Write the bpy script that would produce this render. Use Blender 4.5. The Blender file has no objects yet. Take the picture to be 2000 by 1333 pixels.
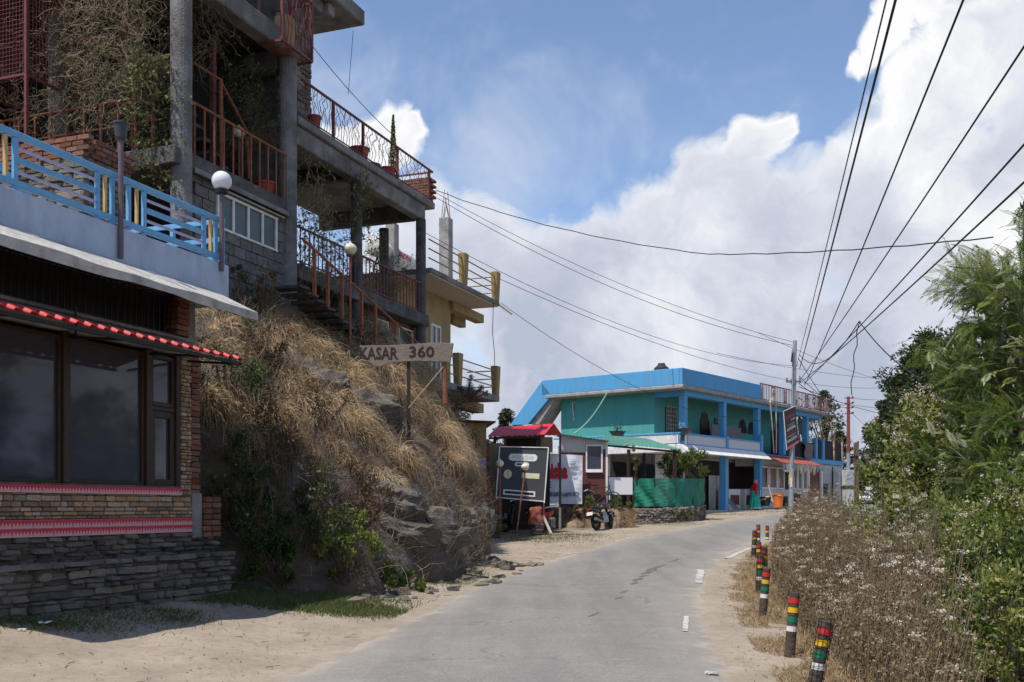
import bpy, math, random
import numpy as np
from mathutils import Vector, Matrix
random.seed(7); RNG = np.random.default_rng(7)
scene = bpy.context.scene
COL = scene.collection
PI = math.pi
# ------------------------------------------------------------------ camera
EYE, FOC, CX, HZ = 1.6, 2030.0, 1000.0, 990.0      # eye height, focal length in photo pixels, centre column, horizon row
cam_d = bpy.data.cameras.new('camera'); cam = bpy.data.objects.new('camera', cam_d); COL.objects.link(cam)
cam.location = (0, 0, EYE); cam.rotation_euler = (PI/2, 0, 0)
cam_d.sensor_width = 36; cam_d.lens = FOC/2000*36
cam_d.shift_y = (HZ-666.5)/2000
cam_d.clip_end = 3000; scene.camera = cam
# ------------------------------------------------------------------ light
SUN_EL = math.radians(64)
SUN_H = Vector((-.68, -.73)).normalized()            # horizontal direction towards the sun
sun_d = bpy.data.lights.new('sun', 'SUN'); sun_d.energy = 3.8; sun_d.angle = math.radians(.53); sun_d.color = (1, .945, .87)
sun = bpy.data.objects.new('sun', sun_d); COL.objects.link(sun)
to_sun = Vector((SUN_H.x*math.cos(SUN_EL), SUN_H.y*math.cos(SUN_EL), math.sin(SUN_EL)))
sun.rotation_euler = to_sun.to_track_quat('Z', 'Y').to_euler(); sun.location = (-20, -20, 40)
world = bpy.data.worlds.new('World'); scene.world = world; world.use_nodes = True
vs = scene.view_settings; vs.view_transform = 'Standard'; vs.look = 'None'; vs.exposure = 0.36; vs.gamma = 1; vs.use_curve_mapping = False
scene.render.resolution_x, scene.render.resolution_y = 1024, 682
scene.render.engine = 'CYCLES'
scene.cycles.transparent_max_bounces = 12; scene.cycles.max_bounces = 5

def build_sky():
    nt = world.node_tree; nt.nodes.clear(); N = nt.nodes.new; L = nt.links.new
    out = N('ShaderNodeOutputWorld'); bg = N('ShaderNodeBackground'); bg.inputs[1].default_value = .15
    L(bg.outputs[0], out.inputs[0])
    sky = N('ShaderNodeTexSky'); sky.sky_type = 'NISHITA'; sky.sun_disc = False
    sky.sun_elevation = SUN_EL; sky.sun_rotation = math.atan2(SUN_H.x, SUN_H.y)
    sky.altitude = 2000; sky.air_density = 1.0; sky.dust_density = .6; sky.ozone_density = 2.0
    tc = N('ShaderNodeTexCoord'); D = tc.outputs['Generated']
    def val(x, sock):
        if isinstance(x, (int, float)): sock.default_value = x
        else: L(x, sock)
    def m(op, a, b=0.0, clamp=False):
        n = N('ShaderNodeMath'); n.operation = op; n.use_clamp = clamp
        val(a, n.inputs[0]); val(b, n.inputs[1]); return n.outputs[0]
    def rng(v, a, b, c, d, interp='SMOOTHSTEP'):
        n = N('ShaderNodeMapRange'); n.interpolation_type = interp; n.clamp = True
        L(v, n.inputs[0])
        for i, q in enumerate((a, b, c, d)): n.inputs[1+i].default_value = q
        return n.outputs[0]
    def noise(vec, sc, det, rough=.5):
        n = N('ShaderNodeTexNoise'); n.inputs['Scale'].default_value = sc; n.inputs['Detail'].default_value = det
        n.inputs['Roughness'].default_value = rough; L(vec, n.inputs['Vector']); return n
    def warp(vec, sc, amp, det=2):
        n = noise(vec, sc, det); s = N('ShaderNodeVectorMath'); s.operation = 'SUBTRACT'; L(n.outputs['Color'], s.inputs[0]); s.inputs[1].default_value = (.5, .5, .5)
        k = N('ShaderNodeVectorMath'); k.operation = 'SCALE'; L(s.outputs[0], k.inputs[0]); k.inputs['Scale'].default_value = amp
        a = N('ShaderNodeVectorMath'); a.operation = 'ADD'; L(vec, a.inputs[0]); L(k.outputs[0], a.inputs[1]); return a.outputs[0]
    W1 = warp(D, 7, .085, 3); W2 = warp(W1, 26, .034, 4)
    # big cumulus heaps: direction of each heap's middle and its angular radius
    blobs = [(790,245,44),(735,265,90),(650,330,120),(1480,640,260),(1800,620,260),(1150,720,240),(800,470,125),(930,560,170),(1100,580,190),(1200,500,120),(1310,490,165),(1410,390,135),(1475,285,66),
             (1510,255,34),(1560,470,170),(1690,400,150),(1800,300,170),(1760,180,85),(1700,112,58),(1650,150,34),(1722,62,48),(1770,20,60),(1850,120,150),(1980,60,170),(2150,160,240),
             (1900,420,230),(2400,300,300),(2900,500,420),(200,560,300),(-300,450,320),(-900,500,420)]
    acc = None
    for (px, py, r) in blobs:
        c = Vector(((px-CX)/FOC, 1, (HZ-py)/FOC)); ln = c.length; c.normalize(); rr = r/FOC/ln
        d = N('ShaderNodeVectorMath'); d.operation = 'DISTANCE'; L(W2, d.inputs[0]); d.inputs[1].default_value = c
        v = rng(d.outputs['Value'], rr*.42, rr*1.4, 1, 0)
        acc = v if acc is None else m('MAXIMUM', acc, v)
    sep = N('ShaderNodeSeparateXYZ'); L(D, sep.inputs[0]); Z = sep.outputs['Z']
    low = rng(Z, .10, .26, 1.0, 0.0)
    wide = rng(noise(W1, 1.7, 3).outputs['Fac'], .56, .72, 0, .9)      # scattered heaps all round the sky
    hgt = rng(Z, .45, .6, 0, 1); behind = rng(sep.outputs['Y'], .45, .2, 0, 1); wide = m('MULTIPLY', wide, m('MAXIMUM', hgt, behind))
    acc = m('MAXIMUM', m('MAXIMUM', acc, low), wide)
    f1 = noise(W2, 13, 9, .62).outputs['Fac']
    dens = m('ADD', acc, m('MULTIPLY', m('SUBTRACT', f1, .5), 1.5))
    mask = rng(dens, .30, .84, 0, 1)
    # thin veil in places
    veil = m('MULTIPLY', rng(noise(W1, 4.0, 5, .6).outputs['Fac'], .5, .75, 0, .38), 1.0)
    mask = m('MAXIMUM', mask, veil)
    # cloud brightness: heaps lit on top, grey bellies and haze low down
    f2 = noise(W2, 5.5, 7, .58).outputs['Fac']
    belly = rng(Z, .10, .36, 0.0, 1.0, 'LINEAR')
    br = m('ADD', m('MULTIPLY', belly, .52), m('MULTIPLY', rng(f2, .34, .66, 0, 1), .62))
    edge = rng(dens, .45, 1.3, .22, -.16)
    br = m('ADD', br, edge, True)
    cr = N('ShaderNodeValToRGB'); e = cr.color_ramp.elements
    e[0].position = .05; e[0].color = (2.5, 2.75, 3.4, 1); e[1].position = .95; e[1].color = (5.15, 5.15, 5.2, 1)
    mid = e.new(.45); mid.color = (3.6, 3.78, 4.25, 1)
    L(br, cr.inputs[0])
    # clear-sky colour, a little deeper as in the dry mountain air
    hs = N('ShaderNodeHueSaturation'); hs.inputs['Saturation'].default_value = .95; hs.inputs['Value'].default_value = .98; L(sky.outputs[0], hs.inputs['Color'])
    mx = N('ShaderNodeMix'); mx.data_type = 'RGBA'; L(mask, mx.inputs[0]); L(hs.outputs[0], mx.inputs[6]); L(cr.outputs[0], mx.inputs[7])
    L(mx.outputs[2], bg.inputs[0])
build_sky()
world.cycles.sampling_method = 'MANUAL'; world.cycles.sample_map_resolution = 256

# ------------------------------------------------------------------ helpers
class Frame:
    """a flat local frame: x along a facade, y into the building, z up"""
    def __init__(s, ox, oy, ang):
        s.o = Vector((ox, oy)); s.a = ang; s.ex = Vector((math.cos(ang), math.sin(ang))); s.ey = Vector((-math.sin(ang), math.cos(ang)))
    def world(s, x, y, z=0):
        p = s.o + s.ex*x + s.ey*y; return Vector((p.x, p.y, z))
    def local(s, X, Y):
        v = Vector((X, Y))-s.o; return v.dot(s.ex), v.dot(s.ey)
    def hit(s, px, py, y):
        r = Vector(((px-CX)/FOC, 1)); t = (y+s.o.dot(s.ey))/r.dot(s.ey); q = r*t-s.o
        return q.dot(s.ex), EYE+t*(HZ-py)/FOC
    def hitx(s, px, py, x):
        r = Vector(((px-CX)/FOC, 1)); t = (x+s.o.dot(s.ex))/r.dot(s.ex); q = r*t-s.o
        return q.dot(s.ey), EYE+t*(HZ-py)/FOC
    def sx(s, px, y): return s.hit(px, 0, y)[0]
FA = Frame(-14.3, 0, math.atan2(1, .3768))
FB = Frame(7.97, 48, math.atan2(1, .771))
FW = Frame(0, 0, 0)
def at(px, py, Y): return Vector(((px-CX)/FOC*Y, Y, EYE+(HZ-py)/FOC*Y))

class MB:
    def __init__(s): s.v = []; s.f = []; s.mi = []; s.cur = 0
    def _add(s, vs, fs):
        b = len(s.v); s.v += [tuple(p) for p in vs]; s.f += [tuple(b+i for i in q) for q in fs]; s.mi += [s.cur]*len(fs); return s
    def box(s, x0, x1, y0, y1, z0, z1):
        return s._add([(x0,y0,z0),(x1,y0,z0),(x1,y1,z0),(x0,y1,z0),(x0,y0,z1),(x1,y0,z1),(x1,y1,z1),(x0,y1,z1)],
                      [(0,3,2,1),(4,5,6,7),(0,1,5,4),(1,2,6,5),(2,3,7,6),(3,0,4,7)])
    def hexa(s, b4, t4):
        return s._add(list(b4)+list(t4), [(0,3,2,1),(4,5,6,7),(0,1,5,4),(1,2,6,5),(2,3,7,6),(3,0,4,7)])
    def bar(s, p0, p1, w, h=None, up=(0,0,1)):
        h = w if h is None else h
        p0, p1 = Vector(p0), Vector(p1); d = (p1-p0).normalized(); u = Vector(up)
        if abs(d.dot(u)) > .95: u = Vector((1,0,0))
        a = d.cross(u).normalized()*w/2; c = a.cross(d).normalized()*h/2
        return s.hexa([p0-a-c, p0+a-c, p0+a+c, p0-a+c], [p1-a-c, p1+a-c, p1+a+c, p1-a+c])
    def cyl(s, p0, p1, r0, r1=None, n=10, cap=True):
        r1 = r0 if r1 is None else r1
        return s.tube([p0, p1], [r0, r1], n, cap)
    def tube(s, pts, r, n=6, cap=True):
        pts = [Vector(p) for p in pts]; k = len(pts)
        rs = r if isinstance(r, (list, tuple)) else [r]*k
        ref = Vector((0,0,1)) if abs((pts[-1]-pts[0]).normalized().z) < .9 else Vector((1,0,0))
        vs, fs = [], []
        for i, p in enumerate(pts):
            d = (pts[min(i+1,k-1)]-pts[max(i-1,0)]).normalized()
            a = d.cross(ref).normalized(); b = a.cross(d).normalized()
            for j in range(n):
                t = 2*PI*j/n; vs.append(p+(a*math.cos(t)+b*math.sin(t))*rs[i])
        for i in range(k-1):
            for j in range(n):
                q = (j+1) % n; fs.append((i*n+j, i*n+q, (i+1)*n+q, (i+1)*n+j))
        if cap: fs.append(tuple(range(n-1,-1,-1))); fs.append(tuple((k-1)*n+j for j in range(n)))
        return s._add(vs, fs)
    def lathe(s, c, prof, n=16, axis=(0,0,1)):
        c = Vector(c); ax = Vector(axis).normalized(); ref = Vector((1,0,0)) if abs(ax.x) < .9 else Vector((0,1,0))
        a = ax.cross(ref).normalized(); b = ax.cross(a)
        vs, fs = [], []
        for (r, h) in prof:
            for j in range(n):
                t = 2*PI*j/n; vs.append(c+ax*h+(a*math.cos(t)+b*math.sin(t))*max(r, 1e-4))
        for i in range(len(prof)-1):
            for j in range(n):
                q = (j+1) % n; fs.append((i*n+j, i*n+q, (i+1)*n+q, (i+1)*n+j))
        fs.append(tuple(range(n-1,-1,-1))); fs.append(tuple((len(prof)-1)*n+j for j in range(n)))
        return s._add(vs, fs)
    def prism(s, poly, ext):
        e = Vector(ext); n = len(poly); P = [Vector(p) for p in poly]
        return s._add(P+[p+e for p in P], [tuple(range(n-1,-1,-1)), tuple(range(n,2*n))]+[(i,(i+1)%n,n+(i+1)%n,n+i) for i in range(n)])
    def quad(s, a, b, c, d): return s._add([a,b,c,d], [(0,1,2,3)])
    def xf(s, M):
        s.v = [tuple(M @ Vector(p)) for p in s.v]; return s
    def mesh(s, name, off=(0,0,0)):
        o = Vector(off); me = bpy.data.meshes.new(name)
        me.from_pydata([(p[0]-o.x, p[1]-o.y, p[2]-o.z) for p in s.v], [], s.f)
        if any(s.mi): me.polygons.foreach_set('material_index', s.mi)
        return me

def fix_normals(me):
    import bmesh
    bm = bmesh.new(); bm.from_mesh(me); bmesh.ops.recalc_face_normals(bm, faces=bm.faces); bm.to_mesh(me); bm.free()

def link(name, me, mats, parent=None, bevel=0, smooth=False, seg=1):
    ob = bpy.data.objects.new(name, me); COL.objects.link(ob)
    if not isinstance(mats, (list, tuple)): mats = [mats]
    if not me.materials:
        for mm in mats: me.materials.append(mm)
    if parent: ob.parent = parent
    if bevel:
        md = ob.modifiers.new('soft_edges', 'BEVEL'); md.width = bevel; md.segments = seg; md.limit_method = 'ANGLE'
    if smooth:
        me.polygons.foreach_set('use_smooth', [True]*len(me.polygons))
    return ob

def tag(o, label=None, cat=None, group=None, kind=None):
    for k, v in (('label', label), ('category', cat), ('group', group), ('kind', kind)):
        if v: o[k] = v
    return o

class Thing:
    def __init__(s, name, label, cat, frame=FW, base=(0,0,0), group=None):
        e = bpy.data.objects.new(name, None); COL.objects.link(e); e.empty_display_size = .3
        s.fr = frame; s.off = Vector(base); e.location = frame.world(*base); e.rotation_euler = (0, 0, frame.a)
        tag(e, label, cat, group); s.e = e
    def part(s, name, mb, mat, parent=None, bevel=0, smooth=False, seg=1, label=None):
        me = mb.mesh(name, s.off); fix_normals(me)
        ob = link(name, me, mat, parent or s.e, bevel, smooth, seg)
        if label: ob['label'] = label
        return ob
    def piece(s, name, me, loc, scale=(1,1,1), rot=(0,0,0), parent=None):
        ob = bpy.data.objects.new(name, me); COL.objects.link(ob); ob.parent = parent or s.e
        ob.location = Vector(loc)-s.off; ob.scale = scale; ob.rotation_euler = rot
        return ob
def solo(name, mb, mat, label=None, cat=None, group=None, kind=None, frame=FW, base=None, bevel=0, smooth=False, seg=1):
    """a thing that is one mesh"""
    if base is None:
        xs = [p[0] for p in mb.v]; ys = [p[1] for p in mb.v]; zs = [p[2] for p in mb.v]
        base = ((min(xs)+max(xs))/2, (min(ys)+max(ys))/2, min(zs))
    me = mb.mesh(name, base); fix_normals(me); ob = link(name, me, mat, None, bevel, smooth, seg)
    ob.location = frame.world(*base); ob.rotation_euler = (0, 0, frame.a)
    return tag(ob, label, cat, group, kind)

def np_mesh(name, V, Q, tint=None, mat=None, T=None):
    """mesh from arrays: V (n,3), Q (m,4) quads, T (k,3) triangles"""
    me = bpy.data.meshes.new(name); V = np.asarray(V, np.float32); Q = np.asarray(Q, np.int32).reshape(-1, 4)
    T = np.zeros((0,3), np.int32) if T is None else np.asarray(T, np.int32)
    me.vertices.add(len(V)); me.vertices.foreach_set('co', V.ravel())
    nl = Q.size+T.size; me.loops.add(nl); me.loops.foreach_set('vertex_index', np.concatenate([Q.ravel(), T.ravel()]))
    me.polygons.add(len(Q)+len(T))
    me.polygons.foreach_set('loop_start', np.concatenate([np.arange(len(Q))*4, Q.size+np.arange(len(T))*3]).astype(np.int32))
    if tint is not None:
        a = me.attributes.new('tint', 'FLOAT', 'POINT'); a.data.foreach_set('value', np.asarray(tint, np.float32))
    me.update(calc_edges=True)
    if mat: me.materials.append(mat)
    return me

# ------------------------------------------------------------------ materials
def srgb(r, g, b):
    f = lambda c: (c/255)/12.92 if c <= 10 else ((c/255+.055)/1.055)**2.4
    return (f(r), f(g), f(b))
MATS = {}
def M(name, c1, c2=None, scale=6, rough=.8, bump=.15, bscale=None, metal=0, objvar=0, spec=.3, stain=None, stain_amt=.5, stain_scale=1.2, stretch=None, detail=5, coat=0, alpha=1, lo=.35, hi=.65):
    mt = bpy.data.materials.new(name); mt.use_nodes = True; nt = mt.node_tree; N = nt.nodes.new; L = nt.links.new
    b = nt.nodes['Principled BSDF']; b.inputs['Roughness'].default_value = rough; b.inputs['Metallic'].default_value = metal
    b.inputs['Specular IOR Level'].default_value = spec; b.inputs['Coat Weight'].default_value = coat
    tc = N('ShaderNodeTexCoord'); vec = tc.outputs['Object']
    oi = N('ShaderNodeObjectInfo')
    ad = N('ShaderNodeVectorMath'); ad.operation = 'MULTIPLY_ADD'; L(oi.outputs['Random'], ad.inputs[0]); ad.inputs[1].default_value = (37, 53, 71); L(vec, ad.inputs[2]); vec = ad.outputs[0]
    if stretch:
        mp = N('ShaderNodeVectorMath'); mp.operation = 'MULTIPLY'; L(vec, mp.inputs[0]); mp.inputs[1].default_value = stretch; vecs = mp.outputs[0]
    else: vecs = vec
    c2 = c2 or tuple(c*.75 for c in c1)
    n1 = N('ShaderNodeTexNoise'); n1.inputs['Scale'].default_value = scale; n1.inputs['Detail'].default_value = detail; n1.inputs['Roughness'].default_value = .6; L(vecs, n1.inputs['Vector'])
    mr = N('ShaderNodeMapRange'); L(n1.outputs['Fac'], mr.inputs[0]); mr.inputs[1].default_value = lo; mr.inputs[2].default_value = hi
    mx = N('ShaderNodeMix'); mx.data_type = 'RGBA'; L(mr.outputs[0], mx.inputs[0]); mx.inputs[6].default_value = (*c1, 1); mx.inputs[7].default_value = (*c2, 1); col = mx.outputs[2]
    if stain:
        n2 = N('ShaderNodeTexNoise'); n2.inputs['Scale'].default_value = stain_scale; n2.inputs['Detail'].default_value = 6; n2.inputs['Roughness'].default_value = .65; L(vecs, n2.inputs['Vector'])
        r2 = N('ShaderNodeMapRange'); L(n2.outputs['Fac'], r2.inputs[0]); r2.inputs[1].default_value = .46; r2.inputs[2].default_value = .68; r2.inputs[4].default_value = stain_amt
        m2 = N('ShaderNodeMix'); m2.data_type = 'RGBA'; L(r2.outputs[0], m2.inputs[0]); L(col, m2.inputs[6]); m2.inputs[7].default_value = (*stain, 1); col = m2.outputs[2]
    if objvar:
        hs = N('ShaderNodeHueSaturation'); L(col, hs.inputs['Color'])
        r3 = N('ShaderNodeMapRange'); L(oi.outputs['Random'], r3.inputs[0]); r3.inputs[3].default_value = 1-objvar; r3.inputs[4].default_value = 1+objvar; L(r3.outputs[0], hs.inputs['Value'])
        w = N('ShaderNodeTexWhiteNoise'); w.noise_dimensions = '1D'; L(oi.outputs['Random'], w.inputs['W'])
        r4 = N('ShaderNodeMapRange'); L(w.outputs['Value'], r4.inputs[0]); r4.inputs[3].default_value = 1-objvar*.7; r4.inputs[4].default_value = 1+objvar*.7; L(r4.outputs[0], hs.inputs['Saturation']); col = hs.outputs[0]
    L(col, b.inputs['Base Color'])
    if bump:
        n3 = N('ShaderNodeTexNoise'); n3.inputs['Scale'].default_value = bscale or scale*4; n3.inputs['Detail'].default_value = 4; L(vecs, n3.inputs['Vector'])
        bp = N('ShaderNodeBump'); bp.inputs['Strength'].default_value = min(1, bump*2.5); bp.inputs['Distance'].default_value = .03; L(n3.outputs['Fac'], bp.inputs['Height']); L(bp.outputs[0], b.inputs['Normal'])
    if alpha < 1: b.inputs['Alpha'].default_value = alpha
    MATS[name] = mt; return mt

def leafmat(name, cols, trans=.35, rough=.55, spec=.3):
    mt = bpy.data.materials.new(name); mt.use_nodes = True; nt = mt.node_tree; N = nt.nodes.new; L = nt.links.new
    b = nt.nodes['Principled BSDF']; b.inputs['Roughness'].default_value = rough; b.inputs['Specular IOR Level'].default_value = spec
    at_ = N('ShaderNodeAttribute'); at_.attribute_name = 'tint'
    cr = N('ShaderNodeValToRGB'); e = cr.color_ramp.elements
    for i, c in enumerate(cols):
        p = i/(len(cols)-1)
        if i == 0: e[0].position = 0; e[0].color = (*c, 1)
        elif i == len(cols)-1: e[1].position = 1; e[1].color = (*c, 1)
    for i, c in enumerate(cols[1:-1]):
        q = e.new((i+1)/(len(cols)-1)); q.color = (*c, 1)
    L(at_.outputs['Fac'], cr.inputs[0]); L(cr.outputs[0], b.inputs['Base Color'])
    if trans:
        t = N('ShaderNodeBsdfTranslucent'); L(cr.outputs[0], t.inputs[0]); mx = N('ShaderNodeMixShader'); mx.inputs[0].default_value = trans
        L(b.outputs[0], mx.inputs[1]); L(t.outputs[0], mx.inputs[2]); L(mx.outputs[0], nt.nodes['Material Output'].inputs[0])
    return mt
def plain(name, c, rough=.6, **k): return M(name, c, tuple(x*.88 for x in c), 9, rough, k.pop('bump', .05), **k)
# ------------------------------------------------------------------ terrain, road, bank
_Y = [-40, 0, 5, 8, 11, 15, 20, 28, 33, 39, 45, 52, 60, 70, 80, 100, 130, 700]
_L = [-3.6, -3.2, -2.9, -2.45, -2.0, -1.33, -.45, 1.75, 3.6, 6.5, 9.8, 14.4, 19.2, 23.6, 27.0, 33.0, 42.5, 220]
_R = [.8, 1.3, 1.7, 1.95, 2.3, 2.9, 3.8, 6.1, 8.2, 11.4, 15.0, 19.6, 24.3, 28.2, 31.4, 37.0, 47.0, 226]
_G = [-.9, -.15, -.04, 0, .02, .1, .22, .42, .58, .8, 1.1, 1.42, 1.6, 1.67, 1.72, 1.78, 1.85, 1.9]
def _smooth(xs, ys):
    # monotone-ish smooth sampling of the control points
    q = np.arange(-40, 700, .5); v = np.interp(q, xs, ys)
    for _ in range(3):
        k = np.ones(7)/7; p = np.pad(v, 3, mode='edge'); v = np.convolve(p, k, 'valid')
    return q, v
_sl, _sr, _sg = _smooth(_Y, _L), _smooth(_Y, _R), _smooth(_Y, _G)
Lx = lambda Y: np.interp(Y, *_sl)
Rx = lambda Y: np.interp(Y, *_sr)
Gz = lambda Y: np.interp(Y, *_sg)
def vnoise(X, Y, f, seed=0):
    """cheap smooth value noise on arrays"""
    X = np.asarray(X, float)*f+seed*17.3; Y = np.asarray(Y, float)*f+seed*9.1
    xi, yi = np.floor(X), np.floor(Y); u, v = X-xi, Y-yi; u = u*u*(3-2*u); v = v*v*(3-2*v)
    def h(a, b): s = np.sin(a*127.1+b*311.7+seed*74.7)*43758.5453; return s-np.floor(s)
    return (h(xi,yi)*(1-u)+h(xi+1,yi)*u)*(1-v)+(h(xi,yi+1)*(1-u)+h(xi+1,yi+1)*u)*v
def fbm(X, Y, f, seed=0, o=4):
    r = 0; a = .5
    for i in range(o): r = r+a*vnoise(X, Y, f*2**i, seed+i*3); a *= .5
    return r/(1-.5**o)
def ground_z(X, Y, rough=True):
    X = np.asarray(X, float); Y = np.asarray(Y, float)
    z = Gz(Y); dl = Lx(Y)-X; dr = X-Rx(Y)
    z = z+np.interp(Y, [0,18,26,34], [.10,.10,.05,0])*np.clip(dl, 0, 3.6)
    fall = np.interp(Y, [0,44,60,90], [1,1,.45,.2])
    z = z-fall*(.05*np.clip(dr, 0, 1)+.27*np.clip(dr-.95, 0, 3.6)+.12*np.clip(dr-4.1, 0, 22))
    if rough:
        off = np.clip(np.maximum(dl, dr)*2, 0, 1)
        z = z+off*((fbm(X, Y, 1.1, 3)-.5)*.09+(fbm(X, Y, 5, 8, 2)-.5)*.025)
    return z
def gz(x, y): return float(ground_z(x, y))

def make_ground():
    xs = np.unique(np.concatenate([np.linspace(-700,-60,14), np.linspace(-60,-13,24), np.arange(-13,15,.22), np.linspace(15,60,60), np.linspace(60,700,16)]))
    ys = np.unique(np.concatenate([np.linspace(-200,2,12), np.arange(2,24,.22), np.arange(24,60,.4), np.linspace(60,140,50), np.linspace(140,900,14)]))
    X, Y = np.meshgrid(xs, ys); Z = ground_z(X, Y)
    inside = (X > Lx(Y)+.25) & (X < Rx(Y)-.25) & (Y > -20) & (Y < 160)
    Z = np.where(inside, Z-.05, Z)
    n, k = X.shape; V = np.stack([X, Y, Z], -1).reshape(-1, 3)
    idx = np.arange(n*k).reshape(n, k); Q = np.stack([idx[:-1,:-1], idx[:-1,1:], idx[1:,1:], idx[1:,:-1]], -1).reshape(-1, 4)
    # how far off the road each point lies (for leaf litter and soil colour further out)
    dist = np.maximum(Lx(Y)-X, X-Rx(Y)); side = (X > (Lx(Y)+Rx(Y))/2)
    tint = np.clip(np.where(side, dist/4.0, dist/9.0), 0, 1).ravel()
    mt = bpy.data.materials.new('dusty_earth'); mt.use_nodes = True; nt = mt.node_tree; N = nt.nodes.new; Lk = nt.links.new; b = nt.nodes['Principled BSDF']
    b.inputs['Roughness'].default_value = .95; b.inputs['Specular IOR Level'].default_value = .15
    tc = N('ShaderNodeTexCoord'); o = tc.outputs['Object']
    def noise(s, d=6, r=.6):
        q = N('ShaderNodeTexNoise'); q.inputs['Scale'].default_value = s; q.inputs['Detail'].default_value = d; q.inputs['Roughness'].default_value = r; Lk(o, q.inputs['Vector']); return q.outputs['Fac']
    def rg(v, a, c, lo=0, hi=1):
        q = N('ShaderNodeMapRange'); Lk(v, q.inputs[0]); q.inputs[1].default_value = a; q.inputs[2].default_value = c; q.inputs[3].default_value = lo; q.inputs[4].default_value = hi; return q.outputs[0]
    def mix(f, a, c):
        q = N('ShaderNodeMix'); q.data_type = 'RGBA'; Lk(f, q.inputs[0])
        for i, v in ((6, a), (7, c)):
            if isinstance(v, tuple): q.inputs[i].default_value = (*v, 1)
            else: Lk(v, q.inputs[i])
        return q.outputs[2]
    c = mix(rg(noise(1.3), .35, .65), (.375,.313,.243), (.285,.233,.177))
    c = mix(rg(noise(7, 9, .75), .48, .68, 0, .75), c, (.22,.178,.135))
    c = mix(rg(noise(45, 3), .62, .72, 0, .6), c, (.52,.46,.38))
    a = N('ShaderNodeAttribute'); a.attribute_name = 'tint'
    ad = N('ShaderNodeMath'); ad.operation = 'ADD'; Lk(a.outputs['Fac'], ad.inputs[0]); Lk(rg(noise(.9), .3, .7, -.25, .25), ad.inputs[1])
    c = mix(rg(ad.outputs[0], .3, .75), c, (.13,.10,.062))
    Lk(c, b.inputs['Base Color'])
    bp = N('ShaderNodeBump'); bp.inputs['Strength'].default_value = .5; bp.inputs['Distance'].default_value = .04; Lk(noise(18, 7, .7), bp.inputs['Height']); Lk(bp.outputs[0], b.inputs['Normal'])
    me = np_mesh('ground', V, Q, tint, mt); me.polygons.foreach_set('use_smooth', [True]*len(me.polygons))
    tag(link('ground', me, mt), kind='structure')
make_ground()

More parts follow.
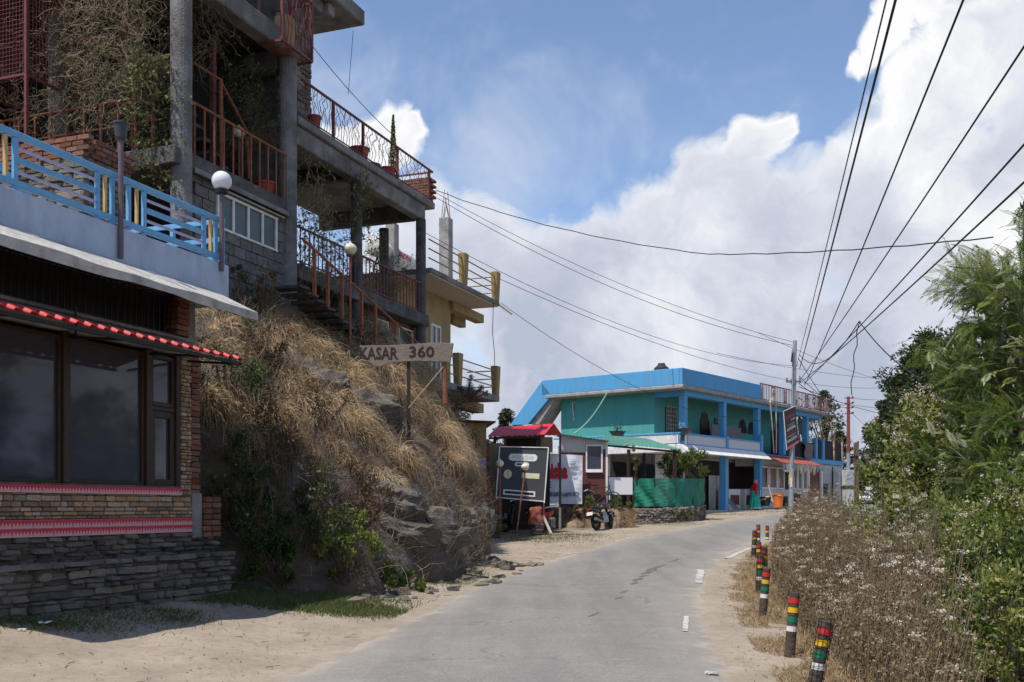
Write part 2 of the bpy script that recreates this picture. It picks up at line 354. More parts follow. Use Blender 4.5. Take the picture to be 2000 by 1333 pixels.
def road_z(x, y):
    l, r = float(Lx(y)), float(Rx(y)); t = min(1.1, max(-.1, (x-l)/(r-l)))
    return float(ground_z(x, y, False))+.028-.05*(abs(t-.5)*2)**6+(float(vnoise(x, y, .7, 4))-.5)*.02
def make_road():
    ys = np.unique(np.concatenate([np.arange(-20, 62, .3), np.arange(62, 160, 2)])); cols = 26
    rows = []; tint = []
    for y in ys:
        l, r = float(Lx(y)), float(Rx(y))
        l += (float(fbm(y, 1.5, .9, 2))-.5)*.55; r += (float(fbm(y, 7.7, .8, 5))-.5)*.6
        for j in range(cols):
            t = j/(cols-1); x = l+(r-l)*t
            z = road_z(x, y)
            rows.append((x, y, z)); tint.append(min(t, 1-t)*2)
    idx = np.arange(len(rows)).reshape(len(ys), cols); Q = np.stack([idx[:-1,:-1], idx[:-1,1:], idx[1:,1:], idx[1:,:-1]], -1).reshape(-1, 4)
    mt = bpy.data.materials.new('worn_asphalt'); mt.use_nodes = True; nt = mt.node_tree; N = nt.nodes.new; Lk = nt.links.new; b = nt.nodes['Principled BSDF']
    b.inputs['Roughness'].default_value = .9; b.inputs['Specular IOR Level'].default_value = .25
    tc = N('ShaderNodeTexCoord'); o = tc.outputs['Object']
    def noise(s, d=6, r=.6, vec=None):
        q = N('ShaderNodeTexNoise'); q.inputs['Scale'].default_value = s; q.inputs['Detail'].default_value = d; q.inputs['Roughness'].default_value = r; Lk(vec or o, q.inputs['Vector']); return q.outputs['Fac']
    def rg(v, a, c, lo=0, hi=1):
        q = N('ShaderNodeMapRange'); Lk(v, q.inputs[0]); q.inputs[1].default_value = a; q.inputs[2].default_value = c; q.inputs[3].default_value = lo; q.inputs[4].default_value = hi; return q.outputs[0]
    def mix(f, a, c):
        q = N('ShaderNodeMix'); q.data_type = 'RGBA'; Lk(f, q.inputs[0])
        for i, v in ((6, a), (7, c)):
            if isinstance(v, tuple): q.inputs[i].default_value = (*v, 1)
            else: Lk(v, q.inputs[i])
        return q.outputs[2]
    def math_(op, x, y):
        q = N('ShaderNodeMath'); q.operation = op
        for i, v in ((0, x), (1, y)):
            if isinstance(v, (int, float)): q.inputs[i].default_value = v
            else: Lk(v, q.inputs[i])
        return q.outputs[0]
    a = N('ShaderNodeAttribute'); a.attribute_name = 'tint'; T = a.outputs['Fac']
    c = mix(rg(noise(.5, 4), .35, .65), (.226,.211,.192), (.184,.172,.157))
    c = mix(rg(noise(34, 3, .6), .45, .68, 0, .6), c, (.325,.309,.288))          # pale aggregate
    c = mix(rg(noise(28, 4, .65), .55, .68, 0, .55), c, (.13,.123,.115))
    # thin irregular cracks along the crown of the road
    w = N('ShaderNodeTexVoronoi'); w.feature = 'DISTANCE_TO_EDGE'; w.inputs['Scale'].default_value = .55
    wp = N('ShaderNodeVectorMath'); wp.operation = 'ADD'; n_ = N('ShaderNodeTexNoise'); n_.inputs['Scale'].default_value = 2.2; n_.inputs['Detail'].default_value = 6; Lk(o, n_.inputs['Vector']); Lk(o, wp.inputs[0]); Lk(n_.outputs['Color'], wp.inputs[1]); Lk(wp.outputs[0], w.inputs['Vector'])
    crack = math_('MULTIPLY', rg(w.outputs['Distance'], 0, .022, 1, 0), rg(noise(.35, 3), .5, .62))
    c = mix(math_('MULTIPLY', crack, .55), c, (.06,.055,.05))
    # faint tyre lanes and patched strips
    sp = N('ShaderNodeMapping'); sp.inputs['Scale'].default_value = (1.1, .12, 1); sp.inputs['Rotation'].default_value = (0, 0, .25); Lk(o, sp.inputs['Vector'])
    c = mix(rg(noise(1.3, 4, .6, sp.outputs[0]), .44, .62, 0, .6), c, (.165,.157,.148))
    # dust blown in from both shoulders
    dust = math_('ADD', T, rg(noise(2.6, 9, .75), .25, .75, -.2, .2))
    c = mix(rg(dust, .02, .15, 1, 0), c, (.365,.308,.243))
    c = mix(rg(dust, .1, .5, .35, 0), c, (.36,.315,.262))
    c = mix(rg(noise(3.1, 9, .75), .52, .74, 0, .35), c, (.38,.345,.30))
    Lk(c, b.inputs['Base Color'])
    bp = N('ShaderNodeBump'); bp.inputs['Strength'].default_value = .45; bp.inputs['Distance'].default_value = .012; Lk(noise(70, 3), bp.inputs['Height']); Lk(bp.outputs[0], b.inputs['Normal'])
    me = np_mesh('road', rows, Q, tint, mt); me.polygons.foreach_set('use_smooth', [True]*len(me.polygons))
    road = tag(link('road', me, mt), kind='structure')
    # painted dashes, worn
    pm = M('road_paint', (.52,.50,.46), (.29,.275,.25), 7, .85, .1, lo=.42, hi=.62)
    def dash(pts, wid):
        V = []; Qd = []
        P = [Vector((x, y)) for x, y in pts]; n = 14
        for i in range(n+1):
            t = i/n*(len(P)-1); k = min(int(t), len(P)-2); p = P[k].lerp(P[k+1], t-k); d = (P[k+1]-P[k]).normalized(); nn = Vector((-d.y, d.x))
            for sgn in (-1, 1):
                q = p+nn*sgn*wid/2*(1+random.uniform(-.25,.2)); V.append((q.x, q.y, max(road_z(q.x, q.y), gz(q.x, q.y)-(.05 if float(Lx(q.y))+.3 < q.x < float(Rx(q.y))-.3 else 0))+.008))
        for i in range(n): Qd.append((2*i, 2*i+1, 2*i+3, 2*i+2))
        ob = link('road_marking', np_mesh('road_marking', V, Qd), pm, road); return ob
    def rp(px, py):
        Y = 20.0
        for _ in range(40): Y = .5*Y+.5*(FOC*(EYE-float(ground_z((px-CX)/FOC*Y, Y, False)))/(py-HZ))
        return ((px-CX)/FOC*Y, Y)
    for seg, wd in (([(1364,1141),(1369,1115)], .15), ([(1338,1236),(1341,1206)], .07), ([(1420,1091),(1447,1079),(1468,1070)], .16),
                    ([(1200,1058),(1240,1051)], .1), ([(1246,1050),(1278,1045)], .09), ([(1090,1087),(1118,1081)], .08)):
        dash([rp(*q) for q in seg], wd)
    # broken dark potholes along the crown
    hm = M('broken_asphalt', (.10,.094,.086), (.21,.195,.175), 14, .95, .5)
    for (px, py, a_, b_) in ((1275,1114,.3,.08),(1268,1120,.22,.09),(1258,1128,.14,.05),(1246,1136,.16,.06),(1239,1143,.1,.04),(1292,1109,.2,.03),(1216,1160,.13,.03),(1209,1172,.09,.03),(1318,1098,.3,.03),(1160,1205,.15,.02)):
        x, y = rp(px, py); V = [(x, y, road_z(x, y)+.008)]; n = 26
        dirx, diry = .35, .94
        for j in range(n):
            t = 2*PI*j/n; rr = (1+.55*(float(vnoise(j*.9, px, 1.0))-.5)*2)
            u, w_ = math.cos(t)*a_*1.9*rr, math.sin(t)*b_*rr
            qx, qy = x+u*dirx-w_*diry, y+u*diry+w_*dirx; V.append((qx, qy, road_z(qx, qy)+.004))
        me = np_mesh('pothole', V, np.zeros((0,4)), None, None, [(0, 1+j, 1+(j+1) % n) for j in range(n)])
        link('pothole', me, hm, road)
make_road()

# ---- the bank under the guest house, in frame FA (x along, y into the hill)
_S  = [8, 14, 16, 18, 19.5, 22, 24.5, 28, 31, 33, 35, 36.5, 39]
_FT = [-1.5, -2.6, -3.4, -4.2, -5.7, -5.8, -5.3, -4.1, -2.9, -2.0, -.8, 0.4, 2.5]     # foot line (y)
_TP = [4.4, 4.6, 4.8, 5.2, 5.5, 5.8, 6.0, 6.25, 6.15, 5.7, 4.3, 2.4, 1.2]             # height where it meets the wall
_PT = [0, .05, .12, .22, .36, .5, .66, .82, 1.0]; _PZ = [0, .14, .27, .40, .50, .63, .80, .92, 1.0]
def bank_z(s, y):
    s = np.asarray(s, float); y = np.asarray(y, float)
    ft = np.interp(s, _S, _FT); tp = np.interp(s, _S, _TP)
    wig = (fbm(s, s*0+3, .55, 12)-.5)*1.0; ft = ft+wig
    t = (y-ft)/np.maximum(.2-ft, .8)
    X = FA.o.x+FA.ex.x*s+FA.ey.x*y; Y = FA.o.y+FA.ex.y*s+FA.ey.y*y
    base = ground_z(X, Y, False)-.12
    f = np.interp(t, _PT, _PZ)
    z = base+f*(tp-base)
    m = np.clip(t*8, 0, 1)*np.clip((1.15-t)*4, 0, 1)
    ledge = (fbm(s+y*.4, z*1.6, 1.0, 21)-.5)
    z = z+m*((fbm(s, y, .8, 5)-.5)*1.1+(fbm(s, y, 3.2, 9, 3)-.5)*.34+ledge*.35)
    return np.where(t < 0, base-.3, z), t
def make_bank():
    ss = np.arange(9, 39, .16); yy = np.concatenate([np.arange(-7, 1.2, .13), np.arange(1.2, 12, 1.2)])
    S, Yl = np.meshgrid(ss, yy); Z, t = bank_z(S, Yl)
    X = FA.o.x+FA.ex.x*S+FA.ey.x*Yl; Y = FA.o.y+FA.ex.y*S+FA.ey.y*Yl
    # push the steep rock faces in and out along the slope
    pr = (fbm(S*.6, Z*2.2, 1.0, 31)-.5)*.5*np.clip(t*6, 0, 1)*np.clip((.7-t)*4, 0, 1)
    X = X-FA.ey.x*pr; Y = Y-FA.ey.y*pr
    V = np.stack([X, Y, Z], -1).reshape(-1, 3); n, k = S.shape; idx = np.arange(n*k).reshape(n, k)
    Q = np.stack([idx[:-1,:-1], idx[:-1,1:], idx[1:,1:], idx[1:,:-1]], -1).reshape(-1, 4)
    keep = ((t.ravel()[Q] > -.06).any(1)); Q = Q[keep]
    mt = bpy.data.materials.new('rocky_soil'); mt.use_nodes = True; nt = mt.node_tree; N = nt.nodes.new; Lk = nt.links.new; b = nt.nodes['Principled BSDF']
    b.inputs['Roughness'].default_value = .95; b.inputs['Specular IOR Level'].default_value = .2
    tc = N('ShaderNodeTexCoord'); o = tc.outputs['Object']
    st = N('ShaderNodeMapping'); st.inputs['Rotation'].default_value = (.35, -.3, 0); st.inputs['Scale'].default_value = (1, 1, 5); Lk(o, st.inputs['Vector'])
    def noise(v, s, d=7, r=.65):
        q = N('ShaderNodeTexNoise'); q.inputs['Scale'].default_value = s; q.inputs['Detail'].default_value = d; q.inputs['Roughness'].default_value = r; Lk(v, q.inputs['Vector']); return q.outputs['Fac']
    def rg(v, a, c, lo=0, hi=1):
        q = N('ShaderNodeMapRange'); Lk(v, q.inputs[0]); q.inputs[1].default_value = a; q.inputs[2].default_value = c; q.inputs[3].default_value = lo; q.inputs[4].default_value = hi; return q.outputs[0]
    def mix(f, a, c):
        q = N('ShaderNodeMix'); q.data_type = 'RGBA'; Lk(f, q.inputs[0])
        for i, v in ((6, a), (7, c)):
            if isinstance(v, tuple): q.inputs[i].default_value = (*v, 1)
            else: Lk(v, q.inputs[i])
        return q.outputs[2]
    rock = mix(rg(noise(st.outputs[0], 1.6), .35, .65), (.165,.142,.118), (.09,.078,.066))
    rock = mix(rg(noise(st.outputs[0], 5, 9, .75), .5, .7, 0, .6), rock, (.26,.24,.215))
    soil = mix(rg(noise(o, 3), .35, .65), (.15,.105,.066), (.085,.06,.04))
    c = mix(rg(noise(o, .55, 4), .42, .56), soil, rock)
    Lk(c, b.inputs['Base Color'])
    bp = N('ShaderNodeBump'); bp.inputs['Strength'].default_value = .8; bp.inputs['Distance'].default_value = .08; Lk(noise(st.outputs[0], 4, 9, .7), bp.inputs['Height']); Lk(bp.outputs[0], b.inputs['Normal'])
    me = np_mesh('hillside', V, Q, None, mt)
    tag(link('hillside', me, mt), kind='structure')
make_bank()
def bank_hit(px, py, out=0.0):
    """the point of the bank surface seen at a photo position, moved 'out' metres towards the road"""
    for Y in np.arange(13.5, 40, .06):
        p = at(px, py, Y); s, y = FA.local(p.x, p.y)
        if 9 < s < 38.5:
            z, t = bank_z(np.array(s), np.array(y))
            if float(t) > 0 and float(z) >= p.z: return np.array([p.x+DN.x*out, p.y+DN.y*out, p.z])
    p = at(px, py, 30); return np.array(p)
DN = -FA.ey
# ------------------------------------------------------------------ foliage helpers (arrays)
def unit(v): return v/np.maximum(np.linalg.norm(v, axis=-1, keepdims=True), 1e-9)
def rand_dirs(n, up=0.0, rng=RNG):
    v = rng.normal(size=(n,3)); v = unit(v); v[:,2] += up; return unit(v)
def leaves_arr(C, D, size, wid=.45, fold=.25, rng=RNG):
    """one pointed, folded leaf of six vertices at each centre"""
    n = len(C); D = unit(D); R = unit(np.cross(D, rand_dirs(n, 0, rng))); Nn = np.cross(R, D)
    size = np.broadcast_to(size, (n,))[:,None]; W = size*wid*.5
    b = C-D*size*.5; t = C+D*size*.5-Nn*size*.12; m1 = C-D*size*.08
    V = np.stack([b, m1+R*W+Nn*W*fold, t, m1-R*W+Nn*W*fold], 1).reshape(-1, 3)
    Q = np.arange(n*4).reshape(n, 4); return V, Q
def sticks_arr(P0, P1, r0, r1):
    n = len(P0); d = unit(P1-P0); ref = np.tile(np.array([.31,.27,.91]), (n,1)); a = unit(np.cross(d, ref)); b = np.cross(d, a)
    r0 = np.broadcast_to(r0, (n,))[:,None]; r1 = np.broadcast_to(r1, (n,))[:,None]; V = []
    for P, r in ((P0, r0), (P1, r1)):
        for k in range(3):
            t = 2*PI*k/3; V.append(P+(a*math.cos(t)+b*math.sin(t))*r)
    V = np.stack(V, 1).reshape(-1, 3); base = np.arange(n)[:,None]*6
    Q = np.concatenate([base+np.array([[k, (k+1) % 3, 3+(k+1) % 3, 3+k]]) for k in range(3)]); return V, Q
def polys_arr(polys, r0, r1=None):
    """thin tubes along many polylines: (n,k,3) array"""
    P = np.asarray(polys); n, k, _ = P.shape; r1 = r0 if r1 is None else r1
    V, Q = [], []; o = 0
    for i in range(k-1):
        a = r0+(r1-r0)*i/(k-1); b = r0+(r1-r0)*(i+1)/(k-1)
        v, q = sticks_arr(P[:,i], P[:,i+1], a, b); V.append(v); Q.append(q+o); o += len(v)
    return np.concatenate(V), np.concatenate(Q)
def blades_arr(B, D, length, width, droop=.5, seg=3, rng=RNG):
    """grass blades: curved tapering strips rooted at B, leaving along D and bending over"""
    n = len(B); D = unit(D); length = np.broadcast_to(length, (n,))[:,None]; width = np.broadcast_to(width, (n,))[:,None]
    side = unit(np.cross(D, rand_dirs(n, 0, rng))); V = []; p = B.copy(); d = D.copy()
    for i in range(seg+1):
        w = width*(1-i/seg)**.7*.5+width*.04
        V += [p-side*w, p+side*w]
        p = p+d*length/seg; d = d.copy(); d[:,2] -= droop*(.5+i*.5)/seg*1.3; d = unit(d)
    V = np.stack(V, 1).reshape(-1, 3); base = np.arange(n)[:,None]*(2*seg+2)
    Q = np.concatenate([base+np.array([[2*i, 2*i+1, 2*i+3, 2*i+2]]) for i in range(seg)]); return V, Q
class Veg:
    def __init__(s): s.V = []; s.Q = []; s.t = []; s.n = 0
    def add(s, vq, tint):
        V, Q = vq; s.V.append(V); s.Q.append(Q+s.n); s.n += len(V)
        t = np.asarray(tint, float)
        if t.ndim == 0: t = np.full(len(V), float(t))
        elif len(t) != len(V): t = np.repeat(t, len(V)//len(t))
        s.t.append(t); return s
    def mesh(s, name, mat, off=(0,0,0)):
        V = np.concatenate(s.V)-np.asarray(off)[None]; return np_mesh(name, V, np.concatenate(s.Q), np.concatenate(s.t), mat)
def strand_walk(starts, length, k, jit, pull, rng=RNG):
    n = len(starts); P = [starts]; d = unit(rng.normal(size=(n,3))*.5+np.asarray(pull)); length = np.broadcast_to(length, (n,))[:,None]
    for i in range(k-1):
        d = unit(d+rng.normal(size=(n,3))*jit+np.asarray(pull)*.35); P.append(P[-1]+d*length/(k-1))
    return np.stack(P, 1)
def fa_pts(s, y, z):
    s, y, z = np.asarray(s), np.asarray(y), np.asarray(z)
    return np.stack([FA.o.x+FA.ex.x*s+FA.ey.x*y, FA.o.y+FA.ex.y*s+FA.ey.y*y, z+0*s], -1)
m_twig = leafmat('dry_twig', [(.07,.05,.035), (.17,.125,.085), (.32,.25,.17)], 0, .9)
m_vine = leafmat('vine_leaf', [(.028,.045,.016), (.06,.085,.026), (.11,.135,.04), (.21,.21,.08), (.2,.145,.08)], .3)
m_dryleaf = leafmat('withered_leaf', [(.055,.036,.022), (.10,.065,.036), (.16,.105,.058), (.24,.165,.09)], .25, .8)
m_weed = leafmat('weed_leaf', [(.085,.085,.035), (.15,.10,.055), (.24,.165,.09), (.34,.25,.14), (.47,.37,.22)], .25, .8)
m_green = leafmat('shrub_leaf', [(.035,.065,.015), (.075,.12,.026), (.135,.185,.038), (.26,.285,.07), (.40,.37,.12)], .42)
m_straw = leafmat('dry_grass_blade', [(.14,.09,.05), (.30,.205,.11), (.48,.35,.20), (.66,.51,.33)], .3, .8)
m_turf = leafmat('short_turf_blade', [(.05,.075,.02), (.085,.12,.03), (.15,.17,.055), (.28,.23,.11)], .3, .7)
m_flower = leafmat('off_white_flower', [(.46,.38,.27), (.64,.57,.44), (.76,.72,.61)], .25, .8)
# ------------------------------------------------------------------ shared piece meshes and materials
import bmesh
def rough_box(name, mat, jit=.05, cham=.12, seed=0, sub=False):
    """a unit block with chipped edges, centred on its origin"""
    r = random.Random(seed); bm = bmesh.new(); bmesh.ops.create_cube(bm, size=1)
    bmesh.ops.bevel(bm, geom=bm.edges[:], offset=cham, segments=1, affect='EDGES')
    for v in bm.verts: v.co += Vector((r.uniform(-jit,jit), r.uniform(-jit,jit), r.uniform(-jit,jit)))
    me = bpy.data.meshes.new(name); bm.to_mesh(me); bm.free(); me.materials.append(mat); return me
m_brick = M('red_brick', (.30,.115,.07), (.19,.085,.06), 9, .9, .3, objvar=.3, stain=(.33,.27,.22), stain_amt=.55, stain_scale=4)
m_mortar = M('mortar', (.27,.25,.225), (.19,.175,.155), 12, .95, .4)
m_stone = M('rubble_stone', (.28,.245,.205), (.175,.153,.13), 5, .92, .5, objvar=.4, stain=(.2,.185,.165), stain_amt=.6, stain_scale=3)
m_stone2 = M('ochre_stone', (.30,.27,.225), (.17,.155,.135), 5, .92, .5, objvar=.38, stain=(.3,.225,.13), stain_amt=.6, stain_scale=2)
m_veneer = M('stone_cladding', (.40,.29,.19), (.22,.135,.085), 5, .7, .2, objvar=.42, stain=(.45,.36,.26), stain_amt=.5, stain_scale=3)
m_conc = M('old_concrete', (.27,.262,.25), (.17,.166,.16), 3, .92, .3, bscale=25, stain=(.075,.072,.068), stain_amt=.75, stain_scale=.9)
m_conc_dk = M('dark_concrete', (.10,.098,.095), (.055,.053,.052), 3, .95, .35, bscale=18, stain=(.2,.195,.185), stain_amt=.6, stain_scale=1.6)
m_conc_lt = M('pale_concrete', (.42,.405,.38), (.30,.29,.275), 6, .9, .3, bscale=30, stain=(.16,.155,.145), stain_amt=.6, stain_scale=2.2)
m_bluewall = M('pale_blue_paint', (.44,.51,.62), (.38,.45,.56), 4, .75, .1, bscale=14, stain=(.24,.25,.28), stain_amt=.5, stain_scale=3, stretch=(1,1,.4))
m_blue = M('sky_blue_enamel', (.16,.40,.64), (.13,.345,.58), 8, .45, .05, stain=(.16,.12,.09), stain_amt=.25, stain_scale=9)
m_lav = plain('lavender_enamel', (.42,.40,.58), .45)
m_yel = M('ochre_enamel', (.56,.39,.18), (.46,.31,.14), 9, .5, .05)
m_wood = M('dark_stained_wood', (.05,.028,.018), (.028,.017,.012), 5, .5, .1, stretch=(9,9,1))
m_glass = M('dark_window_glass', (.05,.055,.074), (.038,.043,.06), 1.2, .05, 0, spec=.5)
m_redroof = M('red_sheet_metal', (.50,.03,.04), (.42,.028,.035), 3, .4, .04, stain=(.3,.1,.08), stain_amt=.3, stain_scale=2)
m_black = plain('black_paint', (.02,.02,.021), .5)
m_white = M('white_paint', (.78,.77,.74), (.70,.69,.66), 5, .6, .06, stain=(.42,.40,.36), stain_amt=.4, stain_scale=2.5)
m_rust = M('rust_orange_paint', (.33,.115,.05), (.22,.08,.045), 12, .7, .15, stain=(.10,.055,.04), stain_amt=.5, stain_scale=6)
m_maroonsteel = M('maroon_steel', (.20,.055,.05), (.13,.042,.042), 12, .6, .1, stain=(.07,.04,.035), stain_amt=.4, stain_scale=6)
m_dark = M('unlit_interior', (.045,.04,.036), (.03,.027,.025), 3, .9, .05)  # shade of unlit rooms put into the colour; also used for soil and cores
m_globe = M('frosted_globe', (.72,.72,.72), (.66,.66,.67), 2, .18, 0, spec=.5)
m_cream = M('cream_globe', (.70,.66,.50), (.62,.58,.43), 3, .3, 0, spec=.5, stain=(.4,.36,.25), stain_amt=.3)
BR = [rough_box('brick', m_brick, .035, .06, i) for i in range(5)]
ST = [rough_box('stone', m_stone, .085, .15, 20+i) for i in range(8)]
ST2 = [rough_box('stone', m_stone2, .085, .15, 40+i) for i in range(8)]
VN = [rough_box('cladding_stone', m_veneer, .05, .1, 60+i) for i in range(6)]

def stones(T, parent, u0, u1, z0, z1, face, meshes, hr, wr, depth, axis='y', name='stone', jit=.02, tilt=.03, skip=0):
    """courses of loose pieces; axis 'y': the face looks to -y and runs along x, axis 'x': looks to -x and runs along y"""
    z = z0
    while z < z1-.01:
        h = min(random.uniform(*hr), z1-z)
        if z1-(z+h) < hr[0]*.6: h = z1-z
        u = u0-random.uniform(0, wr[0])
        while u < u1-.01:
            w = random.uniform(*wr)
            a, b = max(u, u0), min(u+w, u1)
            if b-a > .03 and random.random() >= skip:
                c = (a+b)/2; f = face+depth/2+random.uniform(-jit, jit)
                loc = (c, f, z+h/2) if axis == 'y' else (f, c, z+h/2)
                sc = ((b-a)-.012, depth, h-.01) if axis == 'y' else (depth, (b-a)-.012, h-.01)
                T.piece(name, random.choice(meshes), loc, sc, (random.uniform(-tilt,tilt), random.uniform(-tilt,tilt), random.uniform(-tilt,tilt)), parent)
            u += w
        z += h

# ------------------------------------------------------------------ the restaurant
YF = -4.15
sx = FA.sx
def restaurant():
    s0 = sx(-330, YF); sE = sx(391, YF)
    T = Thing('restaurant_building', 'low stone-clad restaurant with large dark windows and red corrugated awning', 'building', FA, ((s0+sE)/2, YF, .35))
    core = MB().box(s0, sx(372,YF), YF+.30, -.5, .2, 4.5)
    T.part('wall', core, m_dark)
    # foundation wall: rubble base, then a plinth that stands forward
    base = T.part('base_wall', MB().box(s0, sx(372,YF), YF+.05, YF+.3, .2, 1.25), m_mortar)
    stones(T, base, sx(-30,YF), sx(424,YF), .9, 1.25, YF-.02, ST, (.035,.10), (.1,.4), .16, jit=.045, tilt=.06)
    yp = YF-.36; sp = sx(458, yp)
    pl = T.part('plinth', MB().box(s0, sp-.05, yp+.06, YF+.2, .1, .93), m_conc_dk)
    stones(T, pl, sx(-30,yp), sp, .22, .97, yp, ST, (.035,.10), (.1,.42), .2, jit=.05, tilt=.06)
    # glazed tile bands
    tile = rough_box('tile', M('pink_tile', (.50,.22,.24), (.46,.19,.21), 3, .25, 0, spec=.6), 0, .015, 3)
    fm = plain('rose_red_glaze', (.52,.02,.06), .25)
    # a tile: pale pink plate with a row of red pointed arches left between petals
    tm = MB()
    tm.box(-.5,.5,-.5,.5,-.5,.5)
    tm.cur = 1; tm.box(-.492,.492,-.56,-.5,.30,.485)
    for k in range(6):
        x0 = -.492+k*.164; x1 = x0+.164
        tm._add([(x0,-.56,.30),(x1,-.56,.30),(x1,-.56,-.34),(x1-.018,-.56,-.1),((x0+x1)/2,-.56,.26),(x0+.018,-.56,-.1),(x0,-.56,-.34)], [(0,5,4),(0,6,5),(0,4,1),(1,4,3),(1,3,2)])
    tme = tm.mesh('tile'); tme.materials.append(M('pale_pink_glaze', (.58,.33,.33), (.52,.28,.29), 4, .3, 0, spec=.6)); tme.materials.append(fm)
    bd = T.part('tile_band', MB().box(s0, sx(372,YF)-.01, YF-.005, YF+.05, 1.252, 1.452), m_mortar)
    for r in range(2):
        x = sx(-25,YF)
        while x < sx(372,YF)-.02:
            w = min(.30, sx(372,YF)-x); T.piece('tile', tme, (x+w/2, YF-.018, 1.302+.098*r), (w-.005, .03, .094), (0,0,random.uniform(-.004,.004)), bd); x += .30
    b2 = T.part('tile_band', MB().box(s0, sx(352,YF)-.01, YF-.005, YF+.05, 1.758, 1.85), m_mortar)
    x = sx(-25,YF)+.13
    while x < sx(352,YF)-.02:
        w = min(.30, sx(352,YF)-x); T.piece('tile', tme, (x+w/2, YF-.018, 1.804), (w-.005, .03, .092), (0,0,0), b2); x += .30
    T.part('window_sill', MB().box(s0, sx(352,YF), YF-.03, YF+.12, 1.852, 1.875), m_conc_dk, bevel=.004)
    # printed stone cladding
    cl = T.part('cladding', MB().box(s0, sx(373,YF), YF+.03, YF+.06, 1.453, 1.757), m_mortar)
    stones(T, cl, sx(-25,YF), sx(373,YF), 1.455, 1.756, YF-.015, VN, (.03,.085), (.1,.24), .06, name='cladding_stone', jit=.008, tilt=.008)
    c2 = T.part('cladding', MB().box(sx(353,YF), sx(373,YF), YF+.04, YF+.3, 1.757, 3.7), m_mortar)
    stones(T, c2, sx(353,YF), sx(373,YF), 1.757, 3.68, YF-.01, VN, (.028,.075), (.07,.2), .07, name='cladding_stone', jit=.008, tilt=.01)
    # brick pier at the corner, toothed
    pr = T.part('brick_pier', MB().box(sx(374,YF), sx(388,YF), YF+.06, YF+.5, 1.2, 4.5), m_mortar)
    z = 1.76
    while z < 3.72:
        T.piece('brick', random.choice(BR), (sx(382,YF)+random.uniform(-.02,.03), YF+.10, z+.037), (.215, .2, .066), (random.uniform(-.04,.04), 0, random.uniform(-.1,.1)), pr); z += .078
    z = 3.93
    while z < 4.5:
        T.piece('brick', random.choice(BR), (sx(357,YF)+random.uniform(-.015,.02), YF+.08, z+.037), (.25, .2, .066), (0, 0, random.uniform(-.08,.08)), pr); z += .078
    T.part('cement_patch', MB().box(sx(373.5,YF), sx(392,YF), YF-.03, YF+.2, 1.16, 1.79), m_conc, bevel=.015)
    z = 1.17
    while z < 1.74:
        for (a, b) in ((393,409),(409.5,426)):
            T.piece('brick', random.choice(BR), ((sx(a,YF)+sx(b,YF))/2+random.uniform(-.01,.02), YF+.05, z+.04), (sx(b,YF)-sx(a,YF)-.01, .2, .07), (0, 0, random.uniform(-.08,.08)), pr)
        z += .082
    # windows
    yw = YF+.05; zt = 3.62
    def bay(a, b, z0, z1, fw=.045):
        w = T.part('window', MB().box(a, a+fw, yw-.02, yw+.06, z0, z1).box(b-fw, b, yw-.02, yw+.06, z0, z1).box(a+fw, b-fw, yw-.02, yw+.06, z0, z0+fw).box(a+fw, b-fw, yw-.02, yw+.06, z1-fw, z1), m_wood, bevel=.006)
        T.part('pane', MB().box(a+fw-.005, b-fw+.005, yw+.02, yw+.026, z0+fw-.005, z1-fw+.005), m_glass, w)
    edges = [s0, sx(-190,YF), sx(-30,YF)]
    bay(sx(-190,YF), sx(-22,YF), 1.876, zt); bay(sx(-14,YF), sx(124,YF), 1.876, zt); bay(sx(137,YF), sx(286,YF), 1.876, zt)
    zm = FA.hit(315, 800, YF)[1]
    bay(sx(298,YF), sx(345,YF), zm+.04, zt, .06); bay(sx(298,YF), sx(345,YF), 1.876, zm-.02, .09)
    mu = MB()
    for a, b in ((-22,-14),(124,137),(286,298)): mu.box(sx(a,YF)+.002, sx(b,YF)-.002, yw-.06, yw+.08, 1.876, zt+.05)
    T.part('mullion', MB().box(sx(124,YF)+.002, sx(137,YF)-.002, yw-.06, yw+.08, 1.876, zt+.05), m_wood, bevel=.01)
    T.part('mullion', MB().box(sx(286,YF)+.002, sx(298,YF)-.002, yw-.06, yw+.08, 1.876, zt+.05), m_wood, bevel=.01)
    T.part('mullion', MB().box(sx(-22,YF)+.002, sx(-14,YF)-.002, yw-.06, yw+.08, 1.876, zt+.05), m_wood, bevel=.01)
    T.part('transom', MB().box(sx(298,YF), sx(345,YF), yw-.03, yw+.07, zm-.018, zm+.038), m_wood, bevel=.006)
    T.part('jamb', MB().box(sx(345,YF)+.002, sx(352.5,YF), yw-.05, yw+.1, 1.876, zt+.05), m_wood, bevel=.006)
    # lintel, barred transom opening, eave and parapet
    T.part('lintel', MB().box(s0, sx(372,YF), YF-.015, YF+.3, 3.672, 3.92), m_conc, bevel=.012)
    T.part('lintel_lip', MB().box(s0, sx(372,YF), YF-.06, YF-.017, 3.86, 3.905), m_conc, bevel=.01)
    T.part('upper_back_wall', MB().box(s0, sx(340,YF), YF+.9, YF+1.0, 3.92, 4.5), M('faded_mural', (.16,.10,.085), (.05,.11,.09), 1.1, .8, .05))
    T.part('soffit', MB().box(s0, sx(372,YF), YF-.0, -.5, 4.5, 4.56), M('pink_ceiling', (.42,.36,.33), (.36,.3,.28), 2, .8, .05, stain=(.08,.2,.17), stain_amt=.5, stain_scale=.9))
    gr = T.part('window_grille', MB().box(s0, sx(345,YF), YF+.05, YF+.07, 3.925, 3.945).box(s0, sx(345,YF), YF+.05, YF+.07, 4.44, 4.46), m_black)
    bar = MB().box(-.007,.007,-.007,.007,-.25,.25).mesh('bar'); bar.materials.append(m_black)
    x = sx(-20,YF)
